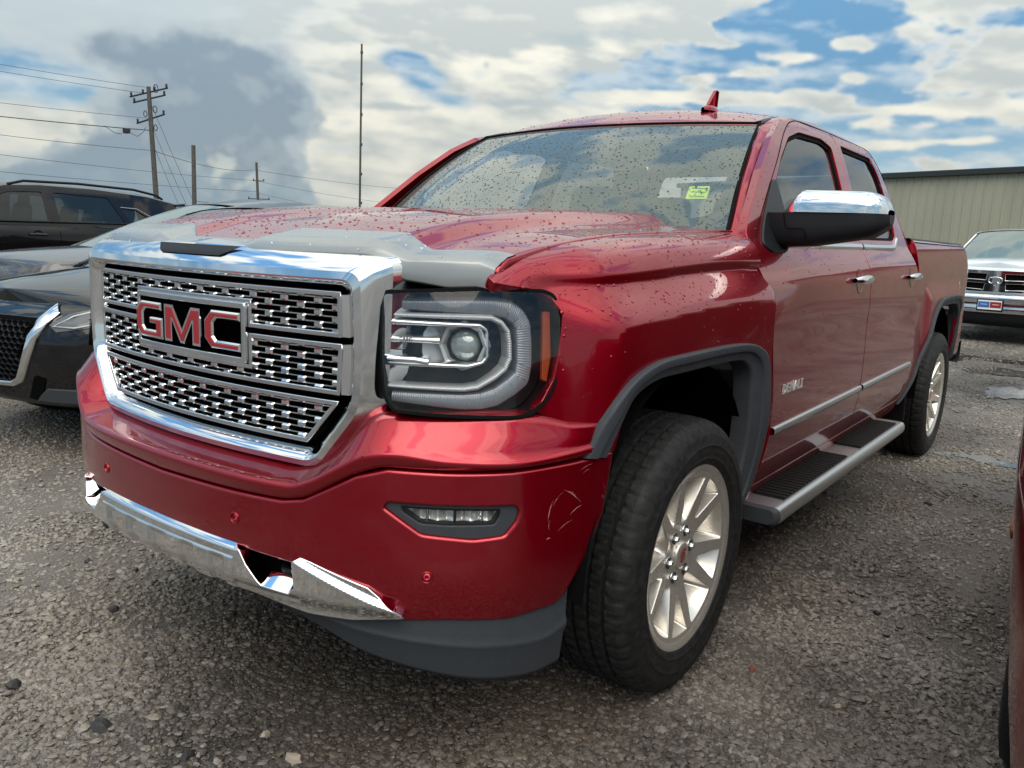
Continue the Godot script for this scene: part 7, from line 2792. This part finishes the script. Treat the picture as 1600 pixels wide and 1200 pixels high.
func make_place() -> void:
	var wd := mat("pole_wood", 0.15, 0.135, 0.115, 0.85)
	wd.albedo_texture = ntex(noise(0.03, 4, 41), 256, 0.5, 1.0)
	wd.uv1_triplanar = true
	wd.uv1_scale = Vector3(3, 0.3, 3)
	mat("wire", 0.02, 0.02, 0.022, 0.7)
	mat("steel_pole", 0.06, 0.055, 0.05, 0.6)
	mat("insulator", 0.03, 0.028, 0.028, 0.3)
	# main utility pole
	var b := off(-60.12, 0, 65)
	b.y = 0
	var t := off(-60.42, 8.3, 65)
	var p1 := pole("utility_pole", "tall leaning utility pole with crossarms and hardware, above the black sport utility", b, t, 0.20, 0.14, M.pole_wood)
	var ax := Vector3(0.55, 0, -0.84)
	var d := t - b
	var arm := func(o: Node3D, h: float, half: float, tilt: float, dir: Vector3, n: int) -> void:
		var mb := MB.new()
		var c := d * h
		if o != p1: c = Vector3(0, h, 0)
		var e := dir.normalized() * half + Vector3(0, tilt, 0)
		mb.tube([c - e, c + e], 0.06, 4)
		var am := part(o, "crossarm", mb, M.wire)
		for k in n:
			var q := c + e * lerpf(-0.92, 0.92, k / maxf(1.0, n - 1.0))
			var ins := MB.new()
			ins.lathe(q, Vector3.UP, [[0.03, 0.05], [0.09, 0.10], [0.05, 0.16], [0.10, 0.22], [0.05, 0.30], [0.0, 0.32]], 10)
			part(am, "insulator", ins, M.insulator)
	arm.call(p1, 0.965, 1.35, 0.35, Vector3(0.80, 0, -0.6), 4)
	arm.call(p1, 0.925, 1.15, 0.30, Vector3(0.80, 0, -0.6), 3)
	arm.call(p1, 0.80, 1.0, 0.35, Vector3(0.80, 0, -0.6), 2)
	for q in [[0.99, 0.5, 0.16], [0.86, 0.35, 0.14], [0.83, -0.35, 0.12], [0.745, 0.3, 0.12]]:
		var mb := MB.new()
		var pts := []
		for k in 15:
			var a := TAU * k / 14.0
			pts.append(d * q[0] + Vector3(0.8, 0, -0.6) * (q[1] + cos(a) * q[2]) + Vector3(0, sin(a) * q[2] * 1.7, 0))
		mb.tube(pts, 0.03, 5, false)
		part(p1, "jumper_loop", mb, M.wire)
	var p2 := pole("service_pole", "bare wooden pole between the two poles with crossarms", off(-58.0, 0, 60) * Vector3(1, 0, 1), off(-57.93, 5.05, 60), 0.16, 0.13, M.pole_wood)
	var p3 := pole("utility_pole", "farther utility pole with two small crossarms, right of the bare pole", off(-54.0, 0, 128) * Vector3(1, 0, 1), off(-54.12, 4.25, 128), 0.22, 0.17, M.pole_wood)
	for h in [8.2, 5.6, 3.1]: arm.call(p3, h, 1.6 if h == 5.6 else 0.8, 0.0, Vector3(0.80, 0, -0.6), 2)
	var p4 := pole("thin_mast", "thin dark metal mast standing alone behind the pickup's hood", off(-47.5, 0, 24) * Vector3(1, 0, 1), off(-47.40, 12.0, 24), 0.034, 0.026, M.steel_pole)
	for k in 6:
		var mb := MB.new()
		mb.lathe(off(-47.4, 2.0 + k * 1.9, 24) - p4.position, Vector3.UP, [[0.03, -0.04], [0.037, -0.03], [0.037, 0.03], [0.03, 0.04]], 10)
		part(p4, "mast_joint", mb, M.steel_pole)
	# wires: to the left past the frame, and on to the farther pole
	var L := func(el: float) -> Vector3: return off(-84.0, el, 70)
	wire("topmost wire running left from the tall utility pole", off(-60.6, 8.25, 65), L.call(9.7), 0.35, 0.014)
	wire("second wire from the top on the tall utility pole", off(-60.7, 7.9, 65), L.call(9.3), 0.35, 0.014)
	wire("thin wire at the middle crossarm, left of the tall utility pole", off(-60.4, 6.45, 65), L.call(6.9), 0.25, 0.014)
	wire("thick cable carrying a small splice box, left of the tall utility pole", off(-60.3, 5.75, 65), L.call(6.2), 0.3, 0.030)
	wire("wire falling from the tall pole towards the farther pole, uppermost of three", off(-60.3, 4.55, 65), off(-54.1, 3.8, 128), 0.6, 0.022)
	wire("wire left of the tall pole below the splice box cable", L.call(6.0), off(-60.3, 4.55, 65), 0.5, 0.016)
	wire("long wire passing behind the tall pole towards the farther pole", L.call(4.6), off(-54.05, 3.1, 128), 0.5, 0.020)
	wire("lowest long wire above the black sport utility", L.call(3.3), off(-54.05, 2.4, 128), 0.4, 0.020)
	wire("short wire from the bare pole to the farther pole", off(-58.0, 1.6, 60), off(-54.05, 1.55, 128), 0.1, 0.018)
	wire("wire running right from the farther pole's top", off(-54.1, 3.75, 128), off(-40.0, 3.0, 170), 0.6, 0.024)
	wire("wire running right from the farther pole's crossarm", off(-54.0, 3.05, 128), off(-40.0, 1.9, 170), 0.8, 0.020)
	wire("lowest wire running right from the farther pole", off(-54.0, 2.3, 128), off(-42.0, 0.8, 170), 0.6, 0.018)
	for e in [[7.3, -57.0, 0.0], [6.0, -57.6, 0.2], [5.0, -58.0, 0.0]]:
		wire("slack guy wire slanting down right from the tall utility pole, %s" % ["upper", "middle", "lower"][[7.3, 6.0, 5.0].find(e[0])], off(-60.3, e[0], 65), off(e[1], e[2] - 0.8, 60), 0.2, 0.015)
	# splice box on the thick cable
	var mb := MB.new()
	mb.box(Vector3(), Vector3(0.5, 0.32, 0.32), 0.03)
	mb.tube([Vector3(-1.3, 0.30, 0.9), Vector3(-0.7, -0.15, 0.5), Vector3(-0.3, -0.22, 0.2)], 0.02, 5)
	mb.tube([Vector3(0.25, -0.1, 0.0), Vector3(0.7, -0.35, -0.4), Vector3(1.0, 0.0, -0.7), Vector3(1.1, 0.30, -0.8)], 0.02, 5)
	var sb := MeshInstance3D.new()
	sb.name = numbered("splice_box")
	sb.mesh = mb.mesh(M.wire)
	add_child(sb)
	sb.position = off(-61.75, 5.60, 65)
	sb.set_meta("label", "small black splice box hanging on the thick cable left of the tall pole")
	sb.set_meta("category", "splice box")
	puddles()
	metal_building()
	loose_stones()

func metal_building() -> void:
	var pm := mat("beige_panel", 0.44, 0.425, 0.32, 0.55)
	pm.albedo_texture = ntex(noise(0.006, 4, 51), 256, 0.86, 1.0)
	pm.uv1_triplanar = true
	pm.uv1_world_triplanar = true
	pm.uv1_scale = Vector3(0.25, 0.1, 0.25)
	mat("eave_trim", 0.022, 0.027, 0.025, 0.45)
	mat("roof_sheet", 0.25, 0.26, 0.25, 0.5)
	# wall line runs from far left to near right
	var a := Vector3(-16.3, 0, -35.7)
	var e := Vector3(10.0, 0, -25.9)
	var along := (e - a).normalized()
	var o := thing("metal_building", "beige ribbed metal building with dark eave behind the white pickup", "building", a, atan2(-along.z, along.x))
	var len := a.distance_to(e)
	var H := 4.15
	var pw := 0.335
	var pn := MB.new()
	var rows := []
	for y in [0.0, H]:
		var r := []
		for q in [[0.0, 0.0], [0.006, 0.032], [0.032, 0.032], [0.040, 0.0], [0.12, 0.0], [0.125, 0.006], [0.145, 0.006], [0.15, 0.0], [0.225, 0.0], [0.23, 0.006], [0.25, 0.006], [0.255, 0.0], [pw, 0.0]]: r.append(Vector3(q[0], y, q[1]))
		rows.append(r)
	pn.facets(rows)
	var pmesh := pn.mesh(pm)
	for k in int(len / pw):
		var w := meshpart(o, "wall_panel", pmesh)
		w.position = Vector3(k * pw, 0, 0)
	var mb := MB.new()
	mb.box(Vector3(len * 0.5, H * 0.5, -9.0), Vector3(len - 0.02, H - 0.02, 17.9), 0.0)
	part(o, "building_core", mb, pm)
	mb = MB.new()
	mb.box(Vector3(len * 0.5, H + 0.02, 0.10), Vector3(len + 0.3, 0.20, 0.22), 0.02)
	part(o, "eave_trim", mb, M.eave_trim)
	mb = MB.new()
	mb.face(PackedVector3Array([Vector3(-0.15, H + 0.125, 0.2), Vector3(len + 0.15, H + 0.125, 0.2), Vector3(len + 0.15, H + 0.95, -9.0), Vector3(-0.15, H + 0.95, -9.0)]))
	mb.face(PackedVector3Array([Vector3(-0.15, H + 0.95, -9.0), Vector3(len + 0.15, H + 0.95, -9.0), Vector3(len + 0.15, H + 0.1, -18.2), Vector3(-0.15, H + 0.1, -18.2)]))
	part(o, "roof_sheet", mb, M.roof_sheet)

func loose_stones() -> void:
	var rng := RandomNumberGenerator.new()
	rng.seed = 31
	var dark := mat("dark_stone", 0.022, 0.020, 0.020, 0.6)
	mat("red_stone", 0.16, 0.045, 0.03, 0.6)
	mat("tan_stone", 0.30, 0.25, 0.20, 0.7)
	for q in STONES:
		var mb := MB.new()
		stone_shape(mb, Vector3(0, q[2] * 0.35, 0), q[2], 0.62, rng)
		var o := MeshInstance3D.new()
		o.name = numbered("loose_stone")
		o.mesh = mb.mesh(M[q[3]])
		add_child(o)
		o.position = Vector3(q[0], lot_h(q[0], q[1]), q[1])
		o.set_meta("label", q[4])
		o.set_meta("category", "stone")
		o.set_meta("group", "loose stones on the gravel")
const STONES := [
	[-0.42, 1.238, 0.022, "dark_stone", "flat dark slab of stone nearest the left bottom corner of the photo"],
	[-0.665, 0.832, 0.018, "dark_stone", "black angular stone in front of the skid plate, middle of the black three"],
	[-0.919, 0.619, 0.015, "dark_stone", "small black stone beside the tow hook opening at the far side"],
	[-1.121, 0.697, 0.014, "dark_stone", "tiny black stone furthest left beyond the skid plate"],
	[-0.05, 1.18, 0.026, "dark_stone", "wide flat grey stone at the bottom edge, left of centre"],
	[0.218, 1.108, 0.02, "dark_stone", "upright dark stone at the very bottom edge"],
	[-0.64, 1.062, 0.014, "tan_stone", "round tan pebble left of its brown neighbour"],
	[-0.56, 0.99, 0.014, "tan_stone", "brown pebble lying right of the round tan pebble"],
	[0.031, 1.01, 0.015, "dark_stone", "small dark stone in the middle of the open gravel ahead of the bumper"],
	[0.286, 0.931, 0.017, "tan_stone", "pale flat stone under the front of the air dam"],
	[0.425, 0.949, 0.022, "tan_stone", "large pale stone at the bottom edge, right of the upright dark stone"],
	[1.399, -0.174, 0.014, "tan_stone", "pale stone right of the front tyre near the bottom edge"],
	[1.33, -0.909, 0.016, "dark_stone", "dark stone on the gravel beside the side step"],
	[1.132, -0.216, 0.013, "red_stone", "reddish stone touching the foot of the front tyre"],
	[1.218, -2.463, 0.02, "dark_stone", "dark lump of stone by the puddle at the rear tyre"]]

# shallow rain water standing in the ruts
func puddles() -> void:
	var wm := mat("puddle_water", 0.07, 0.06, 0.05, 0.10)
	for q in [[1.28, -3.83, 0.25, 0.11, 0.2], [1.12, -6.9, 0.22, 0.45, 0.1], [0.95, -8.6, 0.5, 0.35, 0.0], [-0.2, -9.8, 1.2, 0.4, 0.15]]:
		var mb := MB.new()
		var K := 40
		var top := -1.0
		var pts := PackedVector3Array()
		for k in K:
			var a := TAU * k / K
			var r := 1.0 + 0.55 * gn.get_noise_2d(cos(a) * 1.6 + q[0] * 7.0, sin(a) * 1.6 + q[1] * 3.0)
			var v := Vector2(cos(a) * q[2] * r, sin(a) * q[3] * r).rotated(q[4])
			pts.append(Vector3(v.x, 0, v.y))
			top = maxf(top, lot_h(q[0] + v.x * 0.6, q[1] + v.y * 0.6))
		for k in K:
			var i := mb.vert(Vector3(), Vector3.UP)
			mb.tri(i, mb.vert(pts[k], Vector3.UP), mb.vert(pts[(k + 1) % K], Vector3.UP))
		var o := MeshInstance3D.new()
		o.name = numbered("puddle")
		o.mesh = mb.mesh(wm)
		add_child(o)
		o.position = Vector3(q[0], top + 0.002, q[1])
		o.set_meta("kind", "structure")

func build_scene() -> void:
	make_cars()
	make_place()
	make_truck()
	make_drops()

func _ready() -> void:
	var cam := Camera3D.new()
	cam.name = "camera"
	cam.position = CAM
	cam.rotation_degrees = Vector3(-10.10, 36.63, 2.263)
	cam.fov = 50.525
	cam.near = 0.05
	cam.far = 900.0
	add_child(cam)
	cam.current = true
	var we := WorldEnvironment.new()
	we.name = "world_environment"
	var env := Environment.new()
	env.background_mode = Environment.BG_SKY
	env.sky = Sky.new()
	env.sky.sky_material = make_sky()
	env.tonemap_mode = Environment.TONE_MAPPER_LINEAR
	env.tonemap_exposure = 1.56
	env.sdfgi_enabled = true
	env.ssao_enabled = true
	env.ssil_enabled = true
	we.environment = env
	add_child(we)
	var sun := DirectionalLight3D.new()
	sun.name = "sun"
	sun.light_energy = 0.35
	sun.light_color = Color(1.0, 0.96, 0.9)
	sun.light_angular_distance = 60.0
	sun.shadow_enabled = true
	add_child(sun)
	sun.look_at_from_position(SUN_FROM * 20.0, Vector3.ZERO, Vector3.UP)
	make_materials()
	make_ground()
	make_gravel()
	build_scene()
